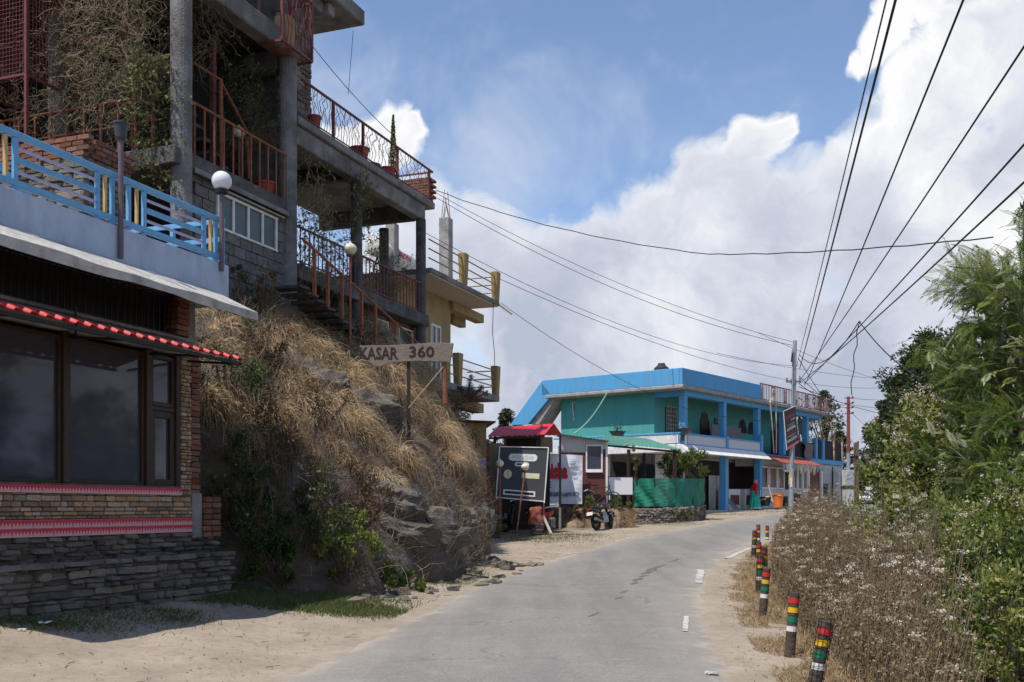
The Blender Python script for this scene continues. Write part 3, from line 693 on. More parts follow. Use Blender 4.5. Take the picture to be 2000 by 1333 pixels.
    while x < sx(340,YF): T.piece('bar', bar, (x, YF+.06, 4.195), (1,1,1), (0,0,0), gr); x += .112
    yo = -4.93; st = sx(503,yo)
    ev = MB(); n = 40
    for i in range(n):
        a, b = s0+(st-s0)*i/n, s0+(st-s0)*(i+1)/n
        if i: pass
    import itertools
    V = []; F = []
    for i in range(n+1):
        a = s0+(st-s0)*i/n; w = lambda k: (float(vnoise(a*1.7, k*5.0, 1.0, 2))-.5)*.035
        V += [(a, YF-.0, 4.555), (a, yo+w(1), 4.215+w(2)), (a, yo+w(3)*.6-.005, 4.325+w(4)), (a, YF+.0, 4.695)]
    for i in range(n):
        for j in range(4):
            q = (j+1) % 4; F.append((i*4+j, i*4+q, i*4+4+q, i*4+4+j))
    F += [(3,2,1,0), (n*4, n*4+1, n*4+2, n*4+3)]
    ev._add(V, F)
    T.part('eave_slab', ev, M('weathered_eave', (.52,.50,.47), (.40,.385,.36), 4, .95, .5, bscale=22, stain=(.17,.165,.15), stain_amt=.6, stain_scale=3.5))
    # the eave also returns round the corner
    T.part('eave_end', MB().hexa([(sx(372,YF)+.003,YF+.002,4.50),(st,YF+.002,4.44),(st,-.6,4.44),(sx(372,YF)+.003,-.6,4.50)], [(sx(372,YF)+.003,YF+.002,4.62),(st,YF+.002,4.55),(st,-.6,4.55),(sx(372,YF)+.003,-.6,4.62)]), m_conc_lt)
    sp_ = sx(448, YF)
    T.part('parapet', MB().box(s0, sp_, YF+.003, YF+.13, 4.625, 5.13), m_bluewall, bevel=.02, seg=2)
    T.part('parapet_end', MB().box(sp_-.13, sp_-.003, YF+.135, -1.5, 4.625, 5.12), m_bluewall, bevel=.02, seg=2)
    T.part('terrace_floor', MB().box(s0, sp_-.14, YF+.14, -.6, 4.625, 4.68), m_conc_lt)
    # awning of corrugated red sheet on thin brackets
    yo = -5.16; zi, zo = 3.80, 3.55; sa = sx(476, yo); V = []; F = []; per = .205; nn = int((sa-s0)/per*8)
    for i in range(nn+1):
        a = s0+(sa-s0)*i/nn; ph = (a/per) % 1
        bump = .03*(1 if .1 < ph < .45 else 0) if not (.0 <= ph <= .1 or .45 <= ph <= .55) else .03*(ph/.1 if ph <= .1 else (.55-ph)/.1)
        V += [(a, YF-.02, zi+bump), (a, yo+.10, zo+.04+bump), (a, yo, zo+bump*.9), (a, yo, zo-.010+bump*.9), (a, YF-.02, zi-.01+bump)]
    for i in range(nn):
        for j in range(5):
            q = (j+1) % 5; F.append((i*5+j, i*5+q, i*5+5+q, i*5+5+j))
    aw = T.part('awning', MB()._add(V, F), m_redroof)
    T.part('fascia_board', MB().box(s0, sa-.03, yo+.05, yo+.09, zo-.06, zo-.022), m_black, aw)
    for px in (-100, 132, 292, 366):
        s = sx(px, YF); T.part('bracket', MB().bar((s, YF-.02, 3.60), (s, yo+.12, zo-.03), .03), m_black, aw)
    T.part('grille_post', MB().cyl((sx(148,YF-.1), YF-.10, 3.62), (sx(148,YF-.1), YF-.10, 3.95), .014), m_black)
restaurant()

# ------------------------------------------------------------------ blue terrace railing
def terrace_railing():
    y = YF+.065; zb, zt = 5.15, 5.80
    T = Thing('terrace_railing', 'sky-blue metal railing with yellow bars along the restaurant roof terrace', 'railing', FA, (sx(200,y), y, 5.13))
    s0, s1 = sx(-330,y), sx(437,y)
    T.part('top_rail', MB().box(s0, s1, y-.03, y+.03, zt-.075, zt), m_blue, bevel=.006)
    T.part('bottom_rail', MB().box(s0, s1, y-.03, y+.03, zb+.03, zb+.105), m_blue, bevel=.006)
    def post(px, w=.05, mat=m_blue, z0=zb-.02, z1=zt-.076, yy=y):
        s = sx(px, y); T.part('post' if mat is m_blue else 'bar', MB().box(s-w/2, s+w/2, yy-.024, yy+.024, z0, z1), mat, bevel=.004)
    for px in (-60, 29, 190, 219, 251, 281, 398, 421, 434): post(px, .055)
    for px in (-30, 10, 205, 267, 411): post(px, .03, m_yel, zb+.107)
    def panel(a, b):
        A, B = sx(a,y)+.03, sx(b,y)-.03
        T.part('slat', MB().box(A, B, y-.02, y+.02, 5.455, 5.52), m_blue, bevel=.004)
        T.part('slat', MB().box(A, B, y-.012, y+.012, 5.605, 5.635), m_lav); T.part('slat', MB().box(A, B, y-.012, y+.012, 5.335, 5.365), m_lav)
    panel(-300, -60); panel(29, 190); panel(281, 398)
    # the return at the far end and the railing on the terrace's inner side
    se = s1-.03
    for z0 in (5.18, 5.46, 5.73): T.part('return_rail', MB().box(se-.02, se+.02, y+.03, -1.6, z0, z0+.07), m_blue, bevel=.004)
    for yy in (-3.2, -2.4, -1.62): T.part('return_post', MB().box(se-.03, se+.03, yy-.03, yy+.03, 5.1, 5.73), m_blue, bevel=.004)
    yi = -1.55
    T.part('stair_rail', MB().bar((sx(-40,yi), yi, 6.55), (sx(250,yi), yi, 4.95), .03, .09), m_blue)
    T.part('stair_rail', MB().bar((sx(-60,yi), yi+.04, 6.0), (sx(180,yi), yi+.04, 4.75), .03, .04), m_white)
terrace_railing()

def globe_lamp(name, label, px, z0, y, ztop, r, fr=FA, dark=False):
    s = fr.sx(px, y); T = Thing(name, label, 'lamp', fr, (s, y, z0))
    T.part('pole', MB().cyl((s,y,z0), (s,y,ztop-.02), .035, .032, 12), M('plum_pole_paint', (.14,.105,.13), (.11,.085,.10), 8, .5, .05) if 'plum_pole_paint' not in MATS else MATS['plum_pole_paint'], smooth=False)
    if dark:
        T.part('lamp_holder', MB().lathe((s,y,ztop), [(.04,-.04),(.065,.0),(.085,.16),(.095,.165),(.095,.19),(.07,.19)], 18), plain('grey_holder', (.05,.055,.065), .5))
    else:
        T.part('collar', MB().lathe((s,y,ztop), [(.035,-.06),(.09,-.05),(.1,.0),(.07,.02)], 18), m_black)
        pr = [(r*math.cos(t), r*.93+r*math.sin(t)) for t in np.linspace(-PI/2*.85, PI/2, 16)]
        T.part('globe', MB().lathe((s,y,ztop), pr, 24), m_globe, smooth=True)
yl = YF+.0
zg = FA.hit(433, 374, yl)[1]
globe_lamp('globe_lamp', 'round frosted globe lamp at the end of the blue parapet', 433, 5.0, yl-.03, zg, .142)
globe_lamp('broken_lamp_post', 'plum lamp post with empty dark holder amid the blue railing', 236, 4.72, yl-.035, FA.hit(236, 272, yl)[1], .14, dark=True)
# ------------------------------------------------------------------ the unfinished concrete guest house on the bank
c1, c2, c3, c4 = sx(354,0), sx(563,0), sx(696,0), sx(822,0)
m_block = M('cement_block', (.25,.245,.235), (.18,.176,.17), 4, .95, .4, bscale=30, objvar=.16, stain=(.09,.087,.083), stain_amt=.6, stain_scale=2)
m_pane_green = M('frosted_green_pane', (.055,.085,.085), (.04,.065,.065), 2, .3, 0, spec=.5)
m_pot = M('red_plastic_pot', (.36,.06,.035), (.28,.05,.03), 6, .5, .05)
def scroll(mb, p0, p1, h, n, r=.007, seed=1):
    """wandering wrought bars filling a panel from p0 to p1 (bottom corners), height h"""
    rr = random.Random(seed); p0, p1 = Vector(p0), Vector(p1); u = p1-p0
    for i in range(n):
        t0 = (i+.5)/n; pts = []; a = t0; K = 9
        for k in range(K):
            f = k/(K-1); a = t0+(.55/n)*math.sin(f*PI*rr.choice((1,2,2,3))+rr.uniform(-.5,.5))+rr.uniform(-.12,.12)/n
            a = min(.99, max(.01, a)); pts.append(p0+u*a+Vector((0,0,h*f)))
        mb.tube(pts, r, 4, False)
        if i < n-1:     # forks
            k = rr.randint(2,6); q = pts[k]; e = p0+u*min(.99,(i+1.5)/n)+Vector((0,0,h*min(1,(k+2)/(K-1)))); mb.tube([q, q.lerp(e,.5)+Vector((0,0,-.03)), e], r*.9, 4, False)
def guest_house():
    T = Thing('guest_house', 'weathered unfinished concrete guest house with open terraces above the bank', 'building', FA, (c2, .5, 5.6))
    def col(s, y, r, z0, z1, mat=m_conc, n=20, wob=.0):
        K = 9; pr = [(r*(1+random.uniform(-wob,wob)), z0+(z1-z0)*k/K) for k in range(K+1)]
        return T.part('column', MB().lathe((s,y,0), pr, n), mat, smooth=False)
    col(c1, .0, .21, 7.2, 14.4); col(c1, 3.1, .21, 7.0, 12.0); col(c1, 6.2, .21, 7.0, 12.0)
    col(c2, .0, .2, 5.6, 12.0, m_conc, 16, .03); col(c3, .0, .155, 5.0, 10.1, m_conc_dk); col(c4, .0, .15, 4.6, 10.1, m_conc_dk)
    col(sx(750,1.5), 1.5, .15, 7.3, 10.1, m_conc_dk)
    # floor one: slab on block wall with strip window
    T.part('floor_slab', MB().box(c1-.35, c2-.203, -.12, 7.5, 8.3, 8.65), m_conc_dk, bevel=.02)
    T.part('slab_lip', MB().box(c1+.22, c2-.21, -.17, -.125, 8.27, 8.38), m_conc, bevel=.01)
    bw = T.part('block_wall', MB().box(sx(376,0), c2-.1, .06, .3, 5.2, 8.298), m_mortar)
    wa, wb = sx(424,0), sx(538,0); wz0, wz1 = 7.45, 8.12
    blk = [rough_box('block', m_block, .012, .025, 80+i) for i in range(4)]
    z = 5.5; row = 0
    while z < 8.25:
        h = min(.235, 8.29-z); x = sx(380,0)-(.2 if row % 2 else 0)
        while x < c2-.22:
            a, b = x, min(x+.42, c2-.2)
            if z+h > wz0-.03 and z < wz1+.05:
                if a < wa-.05 and b > wa-.05: b = wa-.055
                if b > wb+.05 and a < wb+.05: a = wb+.055
                if a >= wa-.06 and b <= wb+.06 and not (b <= wa or a >= wb): x += .43; continue
            if b-a > .06: T.piece('block', random.choice(blk), ((a+b)/2, .05+random.uniform(-.006,.006), z+h/2), (b-a-.012, .14, h-.012), (0,0,0), bw)
            x += .43
        z += .24; row += 1
    wn = MB()
    wn.box(wa-.05, wb+.05, -.045, .03, wz1, wz1+.06); wn.box(wa-.05, wb+.05, -.045, .03, wz0-.05, wz0)
    k = 4; pw = (wb-wa)/k
    for i in range(k+1): wn.box(wa+i*pw-.03, wa+i*pw+.03, -.04, .025, wz0, wz1)
    w = T.part('window', wn, m_white, bevel=.006)
    for i in range(k): T.part('pane', MB().box(wa+i*pw+.03, wa+(i+1)*pw-.03, .0, .006, wz0, wz1), m_pane_green, w)
    T.part('window_hood', MB().hexa([(wa-.15,-.12,8.19),(wb+.22,-.12,8.19),(wb+.22,.05,8.22),(wa-.15,.05,8.22)], [(wa-.15,-.12,8.235),(wb+.22,-.12,8.235),(wb+.22,.05,8.268),(wa-.15,.05,8.268)]), m_conc_lt, bevel=.01)
    # inner room walls, added with the rooms' shade put into their colour
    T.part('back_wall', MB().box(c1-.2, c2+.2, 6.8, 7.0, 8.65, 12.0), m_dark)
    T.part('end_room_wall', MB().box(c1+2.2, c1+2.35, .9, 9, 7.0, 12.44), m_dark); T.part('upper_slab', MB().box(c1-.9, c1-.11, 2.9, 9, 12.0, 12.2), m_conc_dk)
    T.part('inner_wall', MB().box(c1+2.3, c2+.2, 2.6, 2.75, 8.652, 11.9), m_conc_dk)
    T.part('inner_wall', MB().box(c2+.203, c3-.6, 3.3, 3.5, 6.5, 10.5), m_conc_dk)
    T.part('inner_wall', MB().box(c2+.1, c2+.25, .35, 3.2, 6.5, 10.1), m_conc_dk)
    # beams, and an upper slab added to keep the rooms dark
    T.part('beam', MB().box(c1-.2, c2+.2, -.2, .2, 12.003, 12.45), m_conc, bevel=.03)
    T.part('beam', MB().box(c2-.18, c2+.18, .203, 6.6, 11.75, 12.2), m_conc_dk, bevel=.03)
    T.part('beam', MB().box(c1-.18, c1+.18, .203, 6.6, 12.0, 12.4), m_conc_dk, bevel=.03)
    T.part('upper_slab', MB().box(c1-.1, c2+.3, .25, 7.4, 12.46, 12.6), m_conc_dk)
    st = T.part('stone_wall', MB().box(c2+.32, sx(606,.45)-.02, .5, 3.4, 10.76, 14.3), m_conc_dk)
    stones(T, st, c2+.3, sx(607,.45), 10.77, 13.4, .42, ST2, (.1,.17), (.25,.5), .12, jit=.02)
    sr = sx(713,-.05)
    T.part('roof_slab', MB().box(c2-2, sr, -.05, 5, 14.32, 14.72), m_conc, bevel=.03)
    T.part('roof_beam', MB().box(sx(656,-.05), sx(668,-.05), .15, 4.5, 14.02, 14.318), m_conc, bevel=.02)
    T.part('roof_beam', MB().box(c2-2, sx(656,-.05)-.01, .3, .6, 14.02, 14.318), m_conc, bevel=.02)
    # second terrace
    se = sx(850,-.17)
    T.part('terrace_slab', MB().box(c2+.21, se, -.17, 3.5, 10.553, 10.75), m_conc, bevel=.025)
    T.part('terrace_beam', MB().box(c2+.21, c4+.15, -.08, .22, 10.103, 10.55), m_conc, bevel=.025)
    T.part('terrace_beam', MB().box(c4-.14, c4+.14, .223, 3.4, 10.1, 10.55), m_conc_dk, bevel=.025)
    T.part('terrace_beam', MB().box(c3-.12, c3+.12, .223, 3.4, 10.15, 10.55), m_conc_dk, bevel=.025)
    bp = T.part('brick_parapet', MB().box(se-.26, se-.05, -.1, 2.9, 10.755, 11.47), m_mortar)
    for r in range(9):
        z = 10.76+r*.08; y = -.13-(.11 if r % 2 else 0)
        while y < 2.9:
            T.piece('brick', random.choice(BR), (se-.155, y+.11, z+.038), (.24, .215, .07), (0, 0, random.uniform(-.03,.03)), bp); y += .225
    # wavy ironwork of the second terrace
    yr = -.1; rl = T.part('terrace_railing', MB().box(sx(590,yr), se-.03, yr-.025, yr+.025, 11.655, 11.70).box(sx(590,yr), se-.03, yr-.015, yr+.015, 10.80, 10.825), m_maroonsteel)
    T.part('end_rail', MB().box(se-.07, se-.03, yr+.03, 2.8, 11.655, 11.70).box(se-.065, se-.04, yr+.03, 2.8, 11.48, 11.505), m_maroonsteel, rl)
    ps = [590, 651, 709, 776, 838]
    for px in ps[1:]:
        s = sx(px, yr); T.part('railing_post', MB().box(s-.035, s+.035, yr-.03, yr+.03, 10.72, 11.655), m_maroonsteel, rl)
    for i in range(4):
        sc = MB(); scroll(sc, (sx(ps[i],yr), yr, 10.82), (sx(ps[i+1],yr), yr, 10.82), .835, 11, .0085, i+3); T.part('wrought_panel', sc, m_maroonsteel, rl)
    # orange balcony rails of floor one: front and the end that looks down the road
    fr = T.part('balcony_railing', MB().tube([(c1+.2,-.07,9.7),(c2-.2,-.07,9.7)], .028, 8), m_rust)
    n = 11
    for i in range(n):
        s = c1+.32+(c2-c1-.6)*i/(n-1); T.part('baluster', MB().tube([(s,-.07,8.6),(s,-.07,9.68)], .022, 6), m_rust, fr)
    er = T.part('balcony_railing', MB().tube([(c1-.28,.25,9.7),(c1-.28,7,9.7)], .028, 8).tube([(c1-.28,.25,9.2),(c1-.28,7,9.2)], .018, 6), m_rust)
    for i in range(16):
        y = .45+i*.43; T.part('baluster', MB().tube([(c1-.28,y,8.6),(c1-.28,y,9.69)], .022 if i % 3 else .035, 6), m_rust, er)
    # the inside stair and its handrails
    stx = MB()
    for i in range(9): stx.box(c1+.5+i*.28, c1+.82+i*.28, .9, 2.2, 10.6-i*.2, 10.68-i*.2)
    T.part('stair_flight', stx, m_conc_dk)
    def P(px, py, y): s, z = FA.hit(px, py, y); return (s, y, z)
    hr = T.part('stair_handrail', MB().tube([P(376,122,.6), P(429,155,.6), P(485,262,.6)], .03, 8), m_rust)
    T.part('stair_post', MB().tube([P(431,155,.6), P(433,330,.6)], .045, 8), m_rust, hr); T.part('stair_post', MB().tube([P(482,270,.6), P(487,350,.6)], .04, 8), m_rust, hr)
    T.part('steel_post', MB().box(sx(416,.9)-.05, sx(416,.9)+.05, .85, .95, 8.65, 12.0), m_maroonsteel)
    def E(px, py, x): y, z = FA.hitx(px, py, x); return (x, y, z)
    xe = c1+.1
    T.part('stair_handrail', MB().tube([E(148,74,xe), E(232,116,xe), E(295,148,xe)], .035, 8), m_rust); T.part('stair_handrail', MB().tube([E(258,122,xe), E(335,108,xe)], .032, 8), m_rust)
    T.part('stair_handrail', MB().tube([E(152,172,xe), E(205,215,xe), E(225,225,xe)], .03, 8), m_rust); T.part('stair_handrail', MB().tube([E(152,165,xe), E(178,155,xe)], .03, 8), m_rust)
    T.part('steel_post', MB().tube([E(259,122,xe), E(262,312,xe)], .05, 8), m_rust); T.part('steel_post', MB().box(c1+.28, c1+.36, .02, .1, 8.65, 12.0), m_maroonsteel)
    # the deck below the terrace, its railing, the rooms under it
    T.part('deck_slab', MB().box(c2+.21, c4+.25, -.16, 3.2, 6.95, 7.3), m_conc_dk, bevel=.02)
    dr = T.part('deck_railing', MB().box(c2+.21, c4-.15, -.10, -.05, 8.16, 8.2).box(c2+.21, c4-.15, -.09, -.06, 7.36, 7.385), m_maroonsteel)
    s = c2+.4
    while s < c4-.2: T.part('baluster', MB().box(s-.012, s+.012, -.087, -.063, 7.3, 8.16), m_maroonsteel, dr); s += .2
    ys = -1.0; a = FA.hit(590,466,ys); b = FA.hit(822,676,ys)
    sr_ = T.part('stair_railing', MB().tube([(a[0],ys,a[1]),(b[0],ys,b[1])], .03, 8), m_rust)
    for px in (614, 640, 668, 706, 733, 773, 803):
        s = sx(px, ys); f = (s-a[0])/(b[0]-a[0]); z = a[1]+(b[1]-a[1])*f; T.part('stair_post', MB().box(s-.035, s+.035, ys-.035, ys+.035, z-1.05, z), m_rust, sr_)
    sp = MB(); n = 16
    for i in range(n):
        s = a[0]+(b[0]-a[0])*i/n; z = a[1]+(b[1]-a[1])*i/n-1.0; sp.box(s, s+(b[0]-a[0])/n+.02, -.95, -.2, z-.06, z)
    T.part('outside_steps', sp, m_conc_dk)
    lw = T.part('lower_wall', MB().box(c3-.3, c4+.6, .32, .5, 4.2, 6.948), m_mortar)
    wins = [(sx(733,.3), sx(752,.3)), (sx(775,.3), sx(801,.3))]
    for r in range(20):
        z = 5.3+r*.082; x = c3+.2-(.11 if r % 2 else 0)
        while x < c4+.3:
            if not any(u0-.06 < x+.11 < u1+.06 for u0, u1 in wins): T.piece('brick', random.choice(BR), (x+.11, .29, z+.038), (.215, .1, .07), (0,0,0), lw)
            x += .225
    for u0, u1 in wins:
        w = T.part('window', MB().box(u0-.04,u0,.2,.3,5.2,6.8).box(u1,u1+.04,.2,.3,5.2,6.8).box(u0,u1,.2,.3,6.76,6.8), m_white, bevel=.004); T.part('pane', MB().box(u0,u1,.26,.265,5.2,6.76), m_pane_green, w)
    # welded mesh cages
    def cage(x0, x1, y0, y1, z0, z1, step, legs):
        cg = MB()
        for z in (z0, z1):
            cg.bar((x0,y0,z),(x0,y1,z),.05); cg.bar((x1,y0,z),(x1,y1,z),.05); cg.bar((x0,y0,z),(x1,y0,z),.05); cg.bar((x0,y1,z),(x1,y1,z),.05)
        for x, y in ((x0,y0),(x1,y0),(x1,y1),(x0,y1)): cg.bar((x,y,z0-legs),(x,y,z1),.06)
        c = T.part('steel_cage', cg, m_maroonsteel)
        ms = MB(); k = z0
        while k < z1: ms.bar((x0,y0,k),(x0,y1,k),.008); ms.bar((x0,y0,k),(x1,y0,k),.008); k += step
        k = y0
        while k < y1: ms.bar((x0,k,z0),(x0,k,z1),.008); ms.bar((x0,k,z1),(x1,k,z1),.012); k += step
        k = x0
        while k < x1: ms.bar((k,y0,z0),(k,y0,z1),.008); k += step
        T.part('wire_mesh', ms, m_maroonsteel, c)
    cage(c1-1.2, c1+.1, 2.75, 4.35, 10.1, 11.95, .085, 1.5)
    cage(c1-1.2, c1+.1, 4.37, 6.6, 10.1, 11.95, .085, 1.5)
    # iron balcony at the top
    x0, x1 = sx(551,-.45), sx(609,-.45); y0, y1 = -.45, .15; z0, z1 = 11.98, 13.75
    cb = MB()
    for z in (z0, 13.35, z1): cb.bar((x0,y0,z),(x1,y0,z),.05); cb.bar((x1,y0,z),(x1,y1,z),.05); cb.bar((x0,y0,z),(x0,y1,z),.05)
    for x in (x0,x1): cb.bar((x,y0,z0),(x,y0,z1),.055); cb.bar((x,y1,z0),(x,y1,z1),.05)
    cbp = T.part('iron_balcony', cb, m_maroonsteel)
    g = MB()
    for k in range(12): y = y0+(y1-y0)*k/11; g.bar((x0,y,z0),(x1,y,z0),.01)
    T.part('balcony_grating', g, m_maroonsteel, cbp)
    sc = MB(); scroll(sc, (x0,y0,z0), (x1,y0,z0), z1-z0, 9, .012, 21); scroll(sc, (x1,y0,z0), (x1,y1,z0), z1-z0, 6, .012, 22); T.part('wrought_panel', sc, m_maroonsteel, cbp)
    T.part('balcony_box', MB().box(sx(558,-.3), sx(573,-.3), -.35, .0, z0+.02, 12.75), M('tan_board', (.42,.24,.12), (.34,.19,.1), 5, .7), cbp, bevel=.01)
    rs = MB()
    for i in range(7): rs.bar((c1+1.5+i*.22, 1.0, 12.4-i*.0+.0-i*.1), (c1+1.5+i*.22, 1.9, 12.4-i*.1), .12, .02)
    T.part('steel_treads', rs, m_maroonsteel)
guest_house()

# stone wall with brick coping behind the blue railing
def coping_wall():
    y0 = -1.2; x0 = sx(163, y0); x1 = sx(212, y0)
    T = Thing('stone_wall', 'sunlit rubble stone wall topped with red brick courses behind the blue railing', 'wall', FA, (x0+.3, y0+1.5, 4.68))
    zt = FA.hit(163, 262, y0)[1]; y1 = 4.6
    T.part('wall_core', MB().box(x0+.08, x1+.6, y0+.06, y1, 4.69, zt-.02), m_conc_dk)
    a = T.part('stone_courses', MB().box(x0+.05, x0+.079, y0+.08, y1, 4.7, zt-.36), m_mortar)
    stones(T, a, y0, y1, 5.0, zt-.33, x0, ST2, (.08,.15), (.16,.42), .16, axis='x', jit=.03)
    stones(T, a, x0+.1, x1+.5, 5.0, zt-.33, y0-.0, ST2, (.08,.15), (.16,.42), .14, jit=.03)
    b = T.part('brick_coping', MB().box(x0+.04, x1+.55, y0+.04, y1, zt-.325, zt-.03), m_mortar)
    for r in range(4):
        z = zt-.33+r*.083; y = y0-(.11 if r % 2 else 0)
        while y < y1:
            T.piece('brick', random.choice(BR), (x0+.06, y+.12, z+.04), (.13+random.uniform(-.02,.02), .225, .073), (0,0,random.uniform(-.03,.03)), b); y += .235
        x = x0+.15+(.11 if r % 2 else 0)
        while x < x1+.5:
            T.piece('brick', random.choice(BR), (x+.11, y0+.03, z+.04), (.215, .12, .073), (0,0,random.uniform(-.03,.03)), b); x += .235
coping_wall()

def acorn_lamp(label, fr, s, y, z0, zt, r=.12, pole=m_rust, lean=0.0, rp=.028, group=None):
    T = Thing('acorn_lamp', label, 'lamp', fr, (s, y, z0), group)
    t = Vector((s+lean, y, zt)); T.part('pole', MB().cyl((s,y,z0-.15), t, rp, rp, 10), pole)
    T.part('collar', MB().lathe(t, [(.03,-.03),(r*.45,-.02),(r*.5,.02),(r*.4,.05)], 14), m_rust)
    n = 40; pr = [(.42,.0),(.62,.12),(.88,.45),(1.0,.85),(.97,1.15),(.72,1.5),(.42,1.68),(.3,1.75),(.22,1.82),(.26,1.92),(.2,2.02),(.02,2.12)]
    mb = MB().lathe(t+Vector((0,0,.03)), [(a*r, b*r) for a, b in pr], n)
    # fluted glass
    V = []
    for i, p in enumerate(mb.v):
        q = Vector(p)-t; j = i % n; f = 1+(.05 if j % 4 in (0,1) else -.03)*(1 if i < 7*n else 0); V.append((t.x+q.x*f, t.y+q.y*f, p[2]))
    mb.v = V; T.part('glass_shade', mb, m_cream, smooth=True)
zl = FA.hit(684, 500, -1.15)
acorn_lamp('cream acorn lamp on a thin rusty pole beside the guest house steps', FA, zl[0], -1.15, 5.6, zl[1], .15, m_rust, 0)
zl = FA.hit(467, 272, .75)
acorn_lamp('cream acorn lamp hanging in the shade behind orange balcony bars', FA, zl[0], .75, 8.65, zl[1], .14)

# pots and plants on the terraces
def pot(label, px, py_top, y, h, r, fr=FA, mat=m_pot, z0=None, group=None):
    s, z = fr.hit(px, py_top, y); z0 = z-h if z0 is None else z0; h = max(.12, z-z0)
    T = Thing('flower_pot', label, 'flower pot', fr, (s, y, z0), group)
    T.part('pot_body', MB().lathe((s,y,z0), [(r*.72,0),(r*.95,h*.86),(r*1.06,h*.87),(r*1.06,h),(r*.93,h),(r*.9,h*.9)], 18), mat)
    T.part('soil', MB().lathe((s,y,z0+h*.88), [(r*.9,0),(r*.86,.02),(.01,.03)], 14), m_dark); return T, (s, y, z0+h)
pot('red plant pot at the stone pier end of the upper terrace railing', 614, 228, .12, .4, .17, z0=10.75)
pot('wide red plant pot beside the second iron post of the upper terrace', 702, 291, .12, .4, .27, z0=10.75)
T_, c_ = pot('red ribbed tub holding the slim cypress on the upper terrace', 756, 330, .12, .4, .24, z0=10.75)
pot('red plant pot behind orange balcony bars next to the rough column', 517, 358, .3, .4, .24, z0=8.65)
pot('dark low pan of succulents on the upper terrace edge', 727, 322, .12, .16, .22, mat=m_conc_dk, z0=10.75)
def cypress():
    s, y, z = sx(768,.1), .1, 10.9; h = 1.75; n = 900; t = RNG.random(n); a = RNG.random(n)*2*PI; r = .14*(1-t)**.8*np.sqrt(RNG.random(n))+.01
    C = fa_pts(s+r*np.cos(a), y+r*np.sin(a), z+t*h); g = Veg().add(leaves_arr(C, rand_dirs(n, 1.4), .09, .4), RNG.random(n)*.6+.1)
    T = Thing('potted_cypress', 'slim pointed cypress growing above the iron railing of the upper terrace', 'shrub', FA, (s, y, z))
    me = g.mesh('crown', m_green); me.transform(T.e.matrix_basis.inverted() if False else (Matrix.Translation(T.e.location) @ Matrix.Rotation(FA.a, 4, 'Z')).inverted()); link('crown', me, m_green, T.e)
    T.part('trunk', MB().cyl((s,y,z-.1), (s,y,z+h*.8), .015, .005, 5), m_dark)
cypress()

def veg_thing(name, label, cat, base, parts, group=None, kind=None):
    """an Empty at base with foliage parts: (part name, Veg, material)"""
    e = bpy.data.objects.new(name, None); COL.objects.link(e); e.location = base; tag(e, label, cat, group, kind)
    for pn, g, mt in parts: link(pn, g.mesh(pn, mt, base), mt, e)
    return e
def vine(label, pts, nst, length, pull, leaf, size, dens, seed, tints=(0,.7), twig=.006, jit=.55, cat='vine'):
    r = np.random.default_rng(seed); i = r.integers(0, len(pts), nst); st = pts[i]+r.normal(size=(nst,3))*.08
    P = strand_walk(st, r.uniform(*length, nst), 7, jit, pull, r)
    tw = Veg().add(polys_arr(P, twig, twig*.5), np.repeat(r.random(nst), 6)[None].repeat(1,0).ravel() if False else r.random())
    n = int(nst*dens); k = r.integers(0, nst, n); q = r.integers(0, 7, n); C = P[k, q]+r.normal(size=(n,3))*.05
    lf = Veg().add(leaves_arr(C, rand_dirs(n, -.3, r), r.uniform(.6,1.3,n)*size, .6, .25, r), r.uniform(*tints, n))
    v_ = veg_thing('hanging_vine', label, cat, tuple(st[:, :].mean(0)), [('stems', tw, m_twig), ('foliage', lf, leaf)], 'creepers on the guest house')
    for o in v_.children: o['kind'] = 'stuff'
    return v_
r_ = np.random.default_rng(5)
n = 400; vine('tangled dry creeper filling the open end of the guest house above the orange rail', fa_pts(c1-.25+r_.normal(size=n)*.12, r_.uniform(.6,3.0,n), r_.uniform(9.4,12.3,n)), 1050, (.5,1.3), (0,0,-.35), m_vine, .06, 2.6, 1, (0,.85), jit=.75)
n = 200; vine('mixed creeper hanging between the mesh cage and the back column', fa_pts(c1-.3+r_.normal(size=n)*.15, r_.uniform(3.0,6.6,n), r_.uniform(8.9,11.6,n)), 240, (.5,1.2), (0,0,-.3), m_vine, .06, 2.5, 2, (0,.8), jit=.75)
n = 120; vine('leafy green creeper climbing the round column next to the orange balusters', fa_pts(c1-.3+r_.normal(size=n)*.14, r_.uniform(.15,.95,n), r_.uniform(8.0,10.6,n)), 200, (.3,.8), (0,0,-.3), m_vine, .085, 10, 3, (.3,1))
n = 80; vine('sparse creeper under the top beam right behind the round column', fa_pts(c1+.4+r_.random(n)*.8, r_.uniform(-.1,.9,n), r_.uniform(10.8,12.3,n)), 110, (.5,1.2), (0,0,-.6), m_vine, .07, 6, 4, (0,.7))
n = 90; vine('yellowing creeper trailing down beside the rough column above the steps', fa_pts(c2+.35+r_.random(n)*.9, r_.uniform(-.6,.3,n), r_.uniform(7.0,9.8,n)), 150, (.5,1.5), (0,0,-.7), m_vine, .085, 6, 5, (.4,1), jit=.35)
n = 40; vine('thin creeper dangling from the terrace beam by the middle column', fa_pts(c3-.25+r_.normal(size=n)*.12, r_.uniform(-.3,-.15,n), r_.uniform(9.2,10.3,n)), 50, (.5,1.1), (0,0,-.9), m_vine, .11, 5, 6, (.45,1), jit=.25)
n = 90; vine('weedy creeper on the deck railing between the two dark columns', fa_pts(r_.uniform(c3-.8,c4-.3,n), r_.uniform(.0,.5,n), r_.uniform(7.5,8.9,n)), 200, (.3,.8), (0,0,.3), m_vine, .07, 5, 7, (.1,.8))
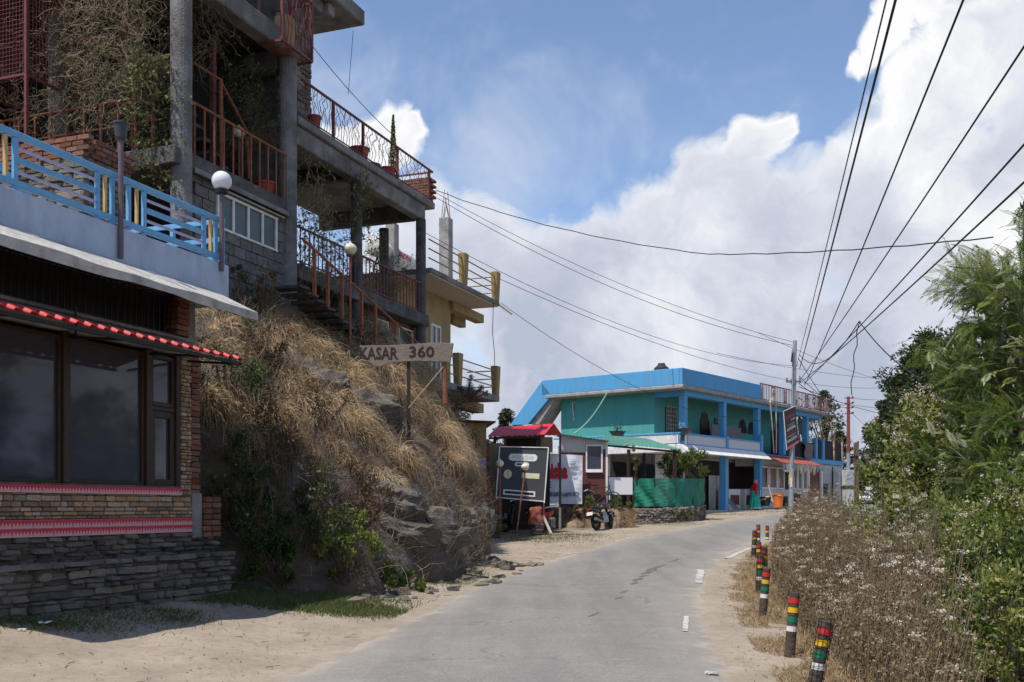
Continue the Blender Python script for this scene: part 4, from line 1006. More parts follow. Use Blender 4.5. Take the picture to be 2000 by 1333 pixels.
n = 60; vine('dark creeper in the gap beneath the cross beam left of the rough column', fa_pts(r_.uniform(c2-1.2,c2-.1,n), r_.uniform(.4,1.4,n), r_.uniform(9.8,11.7,n)), 160, (.4,1.2), (0,0,-.7), m_vine, .075, 7, 8, (0,.6))
# ------------------------------------------------------------------ lettering
def text_mesh(s, size=1.0, depth=.004, offset=0.0, name='lettering'):
    cu = bpy.data.curves.new('t', 'FONT'); cu.body = s; cu.size = size; cu.extrude = depth; cu.offset = offset; cu.align_x = 'LEFT'; cu.resolution_u = 2
    ob = bpy.data.objects.new('t', cu); COL.objects.link(ob); bpy.context.view_layer.update()
    me = bpy.data.meshes.new_from_object(ob); bpy.data.objects.remove(ob); bpy.data.curves.remove(cu); me.name = name; return me
def put_text(T, parent, s, a, b, up, mat, depth=.004, bold=0.0, name='lettering'):
    """writing stretched between frame points a (lower left) and b (lower right), cap height |up|"""
    me = text_mesh(s, 1.0, depth, bold); n = len(me.vertices)
    co = np.empty(n*3, np.float32); me.vertices.foreach_get('co', co); co = co.reshape(-1,3)
    x0, x1 = co[:,0].min(), co[:,0].max(); y0, y1 = co[:,1].min(), co[:,1].max()
    a, b, up = Vector(a), Vector(b), Vector(up); u = b-a; nr = u.cross(up).normalized()
    A, U, P_, R = (np.array(v) for v in (a-T.off, u, up, nr))
    W = A+((co[:,0]-x0)/(x1-x0))[:,None]*U+((co[:,1]-y0)/(y1-y0))[:,None]*P_+(co[:,2])[:,None]*R
    me.vertices.foreach_set('co', W.astype(np.float32).ravel()); me.update()
    return link(name, me, mat, parent or T.e)

# ------------------------------------------------------------------ ochre house behind the guest house
m_ochre = M('ochre_plaster', (.37,.28,.145), (.31,.235,.12), 3, .85, .08, stain=(.2,.15,.08), stain_amt=.4, stain_scale=1.5)
m_creamsoffit = M('cream_soffit', (.55,.49,.40), (.48,.42,.34), 3, .8, .05)
m_postpaint = M('mustard_post', (.34,.24,.10), (.26,.19,.085), 5, .7, .08)
def ochre_house():
    ye = -.1; se = sx(976,ye); a = c4+.55
    T = Thing('ochre_house', 'ochre two-storey house with projecting balconies behind the guest house', 'building', FA, (se-1.5, 1.5, 1.0))
    T.part('wall', MB().box(a, sx(880,1.1), 1.1, 6, 1.0, 8.6), m_ochre)
    T.part('roof_slab', MB().box(a, se, ye, 5.5, 8.64, 8.8), m_conc, bevel=.02)
    T.part('soffit', MB().box(a+.01, se-.05, ye+.05, 5.4, 8.605, 8.638), m_creamsoffit)
    T.part('soffit_beam', MB().box(sx(878,1.1), sx(938,1.1), .95, 1.3, 8.3, 8.603), m_ochre, bevel=.01); T.part('soffit_beam', MB().box(sx(881,1.6), sx(905,1.6), 1.5, 1.75, 8.1, 8.45), m_ochre, bevel=.01)
    T.part('balcony_slab', MB().box(a, se, ye, 1.098, 5.28, 5.5), m_conc, bevel=.02)
    T.part('balcony_beam', MB().box(a, sx(930,1.0), .7, 1.09, 4.95, 5.278), m_ochre, bevel=.01)
    rails = {}
    for lvl, zb, pxs in (('up', 8.8, (904, 967)), ('low', 5.5, (893, 967))):
        for i, px in enumerate(pxs):
            s = sx(px, ye+.12); w = .17
            T.part('balcony_post', MB().hexa([(s-w*.7,ye,zb),(s+w*.7,ye,zb),(s+w*.7,ye+.2,zb),(s-w*.7,ye+.2,zb)], [(s-w,ye-.03,zb+1.02),(s+w,ye-.03,zb+1.02),(s+w,ye+.23,zb+1.02),(s-w,ye+.23,zb+1.02)]), m_postpaint, bevel=.02)
        for h in (.3, .58, .86):
            T.part('balcony_rail', MB().tube([(a,ye+.1,zb+h),(se-.1,ye+.1,zb+h)], .022, 8), m_postpaint)
            T.part('balcony_rail', MB().tube([(se-.12,ye+.15,zb+h),(se-.12,4.5 if lvl == 'up' else 1.1,zb+h)], .02, 8), m_postpaint)
        if lvl == 'up': T.part('balcony_post', MB().box(se-.2, se-.05, 2.4, 2.55, zb, zb+1), m_postpaint, bevel=.02)
    u0, u1 = sx(839,1.1), sx(858,1.1); w = T.part('window', MB().box(u0,u0+.07,1.03,1.098,5.55,7.6).box(u1-.07,u1,1.03,1.098,5.55,7.6).box(u0+.07,u1-.07,1.03,1.098,7.52,7.6).box((u0+u1)/2-.04,(u0+u1)/2+.04,1.03,1.098,5.55,7.52), m_white, bevel=.006)
    T.part('pane', MB().box(u0+.07,u1-.07,1.06,1.066,5.55,7.52), m_glass, w)
    # unfinished roof columns with bare rebars
    for px, y, w_, pt, pr in ((871,1.8,.19,427,373),(766,2.4,.17,438,425)):
        s = sx(px,y); zt = FA.hit(px,pt,y)[1]; zr = FA.hit(px,pr,y)[1]
        cl = T.part('column_stub', MB().box(s-w_,s+w_,y-w_,y+w_,8.8,zt), m_conc_lt, bevel=.02)
        rb = MB()
        for i in range(6):
            q = (-.12,-.04,.05,.12,.0,.08)[i]; rb.tube([(s+q,y+(-.12 if i % 2 else .12),zt-.05),(s+q+random.uniform(-.02,.02),y,zr-(i % 3)*.25)], .012, 5)
        T.part('reinforcing_bars', rb, m_maroonsteel, cl)
    T.part('drain_pipe', MB().tube([(se-.05,ye+.05,8.72),(se+1.35,ye+.05,8.60)], .035, 8), m_white)
    T.part('hanging_cable', MB().tube([(sx(963,ye),ye-.01,8.65),(sx(962,ye),ye,7.6),(sx(966,ye),ye,6.9),(sx(966,ye),ye,6.45)], .012, 5), m_black)
ochre_house()
def solar_tank():
    y = 2.6; s0, s1 = sx(728,y), sx(800,y); z = FA.hit(780,506,y)[1]; r = .30
    T = Thing('solar_water_tank', 'white cylindrical solar water tank with red lettering on the ochre house roof', 'water tank', FA, ((s0+s1)/2, y, 8.8))
    T.part('tank_drum', MB().lathe((s0,y,z), [(r*.5,-.06),(r*.93,-.02),(r,.05),(r,s1-s0-.05),(r*.93,s1-s0+.02),(r*.5,s1-s0+.06)], 28, (1,0,0)), m_white, smooth=False)
    a = FA.hit(776,513,y-r-.005); b = FA.hit(801,513,y-r-.005)
    put_text(T, None, 'MSON', (a[0],y-r-.005,z-.08), (b[0],y-r-.005,z-.08), (0,0,.19), plain('tank_red_print', (.6,.02,.03), .5), .003, .02)
    fr = MB()
    for s in (s0+.3, s1-.3): fr.bar((s,y-.25,8.8),(s,y,z-r+.02),.04); fr.bar((s,y+.25,8.8),(s,y,z-r+.02),.04)
    T.part('tank_stand', fr, m_conc_dk)
solar_tank()

# ------------------------------------------------------------------ name board on the bank
def kasar_sign():
    Y = float(bank_hit(797,858,.35)[1]); F = Frame(at(795,0,Y).x, Y, math.radians(-9)); y = 0
    def H(px, py): s, z = F.hit(px, py, y); return s, z
    base = H(797, 862)
    T = Thing('name_board', 'rough wooden plank sign reading KASAR 360 on a post above the bank', 'sign', F, (base[0], 0, base[1]))
    ol = [(703,676),(760,675),(800,673),(845,670),(886,671),(883,690),(880,708),(850,707),(818,706),(790,707),(762,710),(742,717),(728,714),(714,700),(704,690)]
    pts = [(H(*q)[0], -.03, H(*q)[1]) for q in ol]
    T.part('plank', MB().prism(pts, (0,.05,0)), M('grey_driftwood', (.34,.285,.235), (.24,.195,.16), 6, .85, .35, stretch=(1,4,14), stain=(.14,.11,.09), stain_amt=.4, stain_scale=4), bevel=.006)
    mt = plain('dark_brown_letters', (.035,.022,.018), .8)
    def word(s, x0, x1, yb, yt):
        a, b = H(x0,yb), H(x1,yb); up = H(x0,yt)[1]-a[1]
        put_text(T, None, s, (a[0],-.033,a[1]), (b[0],-.033,b[1]), (0,0,up), mt, .004, .022)
    word('KASAR', 704, 778, 703, 679); word('360', 800, 849, 699, 677)
    p = H(797,690)
    T.part('post', MB().box(base[0]-.032, base[0]+.032, .03, .09, base[1]-.6, p[1]), m_wood)
    T.part('stay', MB().tube([(H(867,708)[0],.06,H(867,708)[1]),(H(868,760)[0],.08,H(868,760)[1]-.3)], .05, 8), m_rust)
    T.part('guy_wire', MB().tube([(H(866,716)[0],.02,H(866,716)[1]),(H(805,800)[0],-.3,H(805,800)[1])], .012, 5), m_straw_wire)
m_straw_wire = plain('pale_cord', (.35,.28,.2), .8)
kasar_sign()

# ------------------------------------------------------------------ small buildings of the yard
m_maroon = M('maroon_wall_paint', (.14,.045,.04), (.11,.036,.033), 4, .8, .06, stain=(.2,.12,.1), stain_amt=.35, stain_scale=2)
m_offwhite = M('limewash', (.60,.59,.57), (.50,.49,.475), 3, .85, .06, stain=(.3,.28,.25), stain_amt=.4, stain_scale=1.6)
m_greenmetal = M('green_sheet_metal', (.09,.26,.19), (.07,.2,.15), 4, .45, .03, stain=(.2,.15,.1), stain_amt=.35, stain_scale=2)
def ochre_shed():
    Y = 35.5; F = Frame(at(905,0,Y).x, Y, math.radians(8)); g = .55
    H = lambda px, py, y=0: F.hit(px, py, y)
    T = Thing('ochre_shed', 'small ochre shed with thin sheet roof at the end of the bank', 'shed', F, (0, 1.5, g))
    x1 = H(950,900)[0]; zt = H(945,826)[1]
    T.part('wall', MB().box(-2.5, x1, 0, 4, g-.4, zt), M('mustard_wall', (.29,.205,.085), (.24,.165,.07), 2, .85, .08, stain=(.16,.12,.07), stain_amt=.5, stain_scale=1.2), bevel=.01)
    T.part('roof_sheet', MB().hexa([(-2.7,-.25,zt+.12),(x1+.3,-.25,zt-.0),(x1+.3,4.1,zt+.0),(-2.7,4.1,zt+.12)], [(-2.7,-.25,zt+.16),(x1+.3,-.25,zt+.04),(x1+.3,4.1,zt+.04),(-2.7,4.1,zt+.16)]), m_maroonsteel)
    zz = MB(); a = H(922,905); 
    T.part('graffiti_board', MB().box(H(920,0)[0], H(949,0)[0], -.03, -.003, H(935,915)[1], H(935,895)[1]), M('faded_blue_print', (.12,.16,.28), (.5,.5,.5), 9, .8, 0))
    # brick pier and tan wall beside it
    bp = T.part('brick_pier', MB().box(x1+.02, x1+.14, .35, .6, g-.3, H(953,858,.3)[1]), m_mortar)
    z = g
    while z < H(953,862,.3)[1]:
        T.piece('brick', random.choice(BR), (x1+.085, .38, z+.04), (.13,.2,.07), (0,0,random.uniform(-.05,.05)), bp); z += .082
    x2 = H(981,0,.5)[0]
    T.part('side_wall', MB().box(x1+.16, x2, .5, .62, g-.3, H(960,866,.5)[1]), M('tan_plaster', (.23,.185,.12), (.18,.145,.095), 3, .9, .08, stain=(.1,.085,.06), stain_amt=.5))
ochre_shed()
def red_hut():
    Y0, Y1, Y2 = 37.6, 38.7, 39.8; g = .72
    E = lambda px, py, Y: at(px, py, Y)
    T = Thing('red_roofed_hut', 'small hut with bright red ribbed metal roof behind the black signboard', 'hut', FW, (at(1025,0,38.7).x, 38.7, g))
    fl, fr_ = E(953,853,Y0), E(1064,849,Y0); rl, rr = E(972,835,Y1), E(1082,828,Y1); bl = E(992,851,Y2); br = E(1097,850,Y2)
    n = 44; V = []; F = []
    for i in range(n+1):
        t = i/n; q = .022 if i % 4 == 0 else 0
        for p, r in ((fl,fr_),(rl,rr),(bl,br)):
            w = p.lerp(r, t); V.append((w.x, w.y, w.z+q))
    for i in range(n):
        for j in range(2): F.append((i*3+j, i*3+3+j, i*3+4+j, i*3+1+j))
    rf = T.part('roof', MB()._add(V, F), M('crimson_sheet_roof', (.62,.035,.055), (.54,.03,.05), 3, .45, .03, stain=(.4,.08,.08), stain_amt=.3, stain_scale=1.5))
    md = rf.modifiers.new('sheet', 'SOLIDIFY'); md.thickness = .02
    T.part('eave_board', MB().bar((fl.x+.03,fl.y+.04,fl.z-.06),(fr_.x,fr_.y+.04,fr_.z-.06),.03,.08), m_black)
    gx = fr_.x-.25; lx = fl.x+.25
    T.part('gable', MB().prism([(gx+.2,Y0+.3,fr_.z-.02),(gx+.33,Y2-.3,br.z-.02),(gx+.27,Y1,rr.z-.08)], (.04,0,0)), m_ochre)
    for x, y in ((lx,Y0+.25),(gx,Y0+.25),(lx+.4,Y2-.2),(gx+.45,Y2-.2)): T.part('hut_post', MB().box(x-.05,x+.05,y-.05,y+.05,g-.2,fl.z+.02), m_wood)
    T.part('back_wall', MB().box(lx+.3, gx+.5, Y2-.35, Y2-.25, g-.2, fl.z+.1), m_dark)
    T.part('side_wall', MB().box(gx+.12, gx+.56, Y0+.6, Y0+.75, at(0,884,Y0+.6).z, fr_.z-.05), M('bare_plaster', (.33,.25,.18), (.2,.13,.09), 3, .9, .2))
    T.part('low_wall', MB().box(lx, gx-.1, Y0+.3, Y0+.42, g-.2, g+1.2), m_dark)
red_hut()
def quad_map(c):
    tl, tr, bl, br = [Vector(q) for q in c]
    return lambda u, v: (tl.lerp(tr, u)).lerp(bl.lerp(br, u), v)
def black_sign():
    Y = 35.6; C = [at(976,873,Y), at(1071,875,Y), at(969,972,Y-.25), at(1063,980,Y-.25)]; P = quad_map(C)
    T = Thing('black_signboard', 'black signboard with white frame and blanked-out lettering near the lamp posts', 'sign', FW, (P(.5,1).x, Y, gz(P(.5,1).x, Y)))
    nr = (C[1]-C[0]).cross(C[2]-C[0]).normalized()
    if nr.y > 0: nr = -nr
    T.part('panel', MB().hexa([P(0,1),P(1,1),P(1,1)-nr*.03,P(0,1)-nr*.03], [P(0,0),P(1,0),P(1,0)-nr*.03,P(0,0)-nr*.03]), M('charcoal_board', (.055,.056,.062), (.045,.046,.052), 2, .55, .03))
    fm = MB()
    for a, b in (((0,0),(1,0)),((0,0),(0,1)),((1,0),(1,1.03)),((0,1),(1,1))): fm.bar(P(*a)+nr*.02, P(*b)+nr*.02, .035, .035)
    T.part('frame', fm, m_white)
    for u in (0.03, .99): p = P(u,1); T.part('leg', MB().box(p.x-.025,p.x+.025,p.y-.03,p.y+.02,gz(p.x,p.y)-.3,p.z), m_maroonsteel)
    ivory = plain('ivory_print', (.74,.73,.70), .6); yel = plain('pale_yellow_print', (.62,.61,.40), .6); grey = plain('pale_grey_print', (.48,.48,.48), .6)
    def pill(u0, u1, v0, v1, mat, rnd=True, z=.006):
        n = 8; pts = []; hv = (v1-v0)/2; w = (C[1]-C[0]).length; h = (C[2]-C[0]).length; ru = hv*h/w if rnd else 0
        if rnd:
            for k in range(n+1): t = -PI/2+PI*k/n; pts.append((u1-ru+ru*math.cos(t), (v0+v1)/2+hv*math.sin(t)))
            for k in range(n+1): t = PI/2+PI*k/n; pts.append((u0+ru+ru*math.cos(t), (v0+v1)/2+hv*math.sin(t)))
        else: pts = [(u0,v0),(u1,v0),(u1,v1),(u0,v1)]
        T.part('painted_patch', MB().prism([P(*q)+nr*.002 for q in pts], nr*z), mat)
    pill(.2,.79,.13,.265,ivory); pill(.335,.63,.29,.37,ivory); pill(.37,.60,.315,.345,m_black,True,.009)
    pill(.12,.29,.44,.62,yel); pill(.5,.86,.49,.59,yel,False); pill(.14,.80,.83,.93,ivory,False); pill(.17,.77,.855,.905,m_black,False,.009)
    put_text(T, None, 'MONISHA', P(.27,.235)+nr*.012, P(.72,.235)+nr*.012, (P(.27,.16)-P(.27,.235)), grey, .002, .0)
black_sign()
def banner():
    Y = 39.6; C = [at(1060,885,Y), at(1138,890,Y), at(1057,984,Y), at(1137,985,Y)]; P = quad_map(C); nr = Vector((0,-1,0))
    T = Thing('guest_house_banner', 'white printed banner with red nisha lettering against the maroon hut', 'banner', FW, (P(.5,1).x, Y, P(.5,1).z))
    n = 12; V = []; F = []
    for j in range(n+1):
        for i in range(n+1):
            p = P(i/n, j/n); V.append((p.x, p.y+.025*math.sin(i*1.1+j*.7)+.03, p.z+random.uniform(-.004,.004)))
    for j in range(n):
        for i in range(n): a = j*(n+1)+i; F.append((a, a+1, a+n+2, a+n+1))
    ob = T.part('cloth', MB()._add(V, F), M('vinyl_white', (.68,.70,.76), (.62,.64,.70), 2, .5, .03)); ob.modifiers.new('cloth_thickness','SOLIDIFY').thickness = .006
    def wr(s, px0, px1, yb, yt, mat, bold=0.0):
        a, b = at(px0,yb,Y-.035), at(px1,yb,Y-.035); put_text(T, None, s, a, b, (0,0,at(px0,yt,Y-.035).z-a.z), mat, .003, bold)
    red = plain('banner_red', (.5,.02,.03), .6); dg = plain('banner_green', (.01,.10,.09), .6); bl = plain('banner_violet', (.12,.12,.3), .6)
    wr('nisha', 1066, 1109, 936, 904, red, .045); wr('USE', 1065, 1077, 953, 940, bl); wr('AR DEVI ALMORA Con# 9411104724', 1064, 1131, 971, 961, dg, .03)
    wr('GSTIN', 1113, 1125, 908, 901, bl); wr('05PAP11ZZ', 1112, 1134, 919, 912, bl); wr('KIDS', 1117, 1126, 928, 923, bl)
banner()
def maroon_hut():
    Y = 40.0; g = .82; x0, x1 = at(1096,0,Y).x, at(1187,0,Y).x; ztl, ztr = at(1096,850,Y).z, at(1187,863,Y).z
    T = Thing('maroon_hut', 'maroon and white plastered hut with one white-framed window under green tin', 'hut', FW, ((x0+x1)/2, Y+1, g))
    wx0, wx1, wz0, wz1 = at(1147,0,Y).x, at(1174,0,Y).x, at(0,917,Y).z, at(0,872,Y).z; zb = at(0,884,Y).z
    w = MB(); top = lambda x: ztl+(ztr-ztl)*(x-x0)/(x1-x0)
    for a, b, z0, z1 in ((x0,wx0,g-.5,zb),(wx1,x1-.08,g-.5,zb+.12),(wx0,wx1,g-.5,wz0)): w.box(a, b, Y, Y+.2, z0, z1)
    T.part('wall', w, m_maroon)
    u = MB()
    for a, b, z0 in ((x0,wx0,zb),(wx0,wx1,wz1),(wx1,x1-.08,zb+.12)): u.hexa([(a,Y-.003,z0),(b,Y-.003,z0),(b,Y+.2,z0),(a,Y+.2,z0)], [(a,Y-.003,top(a)),(b,Y-.003,top(b)),(b,Y+.2,top(b)),(a,Y+.2,top(a))])
    T.part('white_band', u, m_offwhite)
    T.part('corner_trim', MB().box(x1-.08, x1, Y-.02, Y+.2, g-.5, ztr), m_white)
    T.part('side_wall', MB().box(x1-.1, x1-.01, Y+.201, Y+3, g-.5, ztr), m_offwhite)
    T.part('rear_wall', MB().box(x0, x1-.1, Y+2.9, Y+3, g-.5, ztr), m_offwhite)
    wf = T.part('window', MB().box(wx0-.06,wx0,Y-.05,Y+.05,wz0-.08,wz1+.06).box(wx1,wx1+.06,Y-.05,Y+.05,wz0-.08,wz1+.06).box(wx0,wx1,Y-.05,Y+.05,wz1,wz1+.06).box(wx0-.06,wx1+.06,Y-.09,Y+.05,wz0-.13,wz0-.081).box(wx0,wx1,Y-.05,Y+.05,wz0-.08,wz0), m_white, bevel=.006)
    T.part('pane', MB().box(wx0, wx1, Y+.0, Y+.006, wz0, wz1), m_glass, wf)
    n = 30; V = []; F = []
    for i in range(n+1):
        x = x0-.1+(x1-x0+.15)*i/n; z = top(x)+.04+(.03 if i % 2 else 0); V += [(x,Y-.25,z-.03),(x,Y+3.1,z+.1)]
    for i in range(n): F.append((2*i,2*i+2,2*i+3,2*i+1))
    r = T.part('roof', MB()._add(V,F), m_greenmetal); r.modifiers.new('sheet','SOLIDIFY').thickness = .015
maroon_hut()
def tin_shelter():
    T = Thing('tin_shelter', 'open shelter with green tin roof in front of the blue house', 'shelter', FW, (at(1240,0,43.5).x, 43.5, 1.0))
    a, b, c, d = at(1180,866,42), at(1331,879,42), at(1262,857,45.2), at(1180,851,45.2); n = 40; V = []; F = []
    for i in range(n+1):
        t = i/n; q = .03 if i % 2 else 0; p, r = a.lerp(b, t), d.lerp(c, t); V += [(p.x,p.y,p.z+q),(r.x,r.y,r.z+q)]
    for i in range(n): F.append((2*i,2*i+2,2*i+3,2*i+1))
    r = T.part('roof', MB()._add(V,F), m_greenmetal); r.modifiers.new('sheet','SOLIDIFY').thickness = .015
    T.part('rafter', MB().bar(a-Vector((0,-.1,.08)), b-Vector((0.1,-.1,.08)), .08), m_wood); T.part('rafter', MB().bar(d-Vector((0,.1,.08)), c-Vector((0,.1,.08)), .08), m_wood)
    for px, Y in ((1228,42.1),(1318,42.2),(1258,45.0)):
        p = at(px,0,Y); z = min(a.z,b.z)+.02; T.part('post', MB().cyl((p.x,Y,.6),(p.x,Y,z),.09,.075,9), m_wood)
    T.part('shade_backdrop', MB().box(at(1192,0,45.6).x, at(1280,0,45.6).x, 45.6, 45.7, .6, 3.9), m_dark)  # dark sheet added to stand for the shelter's shaded inside
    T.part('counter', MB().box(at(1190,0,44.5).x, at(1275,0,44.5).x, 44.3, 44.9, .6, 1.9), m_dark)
tin_shelter()
def white_board():
    Y = 40.3; x0, x1, z0, z1 = at(1187,0,Y).x, at(1237,0,Y).x, at(0,968,Y).z, at(0,931,Y).z
    T = Thing('blank_noticeboard', 'blank white noticeboard in a dark frame before the tin shelter', 'sign', FW, ((x0+x1)/2, Y, gz((x0+x1)/2, Y)))
    T.part('panel', MB().box(x0+.03,x1-.03,Y-.012,Y+.012,z0+.03,z1-.03), M('glossy_white_board', (.74,.73,.75), (.70,.69,.71), 2, .4, 0))
    T.part('frame', MB().box(x0,x0+.03,Y-.02,Y+.02,z0,z1).box(x1-.03,x1,Y-.02,Y+.02,z0,z1).box(x0+.03,x1-.03,Y-.02,Y+.02,z0,z0+.03).box(x0+.03,x1-.03,Y-.02,Y+.02,z1-.03,z1), m_black)
    for x in (x0+.015, x1-.015): T.part('leg', MB().box(x-.025,x+.025,Y-.018,Y+.018,.3,z0), m_black)
white_board()
def net_fence():
    pts = [(1238,42.0),(1270,41.6),(1305,41.7),(1335,42.2),(1360,43.2),(1376,44.8)]
    T = Thing('green_net_fence', 'green shade-net fence on a low dry-stone wall by the road', 'fence', FW, (at(1305,0,42).x, 42, .9))
    n = 60; V = []; F = []; m = 8
    def Pp(t):
        k = t*(len(pts)-1); i = min(int(k), len(pts)-2); f = k-i; return pts[i][0]+(pts[i+1][0]-pts[i][0])*f, pts[i][1]+(pts[i+1][1]-pts[i][1])*f
    for i in range(n+1):
        px, Y = Pp(i/n)
        for j in range(m+1):
            f = j/m; p = at(px, 990+(935-990)*f+2.5*math.sin(i*.9)*f*(1-f), Y); V.append((p.x+.03*math.sin(j*1.3+i*.5), p.y+.05*math.sin(i*.55+j*.9), p.z))
    for i in range(n):
        for j in range(m): a = i*(m+1)+j; F.append((a, a+m+1, a+m+2, a+1))
    mt = M('green_shade_net', (.015,.21,.135), (.01,.15,.10), 5, .7, .05, stain=(.06,.2,.15), stain_amt=.4, alpha=.9)
    T.part('net', MB()._add(V,F), mt)
    for t in (0,.25,.5,.75,1):
        px, Y = Pp(t); p = at(px,932,Y); T.part('post', MB().cyl((p.x,Y+.04,.6),(p.x,Y+.04,p.z+.03),.03,.03,7), m_wood)
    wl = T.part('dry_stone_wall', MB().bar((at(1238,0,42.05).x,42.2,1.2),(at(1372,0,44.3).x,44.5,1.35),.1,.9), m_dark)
    for r in range(6):
        for i in range(34):
            t = (i+.5*(r % 2)+random.uniform(-.2,.2))/34; px, Y = Pp(min(1,max(0,t))); g = gz(at(px,0,Y).x, Y); p = at(px, 0, Y-.05)
            T.piece('stone', random.choice(ST), (p.x, Y-.02+random.uniform(-.04,.04), g-.02+r*.105+.05), (random.uniform(.14,.24), .25, random.uniform(.08,.12)), (random.uniform(-.08,.08),random.uniform(-.08,.08),random.uniform(-.4,.5)), wl)
net_fence()
# hut pole, lamps, scooter yard bits
p = at(1094,1026,37.2); T = Thing('black_steel_pole', 'thin black steel pole in front of the printed banner', 'pole', FW, (p.x, p.y, p.z))
T.part('shaft', MB().cyl((p.x,p.y,p.z-.2),(p.x,p.y,at(0,850,37.2).z),.045,.04,10), m_black); T.part('grey_foot', MB().cyl((p.x,p.y,p.z-.2),(p.x,p.y,at(0,992,37.2).z),.048,.048,10), m_conc)
p = at(976,1046,33.5); acorn_lamp('cream acorn lamp on straight orange pole beside the bank', FW, p.x, p.y, p.z, at(0,914,33.5).z, .125, m_rust, .0, group='acorn lamps before the black signboard')
p = at(1007,1044,33.0); acorn_lamp('cream acorn lamp on leaning orange pole before the black signboard', FW, p.x, p.y, p.z, at(0,921,33).z, .125, m_rust, .3, group='acorn lamps before the black signboard')
a, b = at(945,956,33.8), at(976,981,33.5); T = Thing('handrail_stub', 'short orange handrail leading down to the straight lamp pole', 'handrail', FW, (b.x, b.y, gz(b.x,b.y)))
T.part('rail', MB().tube([a, b], .035, 8), m_rust); T.part('upright', MB().tube([a+Vector((.08,0,-.05)), Vector((a.x+.1,a.y,gz(a.x,a.y)-.2))], .035, 8), m_rust)
